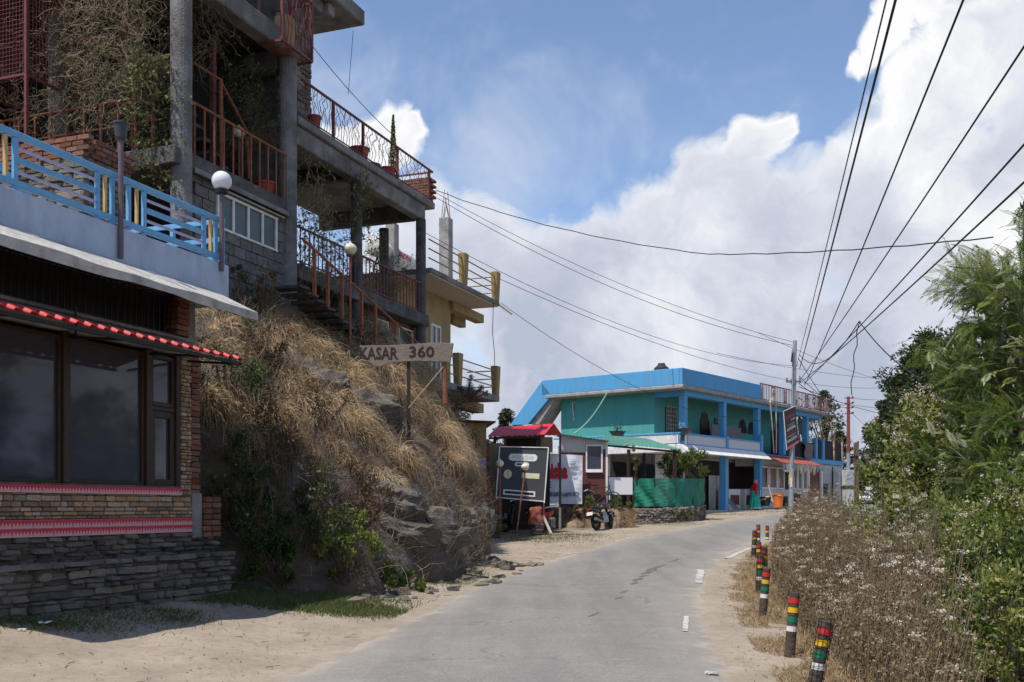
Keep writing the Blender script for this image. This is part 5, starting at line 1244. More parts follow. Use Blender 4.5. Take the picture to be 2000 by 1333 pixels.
# ------------------------------------------------------------------ the blue house
m_cyan = M('bright_blue_paint', (.10,.37,.66), (.085,.33,.60), 3, .7, .06, stain=(.16,.27,.36), stain_amt=.5, stain_scale=1.6, stretch=(1.4,1.4,.35))
m_teal = M('turquoise_paint', (.075,.34,.315), (.065,.305,.285), 3, .75, .05, stain=(.13,.27,.25), stain_amt=.45, stain_scale=1.4, stretch=(1.3,1.3,.4))
bx = FB.sx
def blue_house():
    g = 1.3
    T = Thing('blue_house', 'two-storey bright blue house with turquoise walls and a roadside veranda', 'building', FB, (7, 3, g))
    W = 17.2; D = 6.95; ex = 8.4
    T.part('upper_wall', MB().box(0, 14.6, 1.6, D, 4.452, 6.998), m_teal)
    T.part('lower_wall', MB().box(0, 11, 1.6, D, g-.5, 4.08), m_offwhite)
    T.part('floor_slab', MB().box(-.75, ex, -.18, D, 4.10, 4.45), m_white, bevel=.02)
    T.part('sloping_fascia', MB().prism([(-.78,-.62,4.06),(-.78,-.19,4.44),(-.78,-.19,4.06)], (ex+.75,0,0)), m_white)
    T.part('floor_slab', MB().box(ex+.003, 20.6, .02, D, 4.12, 4.4), m_cyan, bevel=.02)
    for x in (.0, 4.05, 8.05, 11.35, 14.65): T.part('veranda_column', MB().box(x, x+.3, 0, .3, 4.452, 6.75), m_cyan, bevel=.012)
    for x in (4.05, 8.05): T.part('ground_column', MB().box(x, x+.3, -.1, .25, g-.5, 4.098), m_cyan, bevel=.012)
    T.part('veranda_beam', MB().box(-.02, W-.3, -.02, .3, 6.752, 6.998), m_cyan, bevel=.012)
    T.part('veranda_beam', MB().box(-.02, .3, .303, 1.6, 6.752, 6.998), m_cyan)
    T.part('roof_slab', MB().box(-.75, W, -.3, FB.hitx(1066,760,-.72)[0], 7.0, 7.17), m_conc_lt, bevel=.03)
    xp = bx(1488,-.3)
    T.part('parapet', MB().box(-.72, xp, -.27, -.12, 7.172, 7.93), m_cyan, bevel=.02); T.part('parapet', MB().box(-.72, -.57, -.117, FB.hitx(1058,748,-.72)[0], 7.172, 7.93), m_cyan, bevel=.02)
    # stair cover slanting down at the back
    def X(px, py, x=-.72): y, z = FB.hitx(px, py, x); return (x, y, z)
    T.part('stair_parapet', MB().prism([X(1057,746), X(1077,773), X(1031,829), X(996,831)], (.14,0,0)), m_cyan, bevel=.01)
    T.part('stair_soffit', MB().prism([X(1077,774,-.57), X(1086,777,-.57), X(1052,829,-.57), X(1032,829,-.57)], (1.1,0,0)), m_conc_lt)
    T.part('stair_post', MB().bar(X(1078,797,.6), X(1078,850,.6), .08), m_black); T.part('stair_roof', MB().prism([X(1072,790,.3), X(1100,786,.3), X(1100,792,.3), X(1072,796,.3)], (1.6,0,0)), m_wood)
    # veranda parapet panels
    pan = M('corrugated_white_panel', (.60,.60,.62), (.52,.52,.54), 8, .6, .05, stretch=(12,1,.3))
    for a, b in ((.05,4.0),(4.25,8.0)): T.part('balcony_panel', MB().box(a+.05, b, -.12, -.08, 4.50, 4.92), pan)
    T.part('balcony_panel', MB().box(-.71, -.67, -.05, 3.0, 4.50, 4.92), m_white)
    T.part('balcony_rail', MB().box(-.73, 8.3, -.16, -.04, 4.922, 5.0), m_cyan, bevel=.012); T.part('balcony_rail', MB().box(-.74, -.63, -.037, 6.9, 4.922, 5.0), m_cyan, bevel=.012)
    T.part('balcony_base', MB().box(-.73, 8.3, -.15, -.05, 4.452, 4.5), m_cyan)
    for x in (-.3, 4.02, 8.05): T.part('balcony_post', MB().box(x, x+.22, -.18, -.02, 4.452, 5.06 if x < 8 else 5.35), m_white if x < 0 else m_cyan, bevel=.01)
    # openings on the upper floor
    def opening(px0, px1, z0, z1, mat, arch=False, y=1.6, grille=False, name='window'):
        a, b = bx(px0,y), bx(px1,y); h = (b-a)/2
        pts = [(a,y-.02,z0),(b,y-.02,z0),(b,y-.02,z1-(h if arch else 0))]
        if arch: pts += [((a+b)/2+h*math.cos(t),y-.02,z1-h+h*math.sin(t)) for t in np.linspace(.3,PI-.3,7)]
        pts += [(a,y-.02,z1-(h if arch else 0))]
        o = T.part(name, MB().prism(pts, (0,.015,0)), mat)
        T.part('frame', MB().box(a-.06,a,y-.05,y-.003,z0,z1-(h if arch else 0)).box(b,b+.06,y-.05,y-.003,z0,z1-(h if arch else 0)), m_wood, o)
        if grille:
            gm = MB(); n = 6
            for i in range(n+1): gm.bar((a+(b-a)*i/n,y-.05,z0),(a+(b-a)*i/n,y-.05,z1),.02)
            for i in range(9): gm.bar((a,y-.05,z0+(z1-z0)*i/8),(b,y-.05,z0+(z1-z0)*i/8),.02)
            T.part('grille', gm, m_offwhite, o)
    opening(1300,1320,4.75,6.4,m_dark,grille=True); opening(1368,1383,4.47,6.45,m_wood,True,name='door'); opening(1396,1411,4.75,6.2,m_dark,grille=True)
    opening(1443,1456,5.6,6.35,m_dark,True); opening(1461,1475,5.6,6.3,m_dark,True); opening(1506,1527,4.47,6.0,m_dark,name='door'); opening(1514,1524,6.05,6.5,m_dark,True)
    T.part('tin_partition', MB().box(4.5, 7.9, .9, .94, 4.47, 5.75), M('grey_tin', (.22,.22,.23), (.17,.17,.18), 7, .6, .05, stretch=(10,1,.4)))
    # ground floor behind the veranda
    T.part('maroon_shutter', MB().box(bx(1425,1.55), bx(1486,1.55), 1.55, 1.597, g, 3.95), M('dark_maroon_shutter', (.05,.018,.016), (.04,.015,.014), 6, .5, .1, stretch=(.3,1,14)))
    T.part('shop_doorway', MB().box(bx(1340,1.55), bx(1412,1.55), 1.55, 1.597, g, 3.95), m_dark)
    for k, (a, b) in enumerate(((bx(1386,1.35),bx(1397,1.35)),(bx(1401,1.35),bx(1408,1.35)))):
        n = 14; V = []; F = []
        for i in range(n+1):
            x = a+(b-a)*i/n; y = 1.35+.05*(-1)**i; V += [(x,y,g+.15),(x+.06*math.sin(i),y,3.2)]
        for i in range(n): F.append((2*i,2*i+2,2*i+3,2*i+1))
        T.part('curtain', MB()._add(V,F), m_offwhite)
    for x, w in ((bx(1424,.6),bx(1446,.6)-bx(1424,.6)),(bx(1455,.6),bx(1470,.6)-bx(1455,.6))):
        c = T.part('cupboard', MB().box(x, x+w, .6, 1.2, g+.1, 2.5), m_white, bevel=.01); T.part('cupboard_panel', MB().box(x+.15, x+w-.15, .58, .597, g+.4, 2.2), m_maroonsteel, c)
    T.part('ground_step', MB().box(-.5, 12, -.55, 1.5, g-.5, g+.13), m_conc_lt, bevel=.03)
    T.part('leaning_board', MB().hexa([(4.6,-.3,g+.13),(5.3,-.3,g+.13),(5.3,-.26,g+.13),(4.6,-.26,g+.13)], [(4.5,.3,2.2),(4.9,.3,2.2),(4.9,.34,2.2),(4.5,.34,2.2)]), m_conc)
    # shop front on the right
    a = 8.4; ye = .05
    T.part('shop_wall', MB().box(a, bx(1581,ye), ye+.1, 1.5, g-.5, 2.55), m_offwhite)
    T.part('shop_wall', MB().box(a, bx(1650,ye), ye+.12, 1.5, 3.75, 4.1), m_offwhite)
    T.part('kick_panel', MB().box(bx(1548,ye), bx(1566,ye), ye+.06, ye+.098, g, 2.35), m_maroon)
    cu = M('grey_curtain', (.26,.26,.25), (.13,.13,.125), 3, .8, .1, stretch=(9,1,.2))
    def shopwin(p0, p1):
        u, v = bx(p0,ye), bx(p1,ye); w = T.part('shop_window', MB().box(u,u+.1,ye,ye+.12,2.55,3.75).box(v-.1,v,ye,ye+.12,2.55,3.75).box(u+.1,v-.1,ye,ye+.12,2.55,2.63).box(u+.1,v-.1,ye,ye+.12,3.67,3.75), m_white, bevel=.008)
        T.part('pane', MB().box(u+.1,v-.1,ye+.06,ye+.07,2.63,3.67), cu, w)
    for q in ((1486,1502),(1503,1519),(1520,1533),(1545,1558),(1559,1568),(1569,1578)): shopwin(*q)
    for q in ((1498,1505,916,945),(1547,1552,932,955),(1519,1523,935,948)):
        u, v = bx(q[0],ye), bx(q[1],ye); T.part('poster', MB().box(u, v, ye-.012, ye-.004, FB.hit(q[0],q[3],ye)[1], FB.hit(q[0],q[2],ye)[1]), M('poster_print', (.55,.3,.35), (.6,.55,.58), 9, .7, 0))
    T.part('shop_door', MB().box(bx(1581,ye), bx(1604,ye), ye+.1, ye+.2, g-.2, 3.9), M('red_brown_door', (.13,.025,.02), (.10,.02,.018), 4, .5, .05))
    T.part('door_jamb', MB().box(bx(1578.5,ye), bx(1581,ye)-.003, ye-.02, ye+.2, g-.4, 3.74), m_white); T.part('door_jamb', MB().box(bx(1604,ye)+.003, bx(1606.5,ye), ye-.02, ye+.2, g-.4, 3.74), m_white)
    T.part('cabin_wall', MB().box(bx(1606.6,ye), bx(1648,ye), ye+.05, 3, g-.5, 3.74), m_offwhite)
    T.part('roller_shutter', MB().box(bx(1608,ye), bx(1623,ye), ye-.0, ye+.048, 3.0, 3.85), M('slatted_shutter', (.45,.45,.45), (.3,.3,.3), 3, .5, .05, stretch=(.2,.2,14)))
    T.part('cabin_window', MB().box(bx(1608,ye), bx(1622,ye), ye+.01, ye+.049, 2.2, 2.95), m_glass); T.part('cabin_window', MB().box(bx(1628,ye), bx(1638,ye), ye+.01, ye+.049, 2.9, 3.7), m_glass)
    T.part('down_pipe', MB().cyl((bx(1624.5,ye),ye-.04,g-.4),(bx(1624.5,ye),ye-.04,4.0),.04,.04,8), m_black)
    # slanting red awning
    s0, s1 = bx(1498,-.2), bx(1603,-1.0); V = []; F = []; n = 30
    for i in range(n+1): x = s0+(s1-s0)*i/n; V += [(x,.0,4.36),(x+.1,-1.05,3.92+.02*math.sin(i*1.7))]
    for i in range(n): F.append((2*i,2*i+2,2*i+3,2*i+1))
    aw = T.part('awning', MB()._add(V,F), M('faded_red_tarp', (.40,.09,.06), (.34,.08,.055), 3, .7, .05, stain=(.3,.15,.12), stain_amt=.4)); aw.modifiers.new('sheet','SOLIDIFY').thickness = .02
    cm = [plain('bunting_a', (.6,.55,.42), .8), plain('bunting_b', (.25,.3,.42), .8), plain('bunting_c', (.5,.42,.3), .8)]
    for i in range(11):
        x = s0+.4+(s1-s0-.8)*i/10; h = random.uniform(.35,.6)
        T.part('hanging_cloth', MB().hexa([(x-.12,-1.0,3.9-h),(x+.1,-.97,3.9-h),(x+.1,-.93,3.9-h),(x-.12,-.95,3.9-h)], [(x-.22,-1.0,3.88),(x+.22,-1.0,3.88),(x+.22,-.96,3.88),(x-.22,-.96,3.88)]), random.choice(cm), bevel=.015)
    # railing of the right roof terrace
    rr = T.part('roof_railing', MB().bar((xp,-.2,8.02),(W,-.2,8.02),.05).bar((xp,-.2,7.22),(W,-.2,7.22),.04), m_maroonsteel)
    n = 46
    for i in range(n): x = xp+(W-xp)*i/n; T.part('baluster', MB().bar((x,-.2,7.2),(x,-.2,8.0),.025), m_maroonsteel, rr)
    for i in range(7): x = xp+.2+(W-xp-.3)*i/6; T.part('railing_post', MB().box(x-.1,x+.1,-.26,-.14,7.172,8.05), M('banded_post', (.28,.12,.10), (.55,.5,.45), 1, .8, .1, stretch=(.1,.1,6)) if 'banded_post' not in MATS else MATS['banded_post'], rr)
    nt_ = M('black_mesh_screen', (.022,.024,.024), (.03,.034,.034), 5, .8, .1)
    for x in (15.9, 17.0): T.part('terrace_post', MB().box(x, x+.28, -.05, .2, 4.402, 5.6), m_cyan, bevel=.012)
    sc = T.part('terrace_screen', MB().box(11.7, 15.85, .05, .09, 4.402, 5.3).box(16.2,16.98,.05,.09,4.402,5.5).box(17.3, 20.5, .05, .09, 4.402, 5.55).box(20.46,20.5,.093,4,4.402,5.5), nt_)
    for x in (18.9, 20.3): T.part('terrace_post', MB().box(x-.07,x+.07,-.03,.045,4.402,5.6), MATS['banded_post'])
    T.part('service_pipe', MB().tube([(8.9,-.33,7.3),(8.75,-.35,7.1),(9.0,-.36,5.8),(9.35,-.3,4.45)], .035, 7), m_creamsoffit); T.part('service_pipe', MB().tube([(9.2,-.33,7.25),(9.5,-.34,7.1),(9.55,-.35,5.6),(9.6,-.32,4.45)], .035, 7), m_creamsoffit)
blue_house()
def hose():
    a = FB.hitx(1187,766,-.8); b = FB.hitx(1122,847,-.8); pts = []
    for t in np.linspace(0,1,14): pts.append((-.8, a[0]+(b[0]-a[0])*t, a[1]+(b[1]-a[1])*(t-.32*math.sin(t*PI)*.0)+(b[1]-a[1])*0-.0-(.55*math.sin(PI*t))*-.0+(-.35)*math.sin(PI*t)*0))
    pts = []
    for t in np.linspace(0,1,14):
        px = 1187+(1122-1187)*t; py = 766+(847-766)*(t**1.0)+10*math.sin(PI*t); y, z = FB.hitx(px,py,-.8); pts.append((-.8,y,z))
    solo('garden_hose', MB().tube(pts, .035, 7), plain('mint_hose', (.38,.62,.50), .5), 'pale green hose hanging from the roof edge across the turquoise wall', 'hose', frame=FB)
    y0, z0 = FB.hitx(1118,787,-.03); y1, z1 = FB.hitx(1122,823,-.03)
    solo('drain_pipe', MB().tube([(-.03,y0-.15,z0),(-.05,y0,z0+.02),(-.05,y1,z1)], .03, 7), m_offwhite, 'short white bent pipe fixed high on the turquoise wall', 'pipe', frame=FB)
hose()
def roof_tank():
    x, y = 2.0, 3.6; z0 = 7.17
    p = FB.world(x, y); k = FOC/p.y
    X, z = at(1292,0,p.y).x, 0; x, y = FB.local(X, p.y); r = .38
    zt = at(0,710,p.y).z
    T = Thing('roof_water_tank', 'black plastic water tank standing on the blue house roof', 'water tank', FB, (x, y, z0))
    T.part('tank_body', MB().lathe((x,y,z0), [(r,0),(r,.1),(r*1.02,.12),(r,.14),(r,zt-z0-.35),(r*.98,zt-z0-.25),(r*.6,zt-z0-.12)], 24), plain('black_polythene', (.035,.035,.038), .45))
    T.part('tank_lid', MB().lathe((x,y,zt-.13), [(r*.5,0),(r*.5,.08),(r*.45,.13),(.02,.14)], 18), plain('grey_lid', (.07,.07,.075), .5))
roof_tank()
def bowl_planter(label, px, py, x=None, y=None):
    if x is not None: yy, z = FB.hitx(px, py, x); xx = x
    else: xx, z = FB.hit(px, py, y); yy = y
    T = Thing('bowl_planter', label, 'planter', FB, (xx, yy, z-.35), 'bowl planters on the blue house')
    T.part('bowl', MB().lathe((xx,yy,z-.3), [(.1,0),(.22,.08),(.38,.26),(.42,.3),(.36,.3),(.2,.18)], 16), m_conc_dk); T.part('stem', MB().cyl((xx,yy,z-.55),(xx,yy,z-.28),.07,.07,8), m_conc_dk)
    n = 40; C = np.array(T.fr.world(xx,yy,z+.12))[None]+RNG.normal(size=(n,3))*np.array([.16,.16,.14]); g = Veg().add(leaves_arr(C, rand_dirs(n,.8), .14, .4), RNG.random(n))
    me = g.mesh('plant', m_vine); me.transform((Matrix.Translation(T.e.location) @ Matrix.Rotation(FB.a, 4, 'Z')).inverted()); link('plant', me, m_vine, T.e)
bowl_planter('dark bowl planter standing on the corner post of the white balcony panel', 1334, 838, y=-.12)
bowl_planter('dark bowl planter on the ledge under the turquoise side wall', 1206, 843, x=-.7)
# ------------------------------------------------------------------ vehicles, people, street furniture
def torus(mb, c, R, r, axis=(0,1,0), n=24, m=8):
    c = Vector(c); ax = Vector(axis).normalized(); ref = Vector((0,0,1)); a = ax.cross(ref).normalized(); b = ax.cross(a); V = []; F = []
    for i in range(n):
        t = 2*PI*i/n; d = a*math.cos(t)+b*math.sin(t)
        for j in range(m): q = 2*PI*j/m; V.append(c+d*(R+r*math.cos(q))+ax*(r*math.sin(q)))
    for i in range(n):
        for j in range(m): F.append((i*m+j, ((i+1) % n)*m+j, ((i+1) % n)*m+(j+1) % m, i*m+(j+1) % m))
    return mb._add(V, F)
def loft(mb, rings, closed=True):
    n = len(rings[0]); V = [p for r in rings for p in r]; F = []
    for i in range(len(rings)-1):
        for j in range(n): F.append((i*n+j, i*n+(j+1) % n, (i+1)*n+(j+1) % n, (i+1)*n+j))
    if closed: F += [tuple(range(n-1,-1,-1)), tuple((len(rings)-1)*n+j for j in range(n))]
    return mb._add(V, F)
def ell(cx, cy, cz, rx, ry, n=16, tilt=0): return [(cx+rx*math.cos(t), cy+ry*math.sin(t), cz+tilt*math.cos(t)) for t in np.linspace(0, 2*PI, n, endpoint=False)]
def body_ring(x, zc, w, h, n=12, y=0): return [(x, y+w*math.cos(t), zc+h*math.sin(t)) for t in np.linspace(0, 2*PI, n, endpoint=False)]
m_rubber = plain('tyre_rubber', (.018,.018,.018), .9); m_gloss = M('gloss_black_paint', (.02,.022,.03), (.018,.02,.026), 3, .25, 0, coat=.5); m_steel = M('dull_steel', (.35,.35,.36), (.25,.25,.26), 8, .4, .05, metal=.8)
m_redpaint = M('scooter_red', (.42,.012,.015), (.36,.01,.013), 3, .25, 0, coat=.5); m_seat = plain('black_vinyl_seat', (.025,.025,.027), .6)
def wheel(T, x, R, r, hub=True, name='wheel'):
    w = T.part(name, torus(MB(), (x,0,R+r), R, r), m_rubber, smooth=True)
    T.part('rim', torus(MB(), (x,0,R+r), R*.8, .02), m_steel, w)
    sp = MB()
    for k in range(5): t = 2*PI*k/5; sp.bar((x,0,R+r), (x+R*.8*math.cos(t),0,R+r+R*.8*math.sin(t)), .03)
    sp.lathe((x,-.06,R+r), [(.07,0),(.07,.12)], 10, (0,1,0)); T.part('spokes', sp, m_black, w)
def motorcycle():
    o = at(1166,1036,37.6); F = Frame(o.x, o.y, math.radians(57)); g = gz(o.x, o.y)
    T = Thing('motorcycle', 'black motorcycle parked on its stand at the road edge seen from behind', 'motorcycle', F, (0,0,g))
    T.off = Vector((0,0,0)); 
    wheel(T, 0, .25, .065); wheel(T, 1.3, .25, .055)
    T.part('engine', MB().box(.45,.8,-.13,.13,.28,.55).box(.5,.75,-.1,.1,.55,.68), m_steel, bevel=.03)
    T.part('frame', MB().tube([(0,-.09,.32),(.45,-.1,.42),(.85,-.08,.4),(1.0,0,.85)], .022, 6).tube([(0,.09,.32),(.45,.1,.42),(.85,.08,.4),(1.0,0,.85)], .022, 6).tube([(.15,0,.75),(.55,0,.78),(1.0,0,.88)], .025, 6), m_black)
    T.part('fuel_tank', loft(MB(), [body_ring(.5,.84,.06,.05), body_ring(.6,.88,.13,.09), body_ring(.8,.9,.16,.12), body_ring(.98,.9,.12,.1), body_ring(1.04,.89,.05,.05)]), m_gloss, smooth=True)
    T.part('seat', loft(MB(), [body_ring(-.2,.86,.07,.04), body_ring(-.05,.85,.12,.06), body_ring(.25,.8,.13,.06), body_ring(.55,.82,.11,.06), body_ring(.62,.82,.05,.04)]), m_seat, smooth=True)
    T.part('tail_cowl', loft(MB(), [body_ring(-.32,.83,.05,.03), body_ring(-.15,.78,.1,.07), body_ring(.2,.72,.11,.08), body_ring(.4,.72,.08,.06)]), m_gloss, smooth=True)
    T.part('rear_mudguard', MB().hexa([(-.38,-.07,.45),(-.36,-.07,.45),(-.36,.07,.45),(-.38,.07,.45)], [(-.27,-.07,.8),(-.2,-.07,.8),(-.2,.07,.8),(-.27,.07,.8)]), m_black)
    T.part('number_plate', MB().hexa([(-.40,-.12,.56),(-.39,-.12,.56),(-.39,.12,.56),(-.40,.12,.56)], [(-.36,-.12,.68),(-.35,-.12,.68),(-.35,.12,.68),(-.36,.12,.68)]), m_white)
    T.part('tail_light', MB().box(-.36,-.32,-.07,.07,.76,.81), m_redpaint, bevel=.01)
    T.part('fork', MB().tube([(1.3,-.09,.31),(1.0,-.09,.95)], .028, 8).tube([(1.3,.09,.31),(1.0,.09,.95)], .028, 8), m_steel)
    T.part('handlebar', MB().tube([(.85,-.38,1.06),(.98,-.15,1.03),(1.0,0,1.0),(.98,.15,1.03),(.85,.38,1.06)], .016, 6), m_black)
    T.part('headlight', MB().lathe((1.02,0,.92), [(.03,-.04),(.09,.0),(.1,.1),(.02,.12)], 14, (1,0,0)), m_gloss)
    T.part('front_mudguard', MB().tube([(1.02,0,.5),(1.15,0,.66),(1.3,0,.7),(1.5,0,.62)], .05, 6), m_gloss)
    for sg in (-1,1): mi = T.part('mirror', MB().lathe((.9,sg*.33,1.25), [(.01,-.02),(.06,-.01),(.06,.02),(.01,.03)], 12, (1,0,.1)).tube([(.92,sg*.26,1.05),(.9,sg*.33,1.22)], .008, 5), m_black)
    T.part('exhaust', MB().tube([(.6,-.14,.3),(.2,-.17,.3),(-.3,-.18,.42)], [.025,.04,.055], 8), m_steel)
    T.part('side_stand', MB().tube([(.45,.1,.3),(.5,.3,.0)], .015, 5), m_black)
    T.e.rotation_euler = (math.radians(-9), 0, F.a)
motorcycle()
def scooter():
    o = at(1056,1026,36.3); F = Frame(o.x, o.y, math.radians(176)); g = gz(o.x, o.y)
    T = Thing('scooter', 'black and red scooter parked behind the two lamp poles', 'scooter', F, (0,0,g)); T.off = Vector((0,0,0))
    wheel(T, 0, .17, .06); wheel(T, 1.25, .17, .06)
    T.part('front_apron', loft(MB(), [body_ring(1.12,.42,.22,.14,14), body_ring(1.1,.62,.22,.18,14), body_ring(1.03,.85,.17,.14,14), body_ring(.98,.98,.12,.06,14)]), m_gloss, smooth=True)
    T.part('leg_shield', MB().hexa([(1.0,-.24,.3),(1.05,-.24,.3),(1.05,.24,.3),(1.0,.24,.3)], [(.9,-.18,.95),(.97,-.18,.95),(.97,.18,.95),(.9,.18,.95)]), m_gloss, bevel=.02)
    T.part('floorboard', MB().box(.5,1.02,-.19,.19,.27,.34), m_black, bevel=.02)
    T.part('rear_body', loft(MB(), [body_ring(-.45,.72,.05,.05), body_ring(-.3,.64,.15,.12), body_ring(0,.58,.19,.18), body_ring(.35,.55,.18,.2), body_ring(.5,.5,.14,.2)]), m_redpaint, smooth=True)
    T.part('seat', loft(MB(), [body_ring(-.4,.84,.08,.03), body_ring(-.2,.83,.15,.06), body_ring(.15,.8,.16,.06), body_ring(.5,.8,.13,.05), body_ring(.56,.79,.06,.03)]), m_seat, smooth=True)
    T.part('grab_rail', MB().tube([(-.15,-.17,.85),(-.5,-.15,.95),(-.6,0,1.05),(-.5,.15,.95),(-.15,.17,.85)], .02, 7), m_white)
    T.part('handlebar_cover', loft(MB(), [body_ring(.86,1.08,.3,.03,14), body_ring(.95,1.08,.27,.06,14), body_ring(1.06,1.04,.12,.06,14)]), m_gloss, smooth=True)
    T.part('headlight', MB().lathe((1.22,0,.55), [(.02,-.1),(.13,-.04),(.14,.03),(.02,.07)], 14, (1,0,0)), M('blue_lens', (.12,.16,.28), (.1,.13,.24), 2, .15, 0, spec=.7))
    T.part('front_mudguard', MB().tube([(1.0,0,.36),(1.2,0,.47),(1.42,0,.4)], .08, 8), m_gloss)
    for sg in (-1,1): T.part('mirror', MB().tube([(.92,sg*.25,1.1),(.86,sg*.32,1.3)], .008, 5).lathe((.86,sg*.33,1.33), [(.01,-.02),(.06,0),(.01,.03)], 10, (1,0,0)), m_white)
    T.part('exhaust', MB().tube([(.3,-.16,.25),(-.2,-.2,.3),(-.35,-.2,.33)], [.03,.05,.05], 8), m_steel)
    T.part('swing_arm', MB().box(-.05,.4,-.12,.1,.2,.36), m_black, bevel=.03)
scooter()
def bicycle():
    o = at(1148,978,39.75); F = Frame(o.x, o.y, math.radians(12)); z = o.z
    T = Thing('bicycle', 'old bicycle leaning on the maroon hut behind weeds', 'bicycle', F, (0,0,z-.31))
    T.off = Vector((0,0,0))
    for x in (0, 1.02):
        w = T.part('wheel', torus(MB(), (x,0,.33), .31, .018, (0,1,0), 28, 6), m_rubber); sp = MB()
        for k in range(14): t = 2*PI*k/14; sp.bar((x,0,.33),(x+.3*math.cos(t),0,.33+.3*math.sin(t)),.005)
        T.part('spokes', sp, m_steel, w)
    T.part('frame', MB().tube([(0,0,.33),(.42,0,.3),(.3,0,.82),(0,0,.33)], .016, 6).tube([(.42,0,.3),(.88,0,.78)], .018, 6).tube([(.31,0,.78),(.86,0,.84)], .016, 6).tube([(1.02,0,.33),(.9,0,.7),(.85,0,.95)], .016, 6), m_black)
    T.part('saddle', loft(MB(), [body_ring(.12,.9,.1,.03), body_ring(.3,.91,.07,.03), body_ring(.42,.9,.02,.02)]), m_seat); T.part('handlebar', MB().tube([(.72,-.26,1.02),(.86,-.1,1.0),(.86,.1,1.0),(.72,.26,1.02)], .013, 6), m_steel)
    T.part('mudguard', MB().tube([(-.36,0,.4),(-.25,0,.62),(0,0,.72),(.22,0,.62)], .03, 6), m_steel)
bicycle()
def person():
    Yp = 53.0; o = at(1474,994,Yp); g = gz(o.x, o.y); F = Frame(o.x, o.y, math.radians(20)); h = 1.56
    T = Thing('person', 'person in red cardigan, green skirt and pink headscarf beside the shop', 'person', F, (0,0,g)); T.off = Vector((0,0,0))
    P = {'pel':(0,0,.88),'wai':(-.0,0,1.02),'che':(.02,0,1.2),'nk':(.05,0,1.33),'hd':(.07,0,1.44),'ht':(.07,0,1.53),
         'sl':(.02,.16,1.27),'el':(-.05,.23,1.03),'wl':(.04,.2,.82),'hl':(.08,.19,.75),'sr':(.02,-.16,1.27),'er':(-.06,-.24,1.04),'wr':(-.02,-.25,.8),'hr':(0,-.25,.72),
         'tl':(.02,.09,.84),'kl':(.12,.1,.48),'al':(.08,.1,.09),'fl':(.22,.1,.04),'tr':(0,-.09,.84),'kr':(-.03,-.1,.48),'ar':(-.16,-.1,.12),'fr':(-.05,-.1,.04)}
    R = {'pel':.13,'wai':.115,'che':.135,'nk':.05,'hd':.085,'ht':.075,'sl':.065,'el':.048,'wl':.032,'hl':.035,'sr':.065,'er':.048,'wr':.032,'hr':.035,'tl':.09,'kl':.06,'al':.042,'fl':.035,'tr':.09,'kr':.06,'ar':.042,'fr':.035}
    E = [('pel','wai'),('wai','che'),('che','nk'),('nk','hd'),('hd','ht'),('che','sl'),('sl','el'),('el','wl'),('wl','hl'),('che','sr'),('sr','er'),('er','wr'),('wr','hr'),('pel','tl'),('tl','kl'),('kl','al'),('al','fl'),('pel','tr'),('tr','kr'),('kr','ar'),('ar','fr')]
    def skin(name, keys, mat, fat=0.0, edges=E):
        ks = [k for k in P if k in keys]; me = bpy.data.meshes.new(name); me.from_pydata([P[k] for k in ks], [(ks.index(a), ks.index(b)) for a, b in edges if a in keys and b in keys], [])
        ob = link(name, me, mat, T.e, smooth=False); ob.modifiers.new('skin','SKIN')
        for i, k in enumerate(ks): me.skin_vertices[0].data[i].radius = (R[k]+fat, R[k]+fat)
        me.skin_vertices[0].data[0].use_root = True
        sb = ob.modifiers.new('smooth','SUBSURF'); sb.levels = 2; sb.render_levels = 2; return ob
    sk = plain('brown_skin', (.23,.115,.07), .6)
    skin('body', set(P), sk)
    skin('cardigan', {'pel','wai','che','sl','el','wl','sr','er','wr'}, plain('red_wool', (.62,.02,.035), .85), .022)
    rings = []; n = 40
    for k in range(10):
        t = k/9; z = 1.0-.93*t; w = .15+.13*t**.8; pts = []
        for i in range(n):
            a = 2*PI*i/n; f = 1+.09*t*math.sin(a*9+k*.25)+.05*t*math.sin(a*4+1); pts.append((.0+.03*t*0+w*1.15*f*math.cos(a)+.02*t, w*f*math.sin(a), z+.015*math.sin(a*3)*t))
        rings.append(pts)
    T.part('skirt', loft(MB(), rings, False), M('green_silk', (.02,.42,.29), (.018,.36,.24), 3, .6, .05)); rg = [[(p[0]*1.012,p[1]*1.012,p[2]-.006) for p in rings[-2]], [(p[0]*1.015,p[1]*1.015,p[2]-.004) for p in rings[-1]]]
    T.part('skirt_hem', loft(MB(), rg, False), plain('pale_green_hem', (.35,.55,.42), .7))
    sash = [(.14,-.2,.98),(.2,-.12,.8),(.18,.02,.62),(.05,.14,.5),(-.1,.2,.45)]; T.part('sari_border', MB().tube([(p[0]*1.05-.0,p[1]*1.0-.08,p[2]) for p in sash], .02, 6), plain('pale_border', (.45,.62,.5), .7))
    hs = MB().lathe((.055,0,1.42), [(.075,-.07),(.098,-.02),(.104,.05),(.085,.11),(.03,.14)], 16); T.part('headscarf', hs, plain('rose_headscarf', (.55,.30,.26), .8), smooth=True)
    fx = .155
    T.part('face', MB().lathe((.085,0,1.43), [(.03,-.09),(.065,-.07),(.082,-.01),(.078,.03),(.05,.05)], 14).lathe((.165,0,1.42), [(.016,-.02),(.012,.02)], 6), sk, smooth=True)
    for sg in (-1,1): T.part('eye', MB().lathe((.158,sg*.03,1.445), [(.001,-.008),(.009,0),(.001,.008)], 6), m_black)
    T.part('mouth', MB().box(.158,.166,-.022,.022,1.375,1.383), plain('lips', (.2,.06,.05), .6))
    for sg in (-1,1): T.part('sandal', MB().box((.08 if sg > 0 else -.16), (.32 if sg > 0 else .06), sg*.1-.05, sg*.1+.05, 0, .035), m_black, bevel=.01)
person()
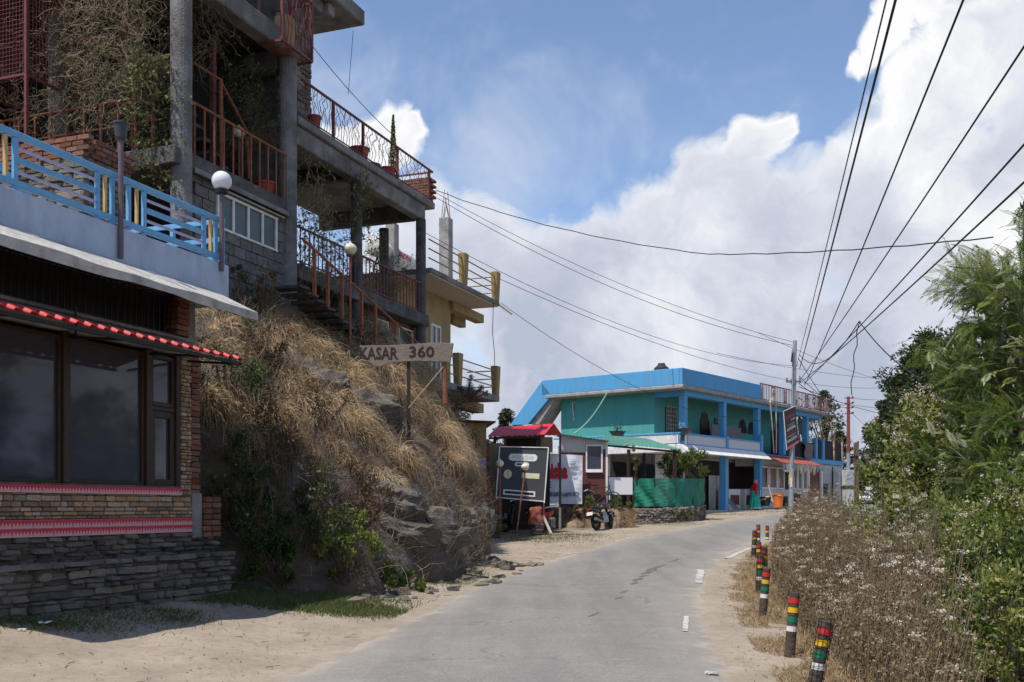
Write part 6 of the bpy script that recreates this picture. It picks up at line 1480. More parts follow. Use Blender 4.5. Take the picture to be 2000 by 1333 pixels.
def clutter():
    Yb = 53.2; p = at(1520,991,Yb); g = gz(p.x,p.y); T = Thing('orange_bucket', 'orange plastic bin standing on the shop step', 'bucket', FW, (p.x,Yb,p.z))
    om = M('orange_plastic', (.75,.19,.03), (.68,.17,.028), 3, .4, 0); r = .27
    T.part('bin_body', MB().lathe((p.x,Yb,p.z), [(r*.8,0),(r*.98,.62),(r*1.12,.63),(r*1.14,.70),(r*.98,.70),(r*.8,.2)], 24), om)
    T.part('bin_handle', MB().tube([(p.x-r*1.1,Yb-.1,p.z+.66),(p.x,Yb-r*1.25,p.z+.58),(p.x+r*1.1,Yb-.1,p.z+.66)], .012, 5), m_white)
    q = at(1506,966,Yb); a = at(1501,949,Yb); T = Thing('broom_stick', 'white stick leaning from the orange bin', 'stick', FW, (q.x,Yb,q.z)); T.part('shaft', MB().tube([a,(q.x+.1,Yb+.05,q.z-.4)], .025, 6), m_white)
    p = at(1495,985,53.6); T = Thing('wash_basin', 'dark tub with pink laundry draped over it beside the skirted person', 'tub', FW, (p.x,53.6,p.z-.1)); T.part('tub', MB().lathe((p.x,53.6,p.z-.1), [(.2,0),(.3,.45),(.34,.46),(.3,.42)], 18), plain('grey_tub', (.05,.05,.055), .6))
    V = []; F = []; n = 10
    for j in range(n+1):
        for i in range(n+1): u, v = i/n-.5, j/n-.5; V.append((p.x+u*.75, 53.55+v*.5, p.z+.42-.55*(abs(u)*1.4)**2-.3*(abs(v)*1.3)**2+.04*math.sin(i*1.3+j)))
    for j in range(n):
        for i in range(n): a = j*(n+1)+i; F.append((a,a+1,a+n+2,a+n+1))
    solo('laundry_cloth', MB()._add(V,F), plain('pink_laundry', (.62,.40,.34), .9), 'pale pink laundry cloth draped over the dark tub', 'laundry')
    p = at(1533,990,53.4); T = Thing('black_drum', 'short black drum to the right of the orange bin', 'drum', FW, (p.x,53.4,p.z)); T.part('drum_body', MB().lathe((p.x,53.4,p.z), [(.16,0),(.17,.05),(.16,.1),(.16,.5),(.17,.52),(.15,.53)], 18), m_black)
    # plastic chair on the veranda
    x, z = FB.hit(1357,843,.6); T = Thing('plastic_chair', 'orange plastic chair on the veranda beside the arched door', 'chair', FB, (x,.6,4.45)); om2 = plain('terracotta_plastic', (.45,.16,.05), .5)
    T.part('seat', MB().box(x-.22,x+.22,.38,.82,4.85,4.88), om2, bevel=.02); T.part('backrest', loft(MB(), [[(x-.22,.8,4.88),(x+.22,.8,4.88),(x+.22,.84,4.88),(x-.22,.84,4.88)],[(x-.2,.86,5.2),(x+.2,.86,5.2),(x+.2,.9,5.2),(x-.2,.9,5.2)],[(x-.1,.88,5.28),(x+.1,.88,5.28),(x+.1,.92,5.28),(x-.1,.92,5.28)]]), om2)
    for dx in (-.2,.2):
        for dy in (.4,.8): T.part('leg', MB().cyl((x+dx,dy,4.45),(x+dx*.95,dy,4.85),.02,.022,6), om2)
    # satellite dish, rug
    x, z = FB.hit(1566,838,.9); T = Thing('satellite_dish', 'weathered white satellite dish behind the roadside signboard', 'satellite dish', FB, (x,.9,z-.9))
    T.part('dish', MB().lathe((x,.9,z), [(.05,.18),(.35,.13),(.6,.04),(.75,-.05),(.76,-.07),(.6,.02),(.35,.1),(.02,.15)], 24, (-.5,.75,-.3)), m_offwhite, smooth=True); T.part('mast', MB().cyl((x,1.1,4.4),(x,1.05,z),.05,.05,8), m_steel); T.part('feed_arm', MB().tube([(x+.1,1.0,z-.5),(x-.35,.3,z-.1)], .025, 6), m_black)
    x0, z0 = FB.hit(1571,864,-.12); x1, z1 = FB.hit(1586,897,-.12); V = []; F = []
    for j in range(9):
        for i in range(5): V.append((x0+(x1-x0)*(i/4)+.12*(j/8)-.05, -.12-.05*math.sin(j*.8)-(.05 if j else -.1), z0+(z1-z0)*j/8))
    for j in range(8):
        for i in range(4): a = j*5+i; F.append((a,a+1,a+6,a+5))
    ob = solo('hanging_rug', MB()._add(V,F), M('mottled_rug', (.14,.12,.13), (.22,.19,.2), 7, .95, .3), 'grey mottled rug hung over the terrace edge above the red awning', 'rug', frame=FB); ob.modifiers.new('pile','SOLIDIFY').thickness = .05
    # bits in the scooter yard
    p = at(1046,1022,35.2); sk = MB(); loft(sk, [ell(p.x,35.2,p.z-.05+.6*t,.24*(1-.35*t**2)+.04*math.sin(t*9),.2*(1-.3*t),14,.03) for t in np.linspace(0,1,8)]); solo('red_sack', sk, M('red_patterned_sack', (.40,.03,.04), (.5,.25,.12), 7, .7, .2), 'red patterned sack slumped against the signboard leg', 'sack')
    p = at(1050,1043,34.6); T = Thing('marker_cairn', 'short stack of grey stone slabs near the red sack', 'stones', FW, (p.x,34.6,p.z-.02))
    for i in range(6): T.piece('stone', random.choice(ST2), (p.x+random.uniform(-.03,.03),34.6,p.z+.03+i*.055), (.34+random.uniform(-.05,.05),.3,.06), (0,0,random.uniform(-.3,.3)))
    a, b = at(1061,1008,34.9), at(1076,1042,34.4); T = Thing('leaning_plank', 'whitish plank leaning on the stone stack', 'plank', FW, (b.x,b.y,b.z)); T.part('board', MB().bar(a,b,.09,.03), M('weathered_board', (.45,.39,.36), (.34,.28,.25), 6, .9, .1))
    p = at(1075,1028,36.8); T = Thing('wooden_stump_seat', 'grey cut stump seat beside the black pole', 'stump', FW, (p.x,36.8,p.z)); T.part('stump', MB().lathe((p.x,36.8,p.z-.05), [(.2,0),(.18,.1),(.18,.33),(.17,.35),(.02,.36)], 16), M('cut_stump', (.3,.25,.22), (.2,.16,.14), 5, .9, .3, stretch=(6,6,.5)))
clutter()
def car():
    o = at(1694,986,118); g = gz(o.x,o.y); F = Frame(o.x, o.y, math.radians(63)); T = Thing('white_car', 'white car driving away far down the road', 'car', F, (0,0,g)); T.off = Vector((0,0,0))
    wp = M('white_car_paint', (.72,.72,.73), (.7,.7,.71), 2, .25, 0, coat=.5)
    prof = [(-1.9,.35),(-1.95,.75),(-1.85,.98),(-1.45,1.42),(-.9,1.5),(.2,1.48),(.85,1.05),(1.75,.9),(1.9,.6),(1.85,.3)]
    T.part('body', MB().prism([(x,-.8,z) for x, z in prof], (0,1.6,0)), wp, bevel=.06, seg=2)
    T.part('rear_window', MB().hexa([(-1.86,-.6,1.02),(-1.84,-.6,1.02),(-1.84,.6,1.02),(-1.86,.6,1.02)], [(-1.53,-.55,1.38),(-1.5,-.55,1.38),(-1.5,.55,1.38),(-1.53,.55,1.38)]), m_glass)
    for sg in (-1,1): T.part('side_window', MB().prism([(-1.35,sg*.81,1.02),(.6,sg*.81,1.02),(.1,sg*.81,1.4),(-1.15,sg*.81,1.4)], (0,sg*.01,0)), m_glass); T.part('tail_light', MB().box(-1.99,-1.93,sg*.7-.1,sg*.7+.1,.78,.98), m_redpaint)
    T.part('number_plate', MB().box(-1.995,-1.975,-.26,.26,.55,.68), m_white); T.part('bumper', MB().box(-2.02,-1.94,-.78,.78,.36,.5), m_black, bevel=.02)
    for x in (-1.25,1.2):
        for sg in (-1,1): T.part('wheel', MB().lathe((x,sg*.72,.3), [(.3,-.1),(.31,0),(.3,.1),(.15,.11)], 18, (0,sg,0)), m_rubber)
car()
# ------------------------------------------------------------------ poles and signs
m_galv = M('galvanised_steel', (.38,.41,.44), (.31,.34,.37), 6, .5, .05, metal=.3, stain=(.24,.2,.17), stain_amt=.3)
PY = 36.0
def main_pole():
    p = at(1547,1038,PY); zt = at(0,666,PY).z; g = gz(p.x,PY)
    T = Thing('utility_pole', 'tall grey steel utility pole carrying the black signboard', 'pole', FW, (p.x,PY,g))
    T.part('shaft', MB().tube([(p.x-.04,PY,g-.3),(p.x-.02,PY,2.7),(p.x+.1,PY,zt)], [.085,.085,.07], 16), m_galv)
    T.part('conduit', MB().tube([(p.x-.02,PY-.09,3.0),(p.x+.0,PY-.1,zt-.3)], .03, 8), m_galv)
    T.part('yellow_band', MB().cyl((p.x-.035,PY,at(0,948,PY).z),(p.x-.03,PY,at(0,928,PY).z),.09,.09,16), m_yel)
    T.part('sticker', MB().box(p.x-.09,p.x-.02,PY-.1,PY-.088,at(0,952,PY).z,at(0,934,PY).z), m_white)
    zc = at(0,746,PY).z; br = T.part('clamp', MB().cyl((p.x+.05,PY,zc-.08),(p.x+.05,PY,zc+.08),.1,.1,14), m_steel)
    T.part('insulator_arm', MB().bar((p.x-.2,PY,zc),(p.x+.3,PY,zc),.06), m_steel, br); T.part('top_bracket', MB().bar((p.x+.0,PY-.08,zt-.35),(p.x-.06,PY-.16,zt-.75),.05), m_black, br)
    for dx in (-.18,.27): T.part('insulator', MB().lathe((p.x+dx,PY,zc+.03), [(.03,0),(.05,.03),(.03,.06),(.05,.09),(.03,.12)], 10), m_conc_lt, br)
    # the tilted sign fixed to it
    Ys = PY-.16; C = [at(1530,804,Ys), at(1553.5,793,Ys), at(1536.5,880,Ys), at(1560,865,Ys)]; Q = quad_map(C)
    S = Thing('advert_signboard', 'tilted black signboard with ALMORA lettering fixed to the steel pole', 'sign', FW, (Q(.5,1).x,Ys,Q(.5,1).z))
    dn = Vector((0,.03,0)); S.part('panel', MB().hexa([Q(0,1),Q(1,1),Q(1,1)+dn,Q(0,1)+dn],[Q(0,0),Q(1,0),Q(1,0)+dn,Q(0,0)+dn]), plain('black_flex_print', (.03,.03,.036), .5))
    S.part('red_footer', MB().hexa([Q(0,1)-dn*.1,Q(1,1)-dn*.1,Q(1,1)-dn*.03,Q(0,1)-dn*.03],[Q(0,.935)-dn*.1,Q(1,.935)-dn*.1,Q(1,.935)-dn*.03,Q(0,.935)-dn*.03]), plain('footer_red', (.38,.1,.11), .5))
    S.part('edge_strip', MB().bar(Q(0,0),Q(1,0),.02).bar(Q(0,0),Q(0,1),.02), m_white)
    wt = plain('sign_white', (.34,.34,.35), .5); rd = plain('sign_red', (.2,.03,.05), .5)
    def ln(s, u0, u1, vb, vt, mat, bold=.02): a, b = Q(u0,vb), Q(u1,vb); put_text(S, None, s, a-dn*.15, b-dn*.15, Q(u0,vt)-a, mat, .002, bold)
    ln('-ALMORA-', .12, .9, .555, .475, wt, .04)
    for v0, v1, u0, u1, mt in ((.16,.24,.12,.9,rd),(.29,.32,.55,.9,wt),(.40,.41,.25,.85,wt),(.435,.445,.3,.8,wt),(.605,.635,.1,.9,rd),(.685,.70,.15,.85,wt),(.72,.73,.35,.7,wt)):
        k = 9
        for i in range(k):
            a = u0+(u1-u0)*(i+.1)/k; b = u0+(u1-u0)*(i+.8)/k
            if (v0, i) in ((.15,3),): continue
            S.part('printed_mark', MB().prism([Q(a,v0)-dn*.06,Q(b,v0)-dn*.06,Q(b,v1)-dn*.06,Q(a,v1)-dn*.06], -dn*.08), mt)
    ln('8006255208', .12, .88, .845, .765, wt, .03)
main_pole()
def far_poles():
    Y = 70; p = at(1657,0,Y); g = gz(p.x,Y); zt = at(0,775,Y).z; zm = at(0,885,Y).z
    T = Thing('red_utility_pole', 'thin red and white banded utility pole beyond the blue house', 'pole', FW, (p.x,Y,g)); T.part('white_shaft', MB().cyl((p.x,Y,g-.3),(p.x,Y,zm),.13,.12,10), m_galv); T.part('red_shaft', MB().cyl((p.x,Y,zm),(p.x,Y,zt),.12,.1,10), M('red_oxide', (.25,.06,.05), (.2,.05,.045), 5, .7))
    for k, py in enumerate((778,788,797,808)):
        z = at(0,py,Y).z; T.part('insulator', MB().bar((p.x-.25,Y,z),(p.x+.3,Y,z),.06).lathe((p.x+.3,Y,z), [(.05,0),(.09,.06),(.05,.12)], 8), m_maroonsteel)
    Y = 66; p = at(1671,0,Y); g = gz(p.x,Y); T = Thing('wooden_pole_cluster', 'leaning wooden poles lashed together beside the white sign box', 'pole', FW, (p.x,Y,g))
    for a, b, zt_ in ((1668,1669,866),(1672,1676,862),(1676,1672,864)): T.part('timber', MB().tube([(at(a,0,Y).x,Y,g-.2),(at((a+b)/2+1,0,Y).x,Y,4),(at(b,0,Y).x,Y,at(0,zt_,Y).z)], [.085,.08,.06], 8), M('old_timber', (.2,.14,.09), (.13,.09,.06), 4, .9, .3, stretch=(5,5,.5)) if 'old_timber' not in MATS else MATS['old_timber'])
    T.part('cross_arm', MB().bar((at(1660,0,Y).x,Y-.1,at(0,888,Y).z),(at(1680,0,Y).x,Y-.1,at(0,890,Y).z),.1), MATS['old_timber'])
    Y = 105; p = at(1735,0,Y); T = Thing('grey_street_pole', 'short grey pole standing among the far trees', 'pole', FW, (p.x,Y,gz(p.x,Y))); T.part('shaft', MB().cyl((p.x,Y,1),(p.x,Y,at(0,905,Y).z),.14,.12,8), m_galv)
    # white sign box
    Y = 62.0; a, c, b = at(1642,0,Y+.9), at(1653.5,0,Y), at(1668,0,Y+.35)
    T = Thing('white_sign_box', 'white two-sided sign box with round emblem at the blue house corner', 'sign', FW, (c.x,Y,gz(c.x,Y)))
    for nm, t, bt, mt in (('emblem_board',918,948.5,m_white),('photo_strip',949.5,955.5,M('dark_photo_print', (.02,.02,.02), (.25,.2,.08), 6, .6, 0)),('lower_board',956.5,1000,m_white)):
        z1, z0 = at(0,t,Y).z, at(0,bt,Y).z; T.part(nm, MB().prism([(a.x,a.y,z0),(c.x,c.y,z0),(b.x,b.y,z0),(b.x-.1,b.y+.9,z0)], (0,0,z1-z0)), mt)
    z = (at(0,918,Y).z+at(0,948,Y).z)/2; gm = plain('emblem_grey', (.25,.28,.33), .6); rg = MB(); u = (b-c).normalized(); torus(rg, c.lerp(b,.5)+Vector((.0,-.02,z)), .34, .012, (u.y,-u.x,0), 28, 5) if False else None
    cc = c.lerp(b,.42); n_ = Vector((u.y,-u.x,0)); ring = []
    T.part('emblem_ring', MB().tube([Vector((cc.x,cc.y,z))+n_*.02+u*(.36*math.cos(t))+Vector((0,0,.36*math.sin(t))) for t in np.linspace(0,2*PI,29)], .014, 5), gm)
    T.part('emblem_bar', MB().bar(Vector((cc.x,cc.y,z-.05))+n_*.02-u*.25, Vector((cc.x,cc.y,z-.05))+n_*.02+u*.25, .02, .07), gm)
    T.part('leg', MB().box(c.x-.04,c.x+.04,Y+.1,Y+.2,1.2,at(0,990,Y).z), m_black)
    p = at(1701,0,108); T = Thing('hanging_shop_sign', 'tiny white hanging sign above the distant car', 'sign', FW, (p.x,108,gz(p.x,108))); T.part('board', MB().box(p.x-.55,p.x+.55,107.9,108,at(0,958,108).z,at(0,951,108).z), m_white); T.part('lower_tag', MB().box(p.x-.2,p.x+.2,107.9,108,at(0,965,108).z,at(0,960,108).z), m_white); T.part('post', MB().cyl((p.x+.5,108.1,1.5),(p.x+.5,108.1,at(0,950,108).z),.05,.05,6), m_steel)
far_poles()
# ------------------------------------------------------------------ bollards along the drop
m_bol = M('brown_bollard_paint', (.085,.06,.045), (.06,.042,.033), 7, .85, .25, stain=(.16,.12,.09), stain_amt=.4, stain_scale=6)
BAND = [plain('band_red', (.58,.03,.025), .55), plain('band_yellow', (.72,.42,.02), .55), plain('band_green', (.01,.17,.09), .55), plain('band_white', (.7,.69,.66), .6)]
for (px, py, Y, lean, tx) in ((1614,1213,8.9,.13,'nearest striped bollard wrapped in wire mesh at the verge'), (1552,1157,11.1,.06,'smooth striped bollard leaning beside the dry grass, without mesh'), (1498,1110,14.5,.07,'striped bollard in the dry grass, third from the camera'), (1486,1085,17.5,.03,'striped bollard on the bare verge, fourth from the camera'),
                              (1492,1069,19.3,0,'striped bollard half hidden in weeds, fifth from the camera'), (1482,1059,22.7,-.02,'striped bollard beside the white road line, sixth from the camera'), (1475,1037,25.5,.04,'striped bollard standing at the end of the white road line'),
                              (1481,1025,28.0,0,'taller-looking striped bollard just behind the white road line'), (1498.5,1027,32.5,0,'striped bollard at the bend, second from the utility pole'), (1518,1024,33.5,0,'striped bollard nearest the utility pole foot')):
    t = at(px, py, Y); x, y = t.x, Y; H = .74; r = .055; zb = t.z-H; g = gz(x-lean, y)
    T = Thing('striped_bollard', tx, 'bollard', FW, (x-lean,y,min(zb,g)), 'red yellow green and white banded bollards'); B = Vector((x-lean,y,zb)); U = (Vector((x,y,t.z))-B)
    T.part('post', MB().tube([B+U*(-.45), B, B+U*.5, B+U*.985, B+U], [r*1.08,r*1.05,r,r*.97,r*.85], 14), m_bol)
    for k, f in enumerate((.88,.745,.61,.475)): T.part('painted_band', MB().cyl(B+U*(f-.038), B+U*(f+.038), r*1.04, r*1.035, 16, False), BAND[k])
    if Y < 10 or Y in (17.5, 19.3, 25.5):
        ms = MB(); R = r*1.22
        for k in range(10): a = 2*PI*k/10; o = Vector((R*math.cos(a),R*math.sin(a),0)); ms.tube([B+o, B+U*1.02+o], .0028, 4)
        for k in range(14): f = .02+k/13; ms.tube([B+U*f+Vector((R*math.cos(q),R*math.sin(q),0)) for q in np.linspace(0,2*PI,13)], .0028, 4)
        T.part('wire_mesh', ms, m_black)
# ------------------------------------------------------------------ overhead wires
m_wire = plain('black_cable', (.022,.022,.024), .6)
def wire(label, a, b, sag=.3, r=.012, n=18, mid=None, wob=0):
    a, b = Vector(a), Vector(b); pts = []
    for i in range(n+1):
        t = i/n; p = a.lerp(b, t); p.z -= sag*4*t*(1-t)
        if wob: p.z += wob*math.sin(i*2.1)*.5; p.x += wob*math.cos(i*1.3)*.5
        pts.append(p)
    solo('overhead_wire', MB().tube(pts, r, 5, False), m_wire, label, 'wire', 'overhead wires')
PA = at(1561,745,PY); PT = at(1553,690,PY)
K = at(1678,628,22)
def ext(q, p, k): return q+(q-p)*k
for lab, tx, ty, r in (('bundle wire running to the top edge from the knotted joint, leftmost of four',1862,-8,.011),('bundle wire from the knotted joint to the upper right corner, second of four',2010,55,.011),('bundle wire from the knotted joint to the right edge, third of four',2010,235,.011),('lowest of the four bundle wires fanning from the knotted joint to the right edge',2010,322,.011)):
    e = at(tx, ty, 9.0); wire(lab, PA+Vector((random.uniform(-.1,.2),0,random.uniform(-.25,.1))), ext(e, PA, .35), .12, r)
wire('thick wire rising steeply from the steel pole top to the frame top', at(1562,720,PY), ext(at(1748,-4,9.5), at(1562,720,PY), .3), .06, .014)
wire('thin wire rising beside the thick one from the steel pole to the frame top', at(1556,715,PY), ext(at(1730,-4,9.5), at(1556,715,PY), .3), .06, .0085)
wire('slack loop wire from the pole top to the knotted joint', at(1562,694,PY), K, .55, .012)
wire('broken cable end dangling from the knotted joint', K, at(1662,770,24), -.1, .011, 14, wob=.05)
wire('cable drooping from the knotted joint into the fern-leaved tree', K, at(1800,742,17.5), .12, .012)
wire('long cable crossing from the brick parapet above the road to the tree', at(851,372,31.5), at(1385,497,26), .25, .012, wob=.02); wire('right half of the crossing cable entering the tree top', at(1385,497,26), at(1940,464,17), .08, .012, wob=.02)
wire('upper house wire from the brick parapet to the steel pole top', at(853,378,31.5), at(1547,668,PY), .45, .008); wire('lower house wire from the brick parapet to the steel pole top', at(855,388,31.5), at(1547,675,PY), .55, .009)
wire('faint wire from the ochre roof corner to the far right', at(830,455,34), at(1560,715,60), 1.0, .010); wire('second faint wire from the ochre roof corner past the steel pole', at(960,538,37), at(1760,755,75), 1.4, .011)
wire('cable from the ochre balcony down to the blue house veranda', at(978,592,37), at(1345,800,46.5), .35, .010); wire('pale cable slung along the blue house veranda columns', at(1345,800,46.8), at(1640,808,62), .5, .018)
wire('thin drop wire between the upper roof slab and the terrace', at(610,90,27), at(768,265,30), .1, .01); wire('wire hanging below the roof slab corner', at(690,60,27.5), at(680,185,28), 0, .007)
for i, (a, b) in enumerate((((1561,750,PY),(1657,790,70)),((1561,756,PY),(1790,815,70)),((1559,700,PY),(1700,905,95)),((1657,778,70),(1850,770,90)),((1657,790,70),(1850,795,90)),((1657,800,70),(1760,880,95)),((1480,650,60),(1757,752,90)),((1400,690,60),(1757,742,90)),((1561,735,PY),(1657,797,70)))):
    wire(('distant wire from the steel pole to the red pole top','distant wire from the steel pole toward the dark tree','steep thin wire from the pole top down to the far trees','topmost wire right of the red pole','second wire right of the red pole','lowest wire right of the red pole','hazy far wire above the blue house roof','lower hazy far wire above the blue house roof','second distant wire from the steel pole to the red pole')[i], at(*a), at(*b), .3, .013)
# ------------------------------------------------------------------ vegetation
def slope_pts(n, s0, s1, tmin, tmax, rng, mask=None):
    s = rng.uniform(s0, s1, n); ft = np.interp(s, _S, _FT); y = ft+(.2-ft)*rng.uniform(tmin, tmax, n); z, t = bank_z(s, y)
    P = fa_pts(s, y, z); ok = (t > tmin-.1) & (t < 1.05)
    if mask is not None: ok &= mask(s, y, t)
    return P[ok], s[ok], y[ok], t[ok]
r = np.random.default_rng(11)
DOWN = np.array([-FA.ey.x, -FA.ey.y, 0.])       # out of the hill, towards the road
def bank_grass():
    g = Veg()
    mask = lambda s, y, t: (fbm(s*1.1, t*3.0, 1.0, 40)+.25*np.clip(t-.3,0,.5) > .575)
    # tussocks whose long blades spill down the slope
    P, s, y, t = slope_pts(1250, 18.5, 36, .18, 1.0, r, mask); k = len(P); m = 95
    dirc = unit(DOWN*1.0+r.normal(size=(k,3))*np.array([.5,.5,.1])+np.array([.2,-.15,.0])); ln = r.uniform(.5,1.15,k)*np.interp(t, [.15,.4,1], [.7,1.15,.8]); tone = np.clip(r.normal(.6,.26,k),0,1)
    i = np.repeat(np.arange(k), m); n = len(i); B = P[i]+r.normal(size=(n,3))*np.array([.07,.07,.02]); D = dirc[i]*r.uniform(.5,1.2,(n,1))+rand_dirs(n,.45,r)*.7
    g.add(blades_arr(B-np.array([0,0,.02]), D, ln[i]*r.uniform(.45,1.15,n), r.uniform(.008,.017,n), 2.6, 5, r), np.clip(tone[i]+r.normal(size=n)*.17,0,1))
    P, s, y, t = slope_pts(11000, 18, 36, .1, 1.02, r, None); n = len(P)
    g.add(blades_arr(P-np.array([0,0,.02]), rand_dirs(n,.7,r)+DOWN*.3, r.uniform(.1,.4,n), r.uniform(.005,.011,n), 1.3, 3, r), np.clip(r.normal(.35,.25,n),0,1))
    tag(link('dry_grass', g.mesh('dry_grass', m_straw), m_straw), 'long straw-coloured grass drooping over the bank', 'grass', kind='stuff')
bank_grass()
def fuzz(pts, n, spread, lmin, lmax, rng, up=.5, k=5, jit=.5, rad=.005):
    st = pts[rng.integers(0,len(pts),n)]+rng.normal(size=(n,3))*spread; return strand_walk(st, rng.uniform(lmin,lmax,n), k, jit, (0,0,up), rng)
def brush():
    g = Veg(); P, s, y, t = slope_pts(6000, 16, 36, .02, 1.0, r, lambda s, y, t: fbm(s, t*4, .9, 81) > .40); q = fuzz(P, 11000, .05, .3, .9, r, .35, 5, .6); g.add(polys_arr(q, .006, .003), np.tile(np.repeat(r.random(len(q)), 6), 4))
    tag(link('dead_brush', g.mesh('dead_brush', m_twig), m_twig), 'tangle of dead brown stems over the bank', 'brush', kind='stuff')
brush()
def shrub(name, label, c, rad, nl, size, mat, tints, seed, flowers=0, stems=60, up=.3, group=None, cat='shrub', wid=.5, base=None, fl_top=.2, clumps=None, fsize=.05, gap=.55):
    """a shrub: stems fanning from the base, leaves gathered in clumps round their ends, flower heads on top"""
    q = np.random.default_rng(seed); c = np.asarray(c, float); rad = np.asarray(rad, float); base = np.asarray(base if base is not None else (c[0], c[1], c[2]-rad[2]), float)
    k = clumps or max(8, nl//90); d = rand_dirs(k, .15, q)*(q.random(k)**.38)[:,None]; cc = c+d*rad*(1+.25*q.normal(size=(k,1))*.5); cr = rad.mean()*q.uniform(.16,.34,k)
    i = q.integers(0,k,nl); off = rand_dirs(nl,0,q)*(q.random(nl)**.45)[:,None]*cr[i][:,None]; C = cc[i]+off
    C[:,2] = np.maximum(C[:,2], base[2]+.03)
    L = Veg().add(leaves_arr(C, unit(off+rand_dirs(nl,up,q)*.6*cr[i][:,None]+np.array([0,0,.05])), q.uniform(.65,1.35,nl)*size, wid, .25, q), np.clip(q.uniform(*tints,nl)+q.normal(size=k)[i]*.13, 0, 1))
    tgt = cc[q.integers(0,k,stems)]; b = base+q.normal(size=(stems,3))*np.array([rad[0]*.12,rad[1]*.12,0]); m1 = b*.6+tgt*.4+q.normal(size=(stems,3))*rad*.07
    S = Veg().add(polys_arr(np.stack([b,m1,tgt],1), .014*max(.4,rad.mean()), .004), .3)
    parts = [('stems', S, m_twig), ('foliage', L, mat)]
    if flowers:
        j = q.integers(0,k,flowers); o = rand_dirs(flowers,.9,q); fc = cc[j]+o*cr[j][:,None]*1.02; m = 15
        FC = np.repeat(fc,m,0)+q.normal(size=(flowers*m,3))*fsize*np.array([.4,.4,.3]); G = Veg().add(leaves_arr(FC, rand_dirs(flowers*m,.6,q), fsize*.4, .95, .3, q), q.random(flowers*m)); parts.append(('blossoms', G, m_flower))
    return veg_thing(name, label, cat, tuple(base), parts, group)
def gp(px, py, Y): p = at(px,py,Y); return (p.x, p.y, p.z)
def bh(px, py, out=.15): return tuple(bank_hit(px, py, out))
# shrubs at the foot and on the bank
shrub('bank_shrub', 'dark leafy shrub in the shade between the restaurant end and the bank', bh(465,1010,.2), (.65,.5,.95), 3000, .06, m_vine, (0,.4), 1, 8, 80, fsize=.032)
shrub('bank_shrub', 'low dark shrub at the shaded foot of the bank near the stone plinth', bh(520,1085,.25), (.6,.45,.5), 2200, .065, m_green, (0,.3), 2, 6, 60, fsize=.032)
shrub('bank_shrub', 'flowering shrub with pale heads and yellow-green leaves at the bank foot', bh(640,1065,.25), (.5,.4,.6), 2400, .065, m_green, (.25,.8), 3, 11, 70, fsize=.032)
shrub('bank_shrub', 'reddish withered shrub climbing the lower bank above the flowering one', bh(680,985,.2), (.5,.4,.75), 2300, .055, m_dryleaf, (.1,.9), 4, 11, 110, fsize=.032)
shrub('bank_shrub', 'bright green leafy bush growing by the road edge', bh(752,1128,.3), (.42,.36,.26), 1300, .07, m_green, (.15,.6), 5, 1, 40, fsize=.032)
shrub('bank_shrub', 'dark ivy-like growth high on the shaded bank beside the brick pier', bh(440,800,.2), (.6,.5,1.3), 3000, .06, m_vine, (0,.5), 6, 2, 160, fsize=.032)
shrub('bank_shrub', 'matted dark growth filling the middle of the shaded bank', bh(540,880,.15), (.8,.6,1.1), 3400, .055, m_dryleaf, (0,.5), 7, 10, 200, fsize=.032)
shrub('bank_shrub', 'dry reddish bush standing against the grey block wall', gp(522,575,22.6), (.42,.42,.6), 1100, .05, m_dryleaf, (.3,1), 8, 0, 90, fsize=.032)
shrub('bank_shrub', 'sparse dark weed against the block wall behind the parapet end', gp(468,560,21.8), (.35,.3,.55), 450, .06, m_vine, (0,.5), 9, 2, 50, fsize=.032)
shrub('bank_shrub', 'green scrub under the guest house steps', bh(620,625,.2), (.9,.5,.5), 2300, .07, m_vine, (0,.8), 10, 10, 90, fsize=.032)
shrub('bank_shrub', 'brown scrubby bush on the bank crest left of the name board', bh(660,668,.2), (.8,.5,.35), 2000, .05, m_dryleaf, (0,.7), 12, 2, 140, fsize=.032)
shrub('bank_shrub', 'dry bushy growth behind the post of the name board', bh(870,800,.2), (.9,.6,.7), 2600, .05, m_dryleaf, (.2,.9), 13, 0, 240, fsize=.032)
shrub('bank_shrub', 'straw-brown bush hanging over the far end of the bank', bh(905,890,.2), (.7,.6,.9), 2400, .05, m_dryleaf, (.2,.9), 14, 0, 260, fsize=.032)
shrub('bank_shrub', 'small weedy bush at the base of the straight lamp pole', gp(962,1035,32.5), (.4,.4,.45), 900, .06, m_green, (.1,.6), 15, 1, 40, fsize=.032)
shrub('prickly_bush', 'tuft of dry thatch-like stems above the steps of the ochre house', gp(905,765,33), (.9,.5,.35), 1200, .05, m_dryleaf, (.2,.9), 16, 0, 160)
shrub('bank_shrub', 'dark trailing growth at the top of the shaded bank under the eave tip', bh(480,690,.15), (.8,.5,.55), 2400, .055, m_dryleaf, (0,.6), 17, 4, 160, fsize=.032)
shrub('bank_shrub', 'dense dark weeds with pale heads at the base of the shaded bank', bh(590,1010,.15), (.6,.45,.75), 2600, .055, m_vine, (0,.5), 18, 20, 120, fsize=.032)
shrub('bank_shrub', 'dull green weeds in deep shade next to the brick stub', bh(440,950,.15), (.5,.45,.8), 2000, .055, m_vine, (0,.5), 19, 6, 90, fsize=.032)
shrub('bank_shrub', 'brown thatch of stems on the dark middle slope', bh(600,800,.1), (.7,.5,.7), 1800, .05, m_dryleaf, (0,.6), 20, 3, 260, fsize=.032)
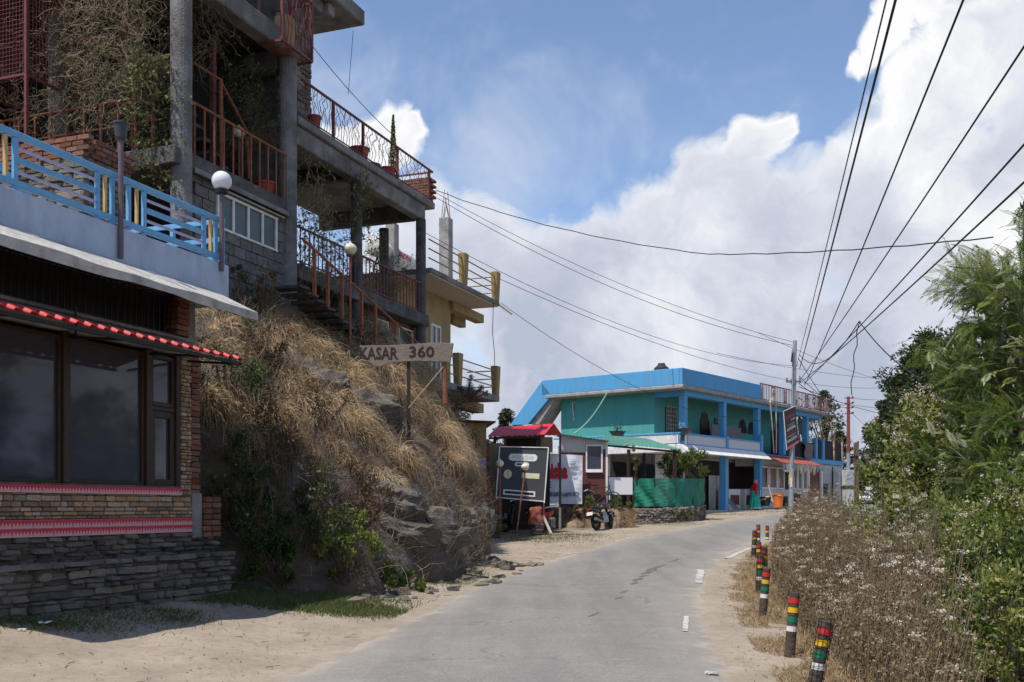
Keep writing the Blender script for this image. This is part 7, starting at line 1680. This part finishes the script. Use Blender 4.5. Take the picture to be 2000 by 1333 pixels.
# rocks that crop out of the bank
def rock(label, c, size, rot, seed):
    q = random.Random(seed); bm = bmesh.new(); bmesh.ops.create_icosphere(bm, subdivisions=4, radius=1)
    for v in bm.verts:
        p = v.co; n = float(fbm(p.x*1.3+seed, p.z*1.3+p.y, 1.6, seed % 50)); st = math.floor(p.z*7+n*5)/7; q2 = float(vnoise(math.floor(p.x*3+n*2), st*7, 1.0, 5)); v.co = Vector((p.x, p.y, p.z*.25+st*.75))*(1+.45*(n-.5)+.18*(q2-.5))+Vector((0,0,0))
        v.co += Vector((q.uniform(-1,1),q.uniform(-1,1),q.uniform(-1,1)))*.012
    me = bpy.data.meshes.new('rock'); bm.to_mesh(me); bm.free(); ob = link('rock', me, m_rock); ob.location = bank_hit(RPX[0], RPX[1], -.45*size[1]);  ob.scale = size; ob.rotation_euler = rot; return tag(ob, label, 'rock', 'rock outcrops of the bank')
m_rock = M('slate_rock', (.15,.13,.108), (.085,.074,.062), 2.2, .9, .6, bscale=9, stain=(.2,.17,.13), stain_amt=.6, stain_scale=2.5, stretch=(1,1,3.5))
for lab, px, py, Y, sz, rt in (('grey rock face in the middle of the lower bank', 770,985,19.6,(.85,.6,.4),(.3,.25,.4)), ('dark rock ledge above the rubble heap', 800,1045,18.6,(.8,.5,.3),(.15,.15,.5)), ('blocky grey outcrop at the bank end near the lamp pole', 905,1030,24.5,(.55,.5,.42),(.1,.1,.7)),
                               ('pale rounded boulder beside the straight lamp pole', 945,1030,29.5,(.45,.4,.45),(0,.2,.3)), ('dark rock shelf under the long dry grass', 720,800,22.2,(.9,.6,.4),(.4,.2,.3)), ('small grey rock showing at the foot of the dry slope', 860,1050,20.6,(.8,.5,.4),(.1,.1,.6)), ('grey rock slab half buried in the slope above', 640,760,21.6,(.6,.5,.35),(.4,.1,.2))):
    RPX = (px, py); rock(lab, gp(px,py,Y), sz, rt, px)
def rubble():
    q = random.Random(3); mb = MB()
    for k, (px, py, Y, n, sp) in enumerate(((935,1082,22.5,34,.55),(800,1105,18.0,30,.7),(700,1120,16.8,30,.6),(560,1135,16.2,10,.4),(880,1100,20.0,26,.7))):
        p = at(px,py,Y)
        for i in range(n):
            x, y = p.x+q.gauss(0,sp), p.y+q.gauss(0,sp*1.1); s = q.uniform(.03,.14); z = max(gz(x,y), 0)+s*.2
            bm = MB().box(-s,s,-s*.7,s*.7,-s*.3,s*.35); R = Matrix.Translation((x,y,z)) @ Matrix.Rotation(q.uniform(0,6),4,'Z') @ Matrix.Rotation(q.uniform(-.5,.5),4,'X'); bm.v = [tuple(Vector(v)+Vector((q.uniform(-1,1),q.uniform(-1,1),q.uniform(-1,1)))*s*.25) for v in bm.v]; bm.xf(R); mb._add(bm.v, bm.f)
    solo('rubble', mb, m_stone2, 'loose broken stones lying along the foot of the bank', 'rubble', kind='stuff')
    pb = MB()
    for i in range(1500):
        y = 7+30*q.random()**1.6; side = q.random() < .6; x = (float(Lx(y))-abs(q.gauss(0,1.3))-.1) if side else (float(Rx(y))+abs(q.gauss(0,.5)))
        s = q.uniform(.006,.022); z = gz(x,y)+s*.3; a = q.uniform(0,6); c, d = math.cos(a)*s, math.sin(a)*s
        pb._add([(x+c,y+d,z-s),(x-d,y+c,z-s),(x-c,y-d,z-s),(x+d,y-c,z-s),(x+q.uniform(-s,s)*.3,y,z+s*.5)], [(0,1,4),(1,2,4),(2,3,4),(3,0,4)])
    solo('gravel', pb, M('pebble', (.34,.30,.26), (.2,.18,.155), 4, .9, .2), 'small pebbles scattered along both road edges', 'gravel', kind='stuff')
rubble()
def litter():
    g = Veg(); q = np.random.default_rng(61); n = 1700; Y = 6.5+26*q.random(n)**1.2; side = q.random(n) < .62
    X = np.where(side, Lx(Y)-np.abs(q.normal(size=n))*1.7-.05, Rx(Y)+np.abs(q.normal(size=n))*.7+.05); on = q.random(n) < .012; X = np.where(on, Lx(Y)+(Rx(Y)-Lx(Y))*q.random(n), X)
    P = np.stack([X,Y,ground_z(X,Y)+.012+np.where(on,.03,0)],-1); D = rand_dirs(n,0,q)*np.array([1,1,.2]); g.add(leaves_arr(P, D, q.uniform(.012,.035,n), .5, .2, q), .5+.5*q.random(n))
    P0 = P[:160]+np.array([0,0,.004]); a = q.uniform(0,6.28,160); P1 = P0+np.stack([np.cos(a),np.sin(a),0*a],-1)*q.uniform(.05,.2,(160,1)); g.add(sticks_arr(P0,P1,.004,.002), .4)
    tag(link('leaf_litter', g.mesh('leaf_litter', m_dryleaf), m_dryleaf), 'dry leaves and twigs scattered on the dusty shoulders', 'litter', kind='stuff')
    for i, (px, py, lab) in enumerate(((88,1221,'crumpled white paper scrap lying in the shade by the plinth'),(42,1233,'small white scrap on the dirt at the left picture edge'),(1390,1320,'grey plastic scrap on the verge near the nearest bollard'))):
        Yq = 12.0
        for _ in range(40): Yq = .5*Yq+.5*(FOC*(EYE-gz((px-CX)/FOC*Yq,Yq))/(py-HZ))
        x = (px-CX)/FOC*Yq; s = (.07,.035,.06)[i]; mb = MB(); nn = 5; V = []; F = []; rr = random.Random(i)
        for j in range(nn):
            for k in range(nn): V.append((x+(k/4-.5)*2*s+rr.uniform(-.2,.2)*s, Yq+(j/4-.5)*1.4*s, gz(x,Yq)+.012+rr.uniform(0,.5)*s))
        for j in range(nn-1):
            for k in range(nn-1): b = j*nn+k; F.append((b,b+1,b+nn+1,b+nn))
        ob = solo('paper_scrap', mb._add(V,F), m_white if i < 2 else m_conc_lt, lab, 'litter'); ob.modifiers.new('sheet','SOLIDIFY').thickness = .002
litter()
# ---- short turf and verge grass
def turf():
    g = Veg(); q = np.random.default_rng(21); W = []
    for (px, py, Y, n, sx_, sy_) in ((560,1170,14.3,15000,.75,.26),(520,1160,15.0,6000,.7,.3),(680,1166,14.6,6000,.45,.24),(600,1150,15.6,4000,.8,.3),(890,1112,19.5,1800,.5,.9),(60,1215,11.2,2200,.5,.25),(180,1190,12.0,1000,.6,.25),(330,1200,12.6,350,.25,.15),(350,1215,12.2,250,.2,.12),(1040,1055,32,1500,.9,1.0),(1080,1048,33.5,1400,.8,.9),(1310,1022,41,1000,1.4,.35),(1110,1042,35,900,.8,.6),(1500,1001,50.5,1200,2.2,.5),(1390,1003,48,900,1.2,.5)):
        p = at(px,py,Y); X = p.x+q.normal(size=n)*sx_; Yy = p.y+q.normal(size=n)*sy_; keep = (Lx(Yy)-X > .1); W.append(np.stack([X[keep],Yy[keep],ground_z(X[keep],Yy[keep])-.005],-1))
    P = np.concatenate(W); n = len(P); g.add(blades_arr(P, rand_dirs(n,1.3,q), q.uniform(.03,.1,n), q.uniform(.006,.013,n), .8, 2, q), np.clip(q.normal(.42,.26,n),0,1))
    tag(link('grass', g.mesh('grass', m_turf), m_turf), 'short green grass patches between the dirt and the walls', 'grass', kind='stuff')
    g = Veg(); n = 60000; Yv = 6+32*q.random(n)**1.6; X = Rx(Yv)+.3+np.abs(q.normal(size=n))*.7; keep = fbm(X, Yv, 1.4, 90)+(X-Rx(Yv))*.3 > .62; X, Yv = X[keep], Yv[keep]; n = len(X); P = np.stack([X,Yv,ground_z(X,Yv)-.01],-1)
    g.add(blades_arr(P, rand_dirs(n,.8,q)+np.array([-.2,-.1,0]), q.uniform(.06,.3,n)*np.clip((X-Rx(Yv)),.4,1.2), q.uniform(.005,.010,n), 1.3, 3, q), np.clip(q.normal(.5,.25,n),0,1))
    tag(link('verge_grass', g.mesh('verge_grass', m_straw), m_straw), 'dry yellow grass on the verge around the striped bollards', 'grass', kind='stuff')
turf()
# ---- the brown weed thicket beyond the bollards
def thicket():
    q = np.random.default_rng(33); n = 5600; Y = 5.2+32*q.random(n)**1.25; d0 = np.interp(Y,[5,9,14,18,23,26,29,33,36],[.75,.95,1.05,1.12,1.15,.95,.9,.45,.35]); dr = d0+np.minimum(np.abs(q.normal(size=n))*.85, np.interp(Y,[5,12,22,30],[1.3,1.7,2.6,3.2])); X = Rx(Y)+dr; ok = X < (.405+.06*(fbm(Y,Y*0+2,.8,19)-.5))*Y+q.normal(size=n)*.12*np.interp(Y,[5,15],[.6,1.6]); X, Y, dr, d0 = X[ok], Y[ok], dr[ok], d0[ok]; n = len(X); z = ground_z(X,Y)
    h = q.uniform(.75,1.3,n)*(.35+1.3*fbm(X,Y,1.1,44))*np.interp(dr-d0,[0,.7],[.55,1.15])*np.interp(Y,[7,12,24,34],[1.12,1.15,1.2,1.15])
    top = np.stack([X+np.abs(q.normal(size=n))*.16-.02, Y+q.normal(size=n)*.14, z+h],-1); b = np.stack([X,Y,z-.05],-1); mid = (b+top)/2+q.normal(size=(n,3))*.05
    S = Veg().add(polys_arr(np.stack([b,mid,top],1), .005, .0025), q.uniform(.1,.7))
    m = n*27; i = q.integers(0,n,m); t = q.random(m)**.6; C = b[i]*(1-t[:,None])+top[i]*t[:,None]+q.normal(size=(m,3))*.05
    dry = np.clip(.42+.5*(fbm(C[:,0],C[:,1],.5,51)-.5)+q.normal(size=m)*.22,0,1)
    S2 = Veg().add(leaves_arr(C, rand_dirs(m,-.25,q), q.uniform(.016,.052,m), .45, .6, q), dry)
    f = int(n*.13); j = q.choice(n,f,False); k = 44; fc = np.repeat(top[j],k,0); sz = np.repeat(q.uniform(.012,.036,f),k); FC = fc+q.normal(size=(f*k,3))*np.stack([sz,sz,sz*.5],-1)
    G = Veg().add(leaves_arr(FC, rand_dirs(f*k,.9,q), .017, 1.0, .3, q), np.clip(np.repeat(q.normal(.5,.35,f),k)+q.normal(size=f*k)*.15,0,1))
    e = veg_thing('dry_weeds', 'thicket of brown withered weeds with white flower heads beyond the bollards', 'weeds', (float(Rx(18))+2,18,0.), [('stems',S,m_twig),('foliage',S2,m_weed),('blossoms',G,m_flower)], kind='stuff')
    for o in e.children: o['kind'] = 'stuff'
thicket()
# green shrubs behind the weeds
shrub('leafy_shrub', 'yellow-green shrub with many white blossoms between the weeds and the fern-leaved tree', gp(1850,905,19.5), (1.5,1.4,1.35), 8500, .085, m_green, (.3,1), 101, 420, 140, base=gp(1850,1110,19.5), fsize=.075)
shrub('leafy_shrub', 'tall white-blossomed shrub spire against the dark far tree', gp(1905,815,21), (1.0,1.0,1.3), 4200, .08, m_green, (.25,.9), 102, 330, 120, base=gp(1905,1010,21), fsize=.075)
shrub('leafy_shrub', 'fresh green shrub in the middle of the right-hand thicket', gp(1900,1080,14.2), (.95,.9,.8), 5200, .075, m_green, (.1,.75), 103, 40, 110, base=gp(1900,1190,14.2))
shrub('leafy_shrub', 'light green shrub with narrow leaves next to the brown weeds', gp(1760,1060,17), (.85,.8,.7), 3600, .075, m_green, (.3,.85), 104, 60, 90, base=gp(1760,1150,17))
shrub('leafy_shrub', 'dark glossy shrub at the lower right edge of the picture', gp(1985,1180,11.0), (.75,.7,.7), 3600, .07, m_green, (0,.55), 105, 14, 90, base=gp(1985,1300,11))
shrub('leafy_shrub', 'green shrub with scattered white heads at the right picture edge', gp(2030,1010,13), (.9,.9,1.0), 4200, .08, m_green, (.15,.8), 106, 80, 90, base=gp(2030,1150,13))
shrub('leafy_shrub', 'low olive shrub at the far end of the brown weeds by the road bend', gp(1690,1010,33), (1.6,1.6,.75), 3000, .09, m_green, (.2,.8), 107, 30, 90, base=gp(1690,1050,33))
shrub('leafy_shrub', 'small green weed clump growing through the dry stems', gp(1720,1190,12.0), (.4,.4,.35), 900, .06, m_green, (.2,.8), 108, 10, 40)
shrub('leafy_shrub', 'light yellow-green shrub with pale blossoms reaching the near right corner', gp(1935,1235,9.6), (.62,.6,.62), 4200, .055, m_green, (.3,.95), 109, 60, 80, base=gp(1935,1400,9.6), fsize=.045)
shrub('leafy_shrub', 'bright green shrub rising just behind the near brown weeds', gp(1860,1115,11.6), (.7,.6,.62), 4200, .058, m_green, (.25,.9), 110, 60, 80, base=gp(1860,1250,11.6), fsize=.05)
shrub('leafy_shrub', 'airy light green shrub with white heads below the fern-leaved tree', gp(1955,1060,12.6), (.75,.7,.7), 4600, .06, m_green, (.3,.95), 111, 110, 80, base=gp(1955,1220,12.6), fsize=.05)
shrub('leafy_shrub', 'pale green shrub beside the weeds halfway to the bend', gp(1800,1015,20.5), (1.1,1.0,.8), 4600, .075, m_green, (.35,1), 112, 160, 90, base=gp(1800,1100,20.5), fsize=.06)
shrub('leafy_shrub', 'mixed green and brown low bush at the bottom picture edge', gp(1830,1290,8.6), (.42,.4,.36), 1900, .045, m_green, (.35,.95), 113, 16, 50, base=gp(1830,1400,8.6), fsize=.04)
shrub('leafy_shrub', 'yellowing shrub with white heads under the tall blossomed one', gp(1930,945,17.0), (.9,.9,.7), 4000, .07, m_green, (.4,1), 114, 160, 80, base=gp(1930,1050,17), fsize=.06)
# ---- fern-leaved tree
def frond_tpl(pairs=12):
    V = []; 
    for k in range(pairs):
        x = .12+.8*k/pairs; l = .26*math.sin(.35+2.5*(k+.5)/pairs)
        for sg in (-1,1):
            a = np.array([x,0,0]); d = np.array([.62,sg*.78,-.08]); d = d/np.linalg.norm(d); w = np.array([-d[1],d[0],0])*.022; tip = a+d*l+np.array([0,0,-.05*l])
            V.append([a, a+d*l*.45+w*sg*.0+w, tip, a+d*l*.45-w])
    a = np.array([.9,0,0]); V.append([a,a+[.1,.04,0],a+[.28,0,-.03],a+[.1,-.04,0]]); V.append([[0,.006,0],[.5,.006,.01],[.95,.0,0],[.5,-.006,.01]])
    V = np.array(V, float); V[:,:,2] -= .22*V[:,:,0]**2; return V
FT_ = frond_tpl()
def fronds(C, D, size, q):
    n = len(C); D = unit(D); up = np.tile([0,0,1.],(n,1))+q.normal(size=(n,3))*.35; S = unit(np.cross(up,D)); U = np.cross(D,S); L = FT_.reshape(-1,3); size = np.broadcast_to(size,(n,))
    V = C[:,None]+(L[None,:,0:1]*D[:,None]+L[None,:,1:2]*S[:,None]+L[None,:,2:3]*U[:,None])*size[:,None,None]; V = V.reshape(-1,3); return V, np.arange(len(V)).reshape(-1,4)
m_fern = leafmat('fern_tree_leaf', [(.03,.065,.013),(.065,.115,.022),(.125,.18,.035),(.23,.265,.068),(.43,.44,.3)], .38, .5)
def fern_tree(label, base, H, lean, crown, nf, seed, spread):
    q = np.random.default_rng(seed); base = np.asarray(base,float); tr = [base, base+np.array([lean[0]*.4,lean[1]*.4,H*.45]), base+np.array([lean[0],lean[1],H])]
    tv = Veg().add(polys_arr(np.array([tr]), .16, .05), .35)
    nb = 46; t = q.uniform(.22,.98,nb); p0 = np.array([np.array(tr[0])*(1-k)+np.array(tr[2])*k for k in t]); a = q.uniform(0,2*PI,nb); ln = spread*q.uniform(.45,1.1,nb)*np.interp(t,[.2,.5,1],[1,1,.35])
    d = np.stack([np.cos(a),np.sin(a),q.uniform(.1,.75,nb)],-1); p2 = p0+unit(d)*ln[:,None]; p1 = (p0+p2)/2+np.array([0,0,.12]); bv = Veg().add(polys_arr(np.stack([p0,p1,p2],1), .035, .01), .4)
    i = q.integers(0,nb,nf); u = q.random(nf)**.5; C = (1-u[:,None])*p0[i]+u[:,None]*p2[i]+q.normal(size=(nf,3))*.13*spread/1.6; D = unit(p2[i]-p0[i])*.7+rand_dirs(nf,.15,q)
    tint = np.clip(q.normal(.52,.2,nf)+q.normal(size=nb)[i]*.14,0,.85); sil = q.random(nf) < .05; tint[sil] = 1
    fv = Veg().add(fronds(C, D, q.uniform(.2,.46,nf), q), np.repeat(tint, len(FT_)*4))
    return veg_thing('fern_leaved_tree', label, 'tree', tuple(base), [('trunk',tv,m_twig),('branches',bv,m_twig),('crown',fv,m_fern)])
def tree_at(px, Y): x = at(px,0,Y).x; return (x, Y, gz(x,Y)-.2)
fern_tree('tall silver-green fern-leaved tree at the right edge', tree_at(2010,16.0), 7.6, (.1,.3), None, 3700, 201, 2.0)
fern_tree('shorter fern-leaved tree leaning toward the road in front of the dark far tree', tree_at(1950,19.0), 5.5, (-.4,.2), None, 2500, 202, 1.7)
fern_tree('low fern-leaved sapling among the shrubs at the right edge', tree_at(2010,15.0), 4.2, (-.1,.1), None, 1500, 203, 1.4)
# ---- distant trees
m_far = leafmat('far_tree_leaf', [(.022,.038,.016),(.045,.065,.025),(.08,.10,.038),(.13,.145,.06)], .2, .7)
m_farpine = leafmat('far_pine_needle', [(.03,.04,.02),(.055,.065,.03),(.09,.09,.045),(.13,.11,.06)], .2, .7)
def far_tree(label, px, Y, top, wpx, mat, seed, nl=7000, low=.25, size=.42, group='trees down the road', shape=1.0, sx_=1.0):
    q = np.random.default_rng(seed); x = at(px,0,Y).x; g = gz(x,Y); H = at(0,top,Y).z-g; W = wpx/FOC*Y; b = np.array([x,Y,g])
    k = 60; t = q.uniform(low,1,k)**.85; a = q.uniform(0,2*PI,k); pr = W*np.sin(np.clip((t-low)/(1-low)*.92+.12,0,1)*PI)**(.6*shape); rr = pr*np.sqrt(q.random(k)); cc = b+np.stack([np.cos(a)*rr,np.sin(a)*rr,t*H],-1); cr = W*q.uniform(.16,.36,k)
    i = q.integers(0,k,nl); o = rand_dirs(nl,0,q)*(q.random(nl)**.4)[:,None]*cr[i][:,None]*np.array([1,1,.62]); C = cc[i]+o
    L = Veg().add(leaves_arr(C, unit(o+rand_dirs(nl,.2,q)*cr[i][:,None]*.5), q.uniform(.5,1.3,nl)*size, .42, .3, q), np.clip(q.random(nl)*.75+q.normal(size=k)[i]*.14,0,1))
    pt = np.stack([np.tile(b,(k,1))+np.array([0,0,H*.2])+np.stack([0*t,0*t,(t-low)*H*.5],-1), cc],1); B = Veg().add(polys_arr(pt, W*.035, W*.01), .25)
    Tk = Veg().add(polys_arr(np.array([[b-np.array([0,0,.4]), b+np.array([W*.05,0,H*.45]), b+np.array([0,0,H*.9])]]), W*.11, W*.02), .3)
    return veg_thing('roadside_tree', label, 'tree', tuple(b), [('trunk',Tk,m_twig),('limbs',B,m_twig),('crown',L,mat)], group)
far_tree('large dark rounded tree rising behind the blossoming shrubs', 1815, 88, 655, 105, m_far, 301, 11000, .22, .40)
far_tree('tall dark tree behind the fern-leaved trees at the right', 1935, 80, 560, 110, m_far, 302, 9000, .3, .42)
far_tree('olive pine with layered branches left of the large dark tree', 1745, 100, 800, 62, m_farpine, 303, 6000, .1, .38)
far_tree('brownish pine next to the road where the car drives', 1722, 128, 850, 42, m_farpine, 304, 4000, .08, .4)
far_tree('low green tree behind the distant car', 1700, 150, 905, 40, m_far, 305, 3500, .02, .45)
far_tree('yellow-green tree behind the red pole', 1640, 84, 845, 34, m_farpine, 306, 3000, .2, .3)
far_tree('small dark tree at the far road end beside the wooden poles', 1668, 140, 915, 34, m_far, 307, 2500, .02, .45)
far_tree('olive treetop peeping over the stair of the blue house', 990, 66, 800, 32, m_farpine, 308, 2500, .45, .25, 'trees behind the houses')
far_tree('loose green tree behind the railing of the blue house roof', 1610, 75, 765, 40, m_far, 309, 2600, .3, .24, 'trees behind the houses')
far_tree('broad dark tree filling the gap below the large rounded tree', 1775, 98, 820, 80, m_far, 310, 6500, .02, .42)
far_tree('bushy dark tree behind the right-hand shrubs', 1880, 92, 740, 95, m_far, 311, 6500, .05, .42)
def bare_tree():
    q = np.random.default_rng(77); x = at(1612,0,72).x; b = np.array([x,72,gz(x,72)]); S = Veg(); P0 = np.array([b]); lv = [(np.array([b]), np.array([b+[.3,0,3.2]]), .16)]; S.add(polys_arr(np.array([[b,b+[.1,0,1.6],b+[.3,0,3.4]]]), .16, .1), .8); tips = np.array([b+[.3,0,3.4]])
    for L, n, r0 in ((1.7,5,.07),(1.3,4,.04),(.9,4,.022),(.6,3,.012)):
        st = np.repeat(tips,n,0); d = rand_dirs(len(st),.55,q); e = st+d*L*q.uniform(.6,1.2,(len(st),1)); S.add(polys_arr(np.stack([st,(st+e)/2+q.normal(size=st.shape)*.1,e],1), r0, r0*.6), q.uniform(.6,1)); tips = e
    lf = Veg(); n = 500; lf.add(leaves_arr(tips[q.integers(0,len(tips),n)]+q.normal(size=(n,3))*.15, rand_dirs(n,0,q), .2, .5), q.random(n))
    veg_thing('bare_tree', 'nearly leafless pale tree behind the end of the blue house', 'tree', tuple(b), [('branches',S,m_twig),('foliage',lf,m_vine)], 'trees behind the houses')
bare_tree()
far_tree('tall dense dark tree left of the large rounded one', 1768, 128, 735, 72, m_far, 341, 8000, .02, .62)
far_tree('dense olive tree standing right beside the distant car', 1737, 142, 800, 58, m_farpine, 342, 7000, .0, .62)
far_tree('dark shaggy tree closing the gap over the road end', 1800, 112, 690, 85, m_far, 343, 9000, .02, .55)
for i, (px, Y, tp, w) in enumerate(((1655,190,930,40),(1690,210,925,46),(1735,200,900,50),(1790,190,880,60))):
    far_tree(('farthest hazy tree left of the distant car','farthest hazy tree straight behind the distant car','farthest hazy tree right of the distant car','farthest tree deep behind the large dark one')[i], px, Y, tp, w, m_far, 330+i, 2200, .0, .8)
# ---- plants round the huts
shrub('garden_bush', 'round olive bush growing over the green net fence', gp(1335,908,43.6), (1.05,.8,.75), 4200, .1, m_green, (.1,.7), 401, 0, 110, base=(gp(1330,990,43.6)[0],43.6,1.1))
shrub('garden_bush', 'small green bush in front of the bicycle', gp(1152,983,39.3), (.4,.3,.3), 800, .08, m_green, (.2,.8), 402, 0, 40)
shrub('garden_bush', 'dry grass bush on the earth step below the banner', gp(1120,1000,38.9), (.7,.25,.3), 1400, .07, m_dryleaf, (.3,1), 403, 0, 120)
shrub('garden_bush', 'green weeds behind the motorcycle', gp(1195,985,39.5), (.6,.3,.35), 900, .08, m_green, (.1,.6), 404, 0, 60)
shrub('garden_bush', 'yellowish creeper climbing the shelter post', gp(1241,905,41.9), (.14,.14,.75), 420, .1, m_vine, (.6,.9), 405, 0, 20)
shrub('garden_bush', 'weeds sprouting from the foot of the net fence wall', gp(1330,1006,41.5), (.5,.2,.2), 600, .07, m_green, (.2,.8), 406, 0, 30)
shrub('garden_bush', 'green weeds along the shop step behind the utility pole', gp(1575,990,50), (1.6,.5,.35), 1400, .09, m_green, (.1,.6), 407, 10, 60)
shrub('garden_bush', 'pinkish flowering plant at the foot of the utility pole', gp(1532,1024,34.6), (.3,.25,.28), 500, .07, leafmat('pink_bract', [(.5,.12,.16),(.6,.3,.32),(.55,.45,.42)], .3), (0,1), 408, 0, 40)
# low earth step in front of the huts
def earth_step():
    V = []; F = []; n = 60; prof = [(0,-.15),(.15,.12),(.35,.34),(.6,.55),(.85,.68),(1.1,.74),(3.5,.78)]
    for i in range(n+1):
        px = 1030+(1246-1030)*i/n; ef = min(1,(i+.0)/6,(n-i)/4); Y0 = 38.6+.9*(float(fbm(px*.05,2,1,7))-.5)
        if px < 1060: Y0 += (1060-px)*.08
        for dy, dz in prof:
            Y = Y0+dy; x = at(px,0,Y0).x*(1 if dy < 1 else 1.0); V.append((x, Y, gz(x,Y0)+dz*ef+(float(fbm(px*.2,dy*6,1,9))-.5)*.18*(1 if dz > 0 else 0)))
    m = len(prof)
    for i in range(n):
        for j in range(m-1): F.append((i*m+j, (i+1)*m+j, (i+1)*m+j+1, i*m+j+1))
    me = MB()._add(V,F).mesh('earth_step'); fix_normals(me); tag(link('earth_step', me, M('step_soil', (.30,.225,.15), (.2,.145,.095), 3, .95, .5)), kind='structure')
    g = Veg(); q = np.random.default_rng(9); n = 9000; px = q.uniform(1050,1240,n); Y = 38.5+q.random(n)*1.1; X = (px-CX)/FOC*Y; f = np.interp(Y-38.6,[0,.15,.35,.6,.85,1.1],[-.1,.12,.34,.55,.68,.74]); P = np.stack([X,Y,ground_z(X,Y*0+38.6,False)+f-.05],-1)
    g.add(blades_arr(P, rand_dirs(n,.6,q)+np.array([0,-.4,0]), q.uniform(.1,.3,n), .014, 1.4, 3, q), np.clip(q.normal(.45,.25,n),0,1)); tag(link('yard_grass', g.mesh('yard_grass', m_straw), m_straw), 'dry grass hanging over the earth step below the huts', 'grass', kind='stuff')
earth_step()
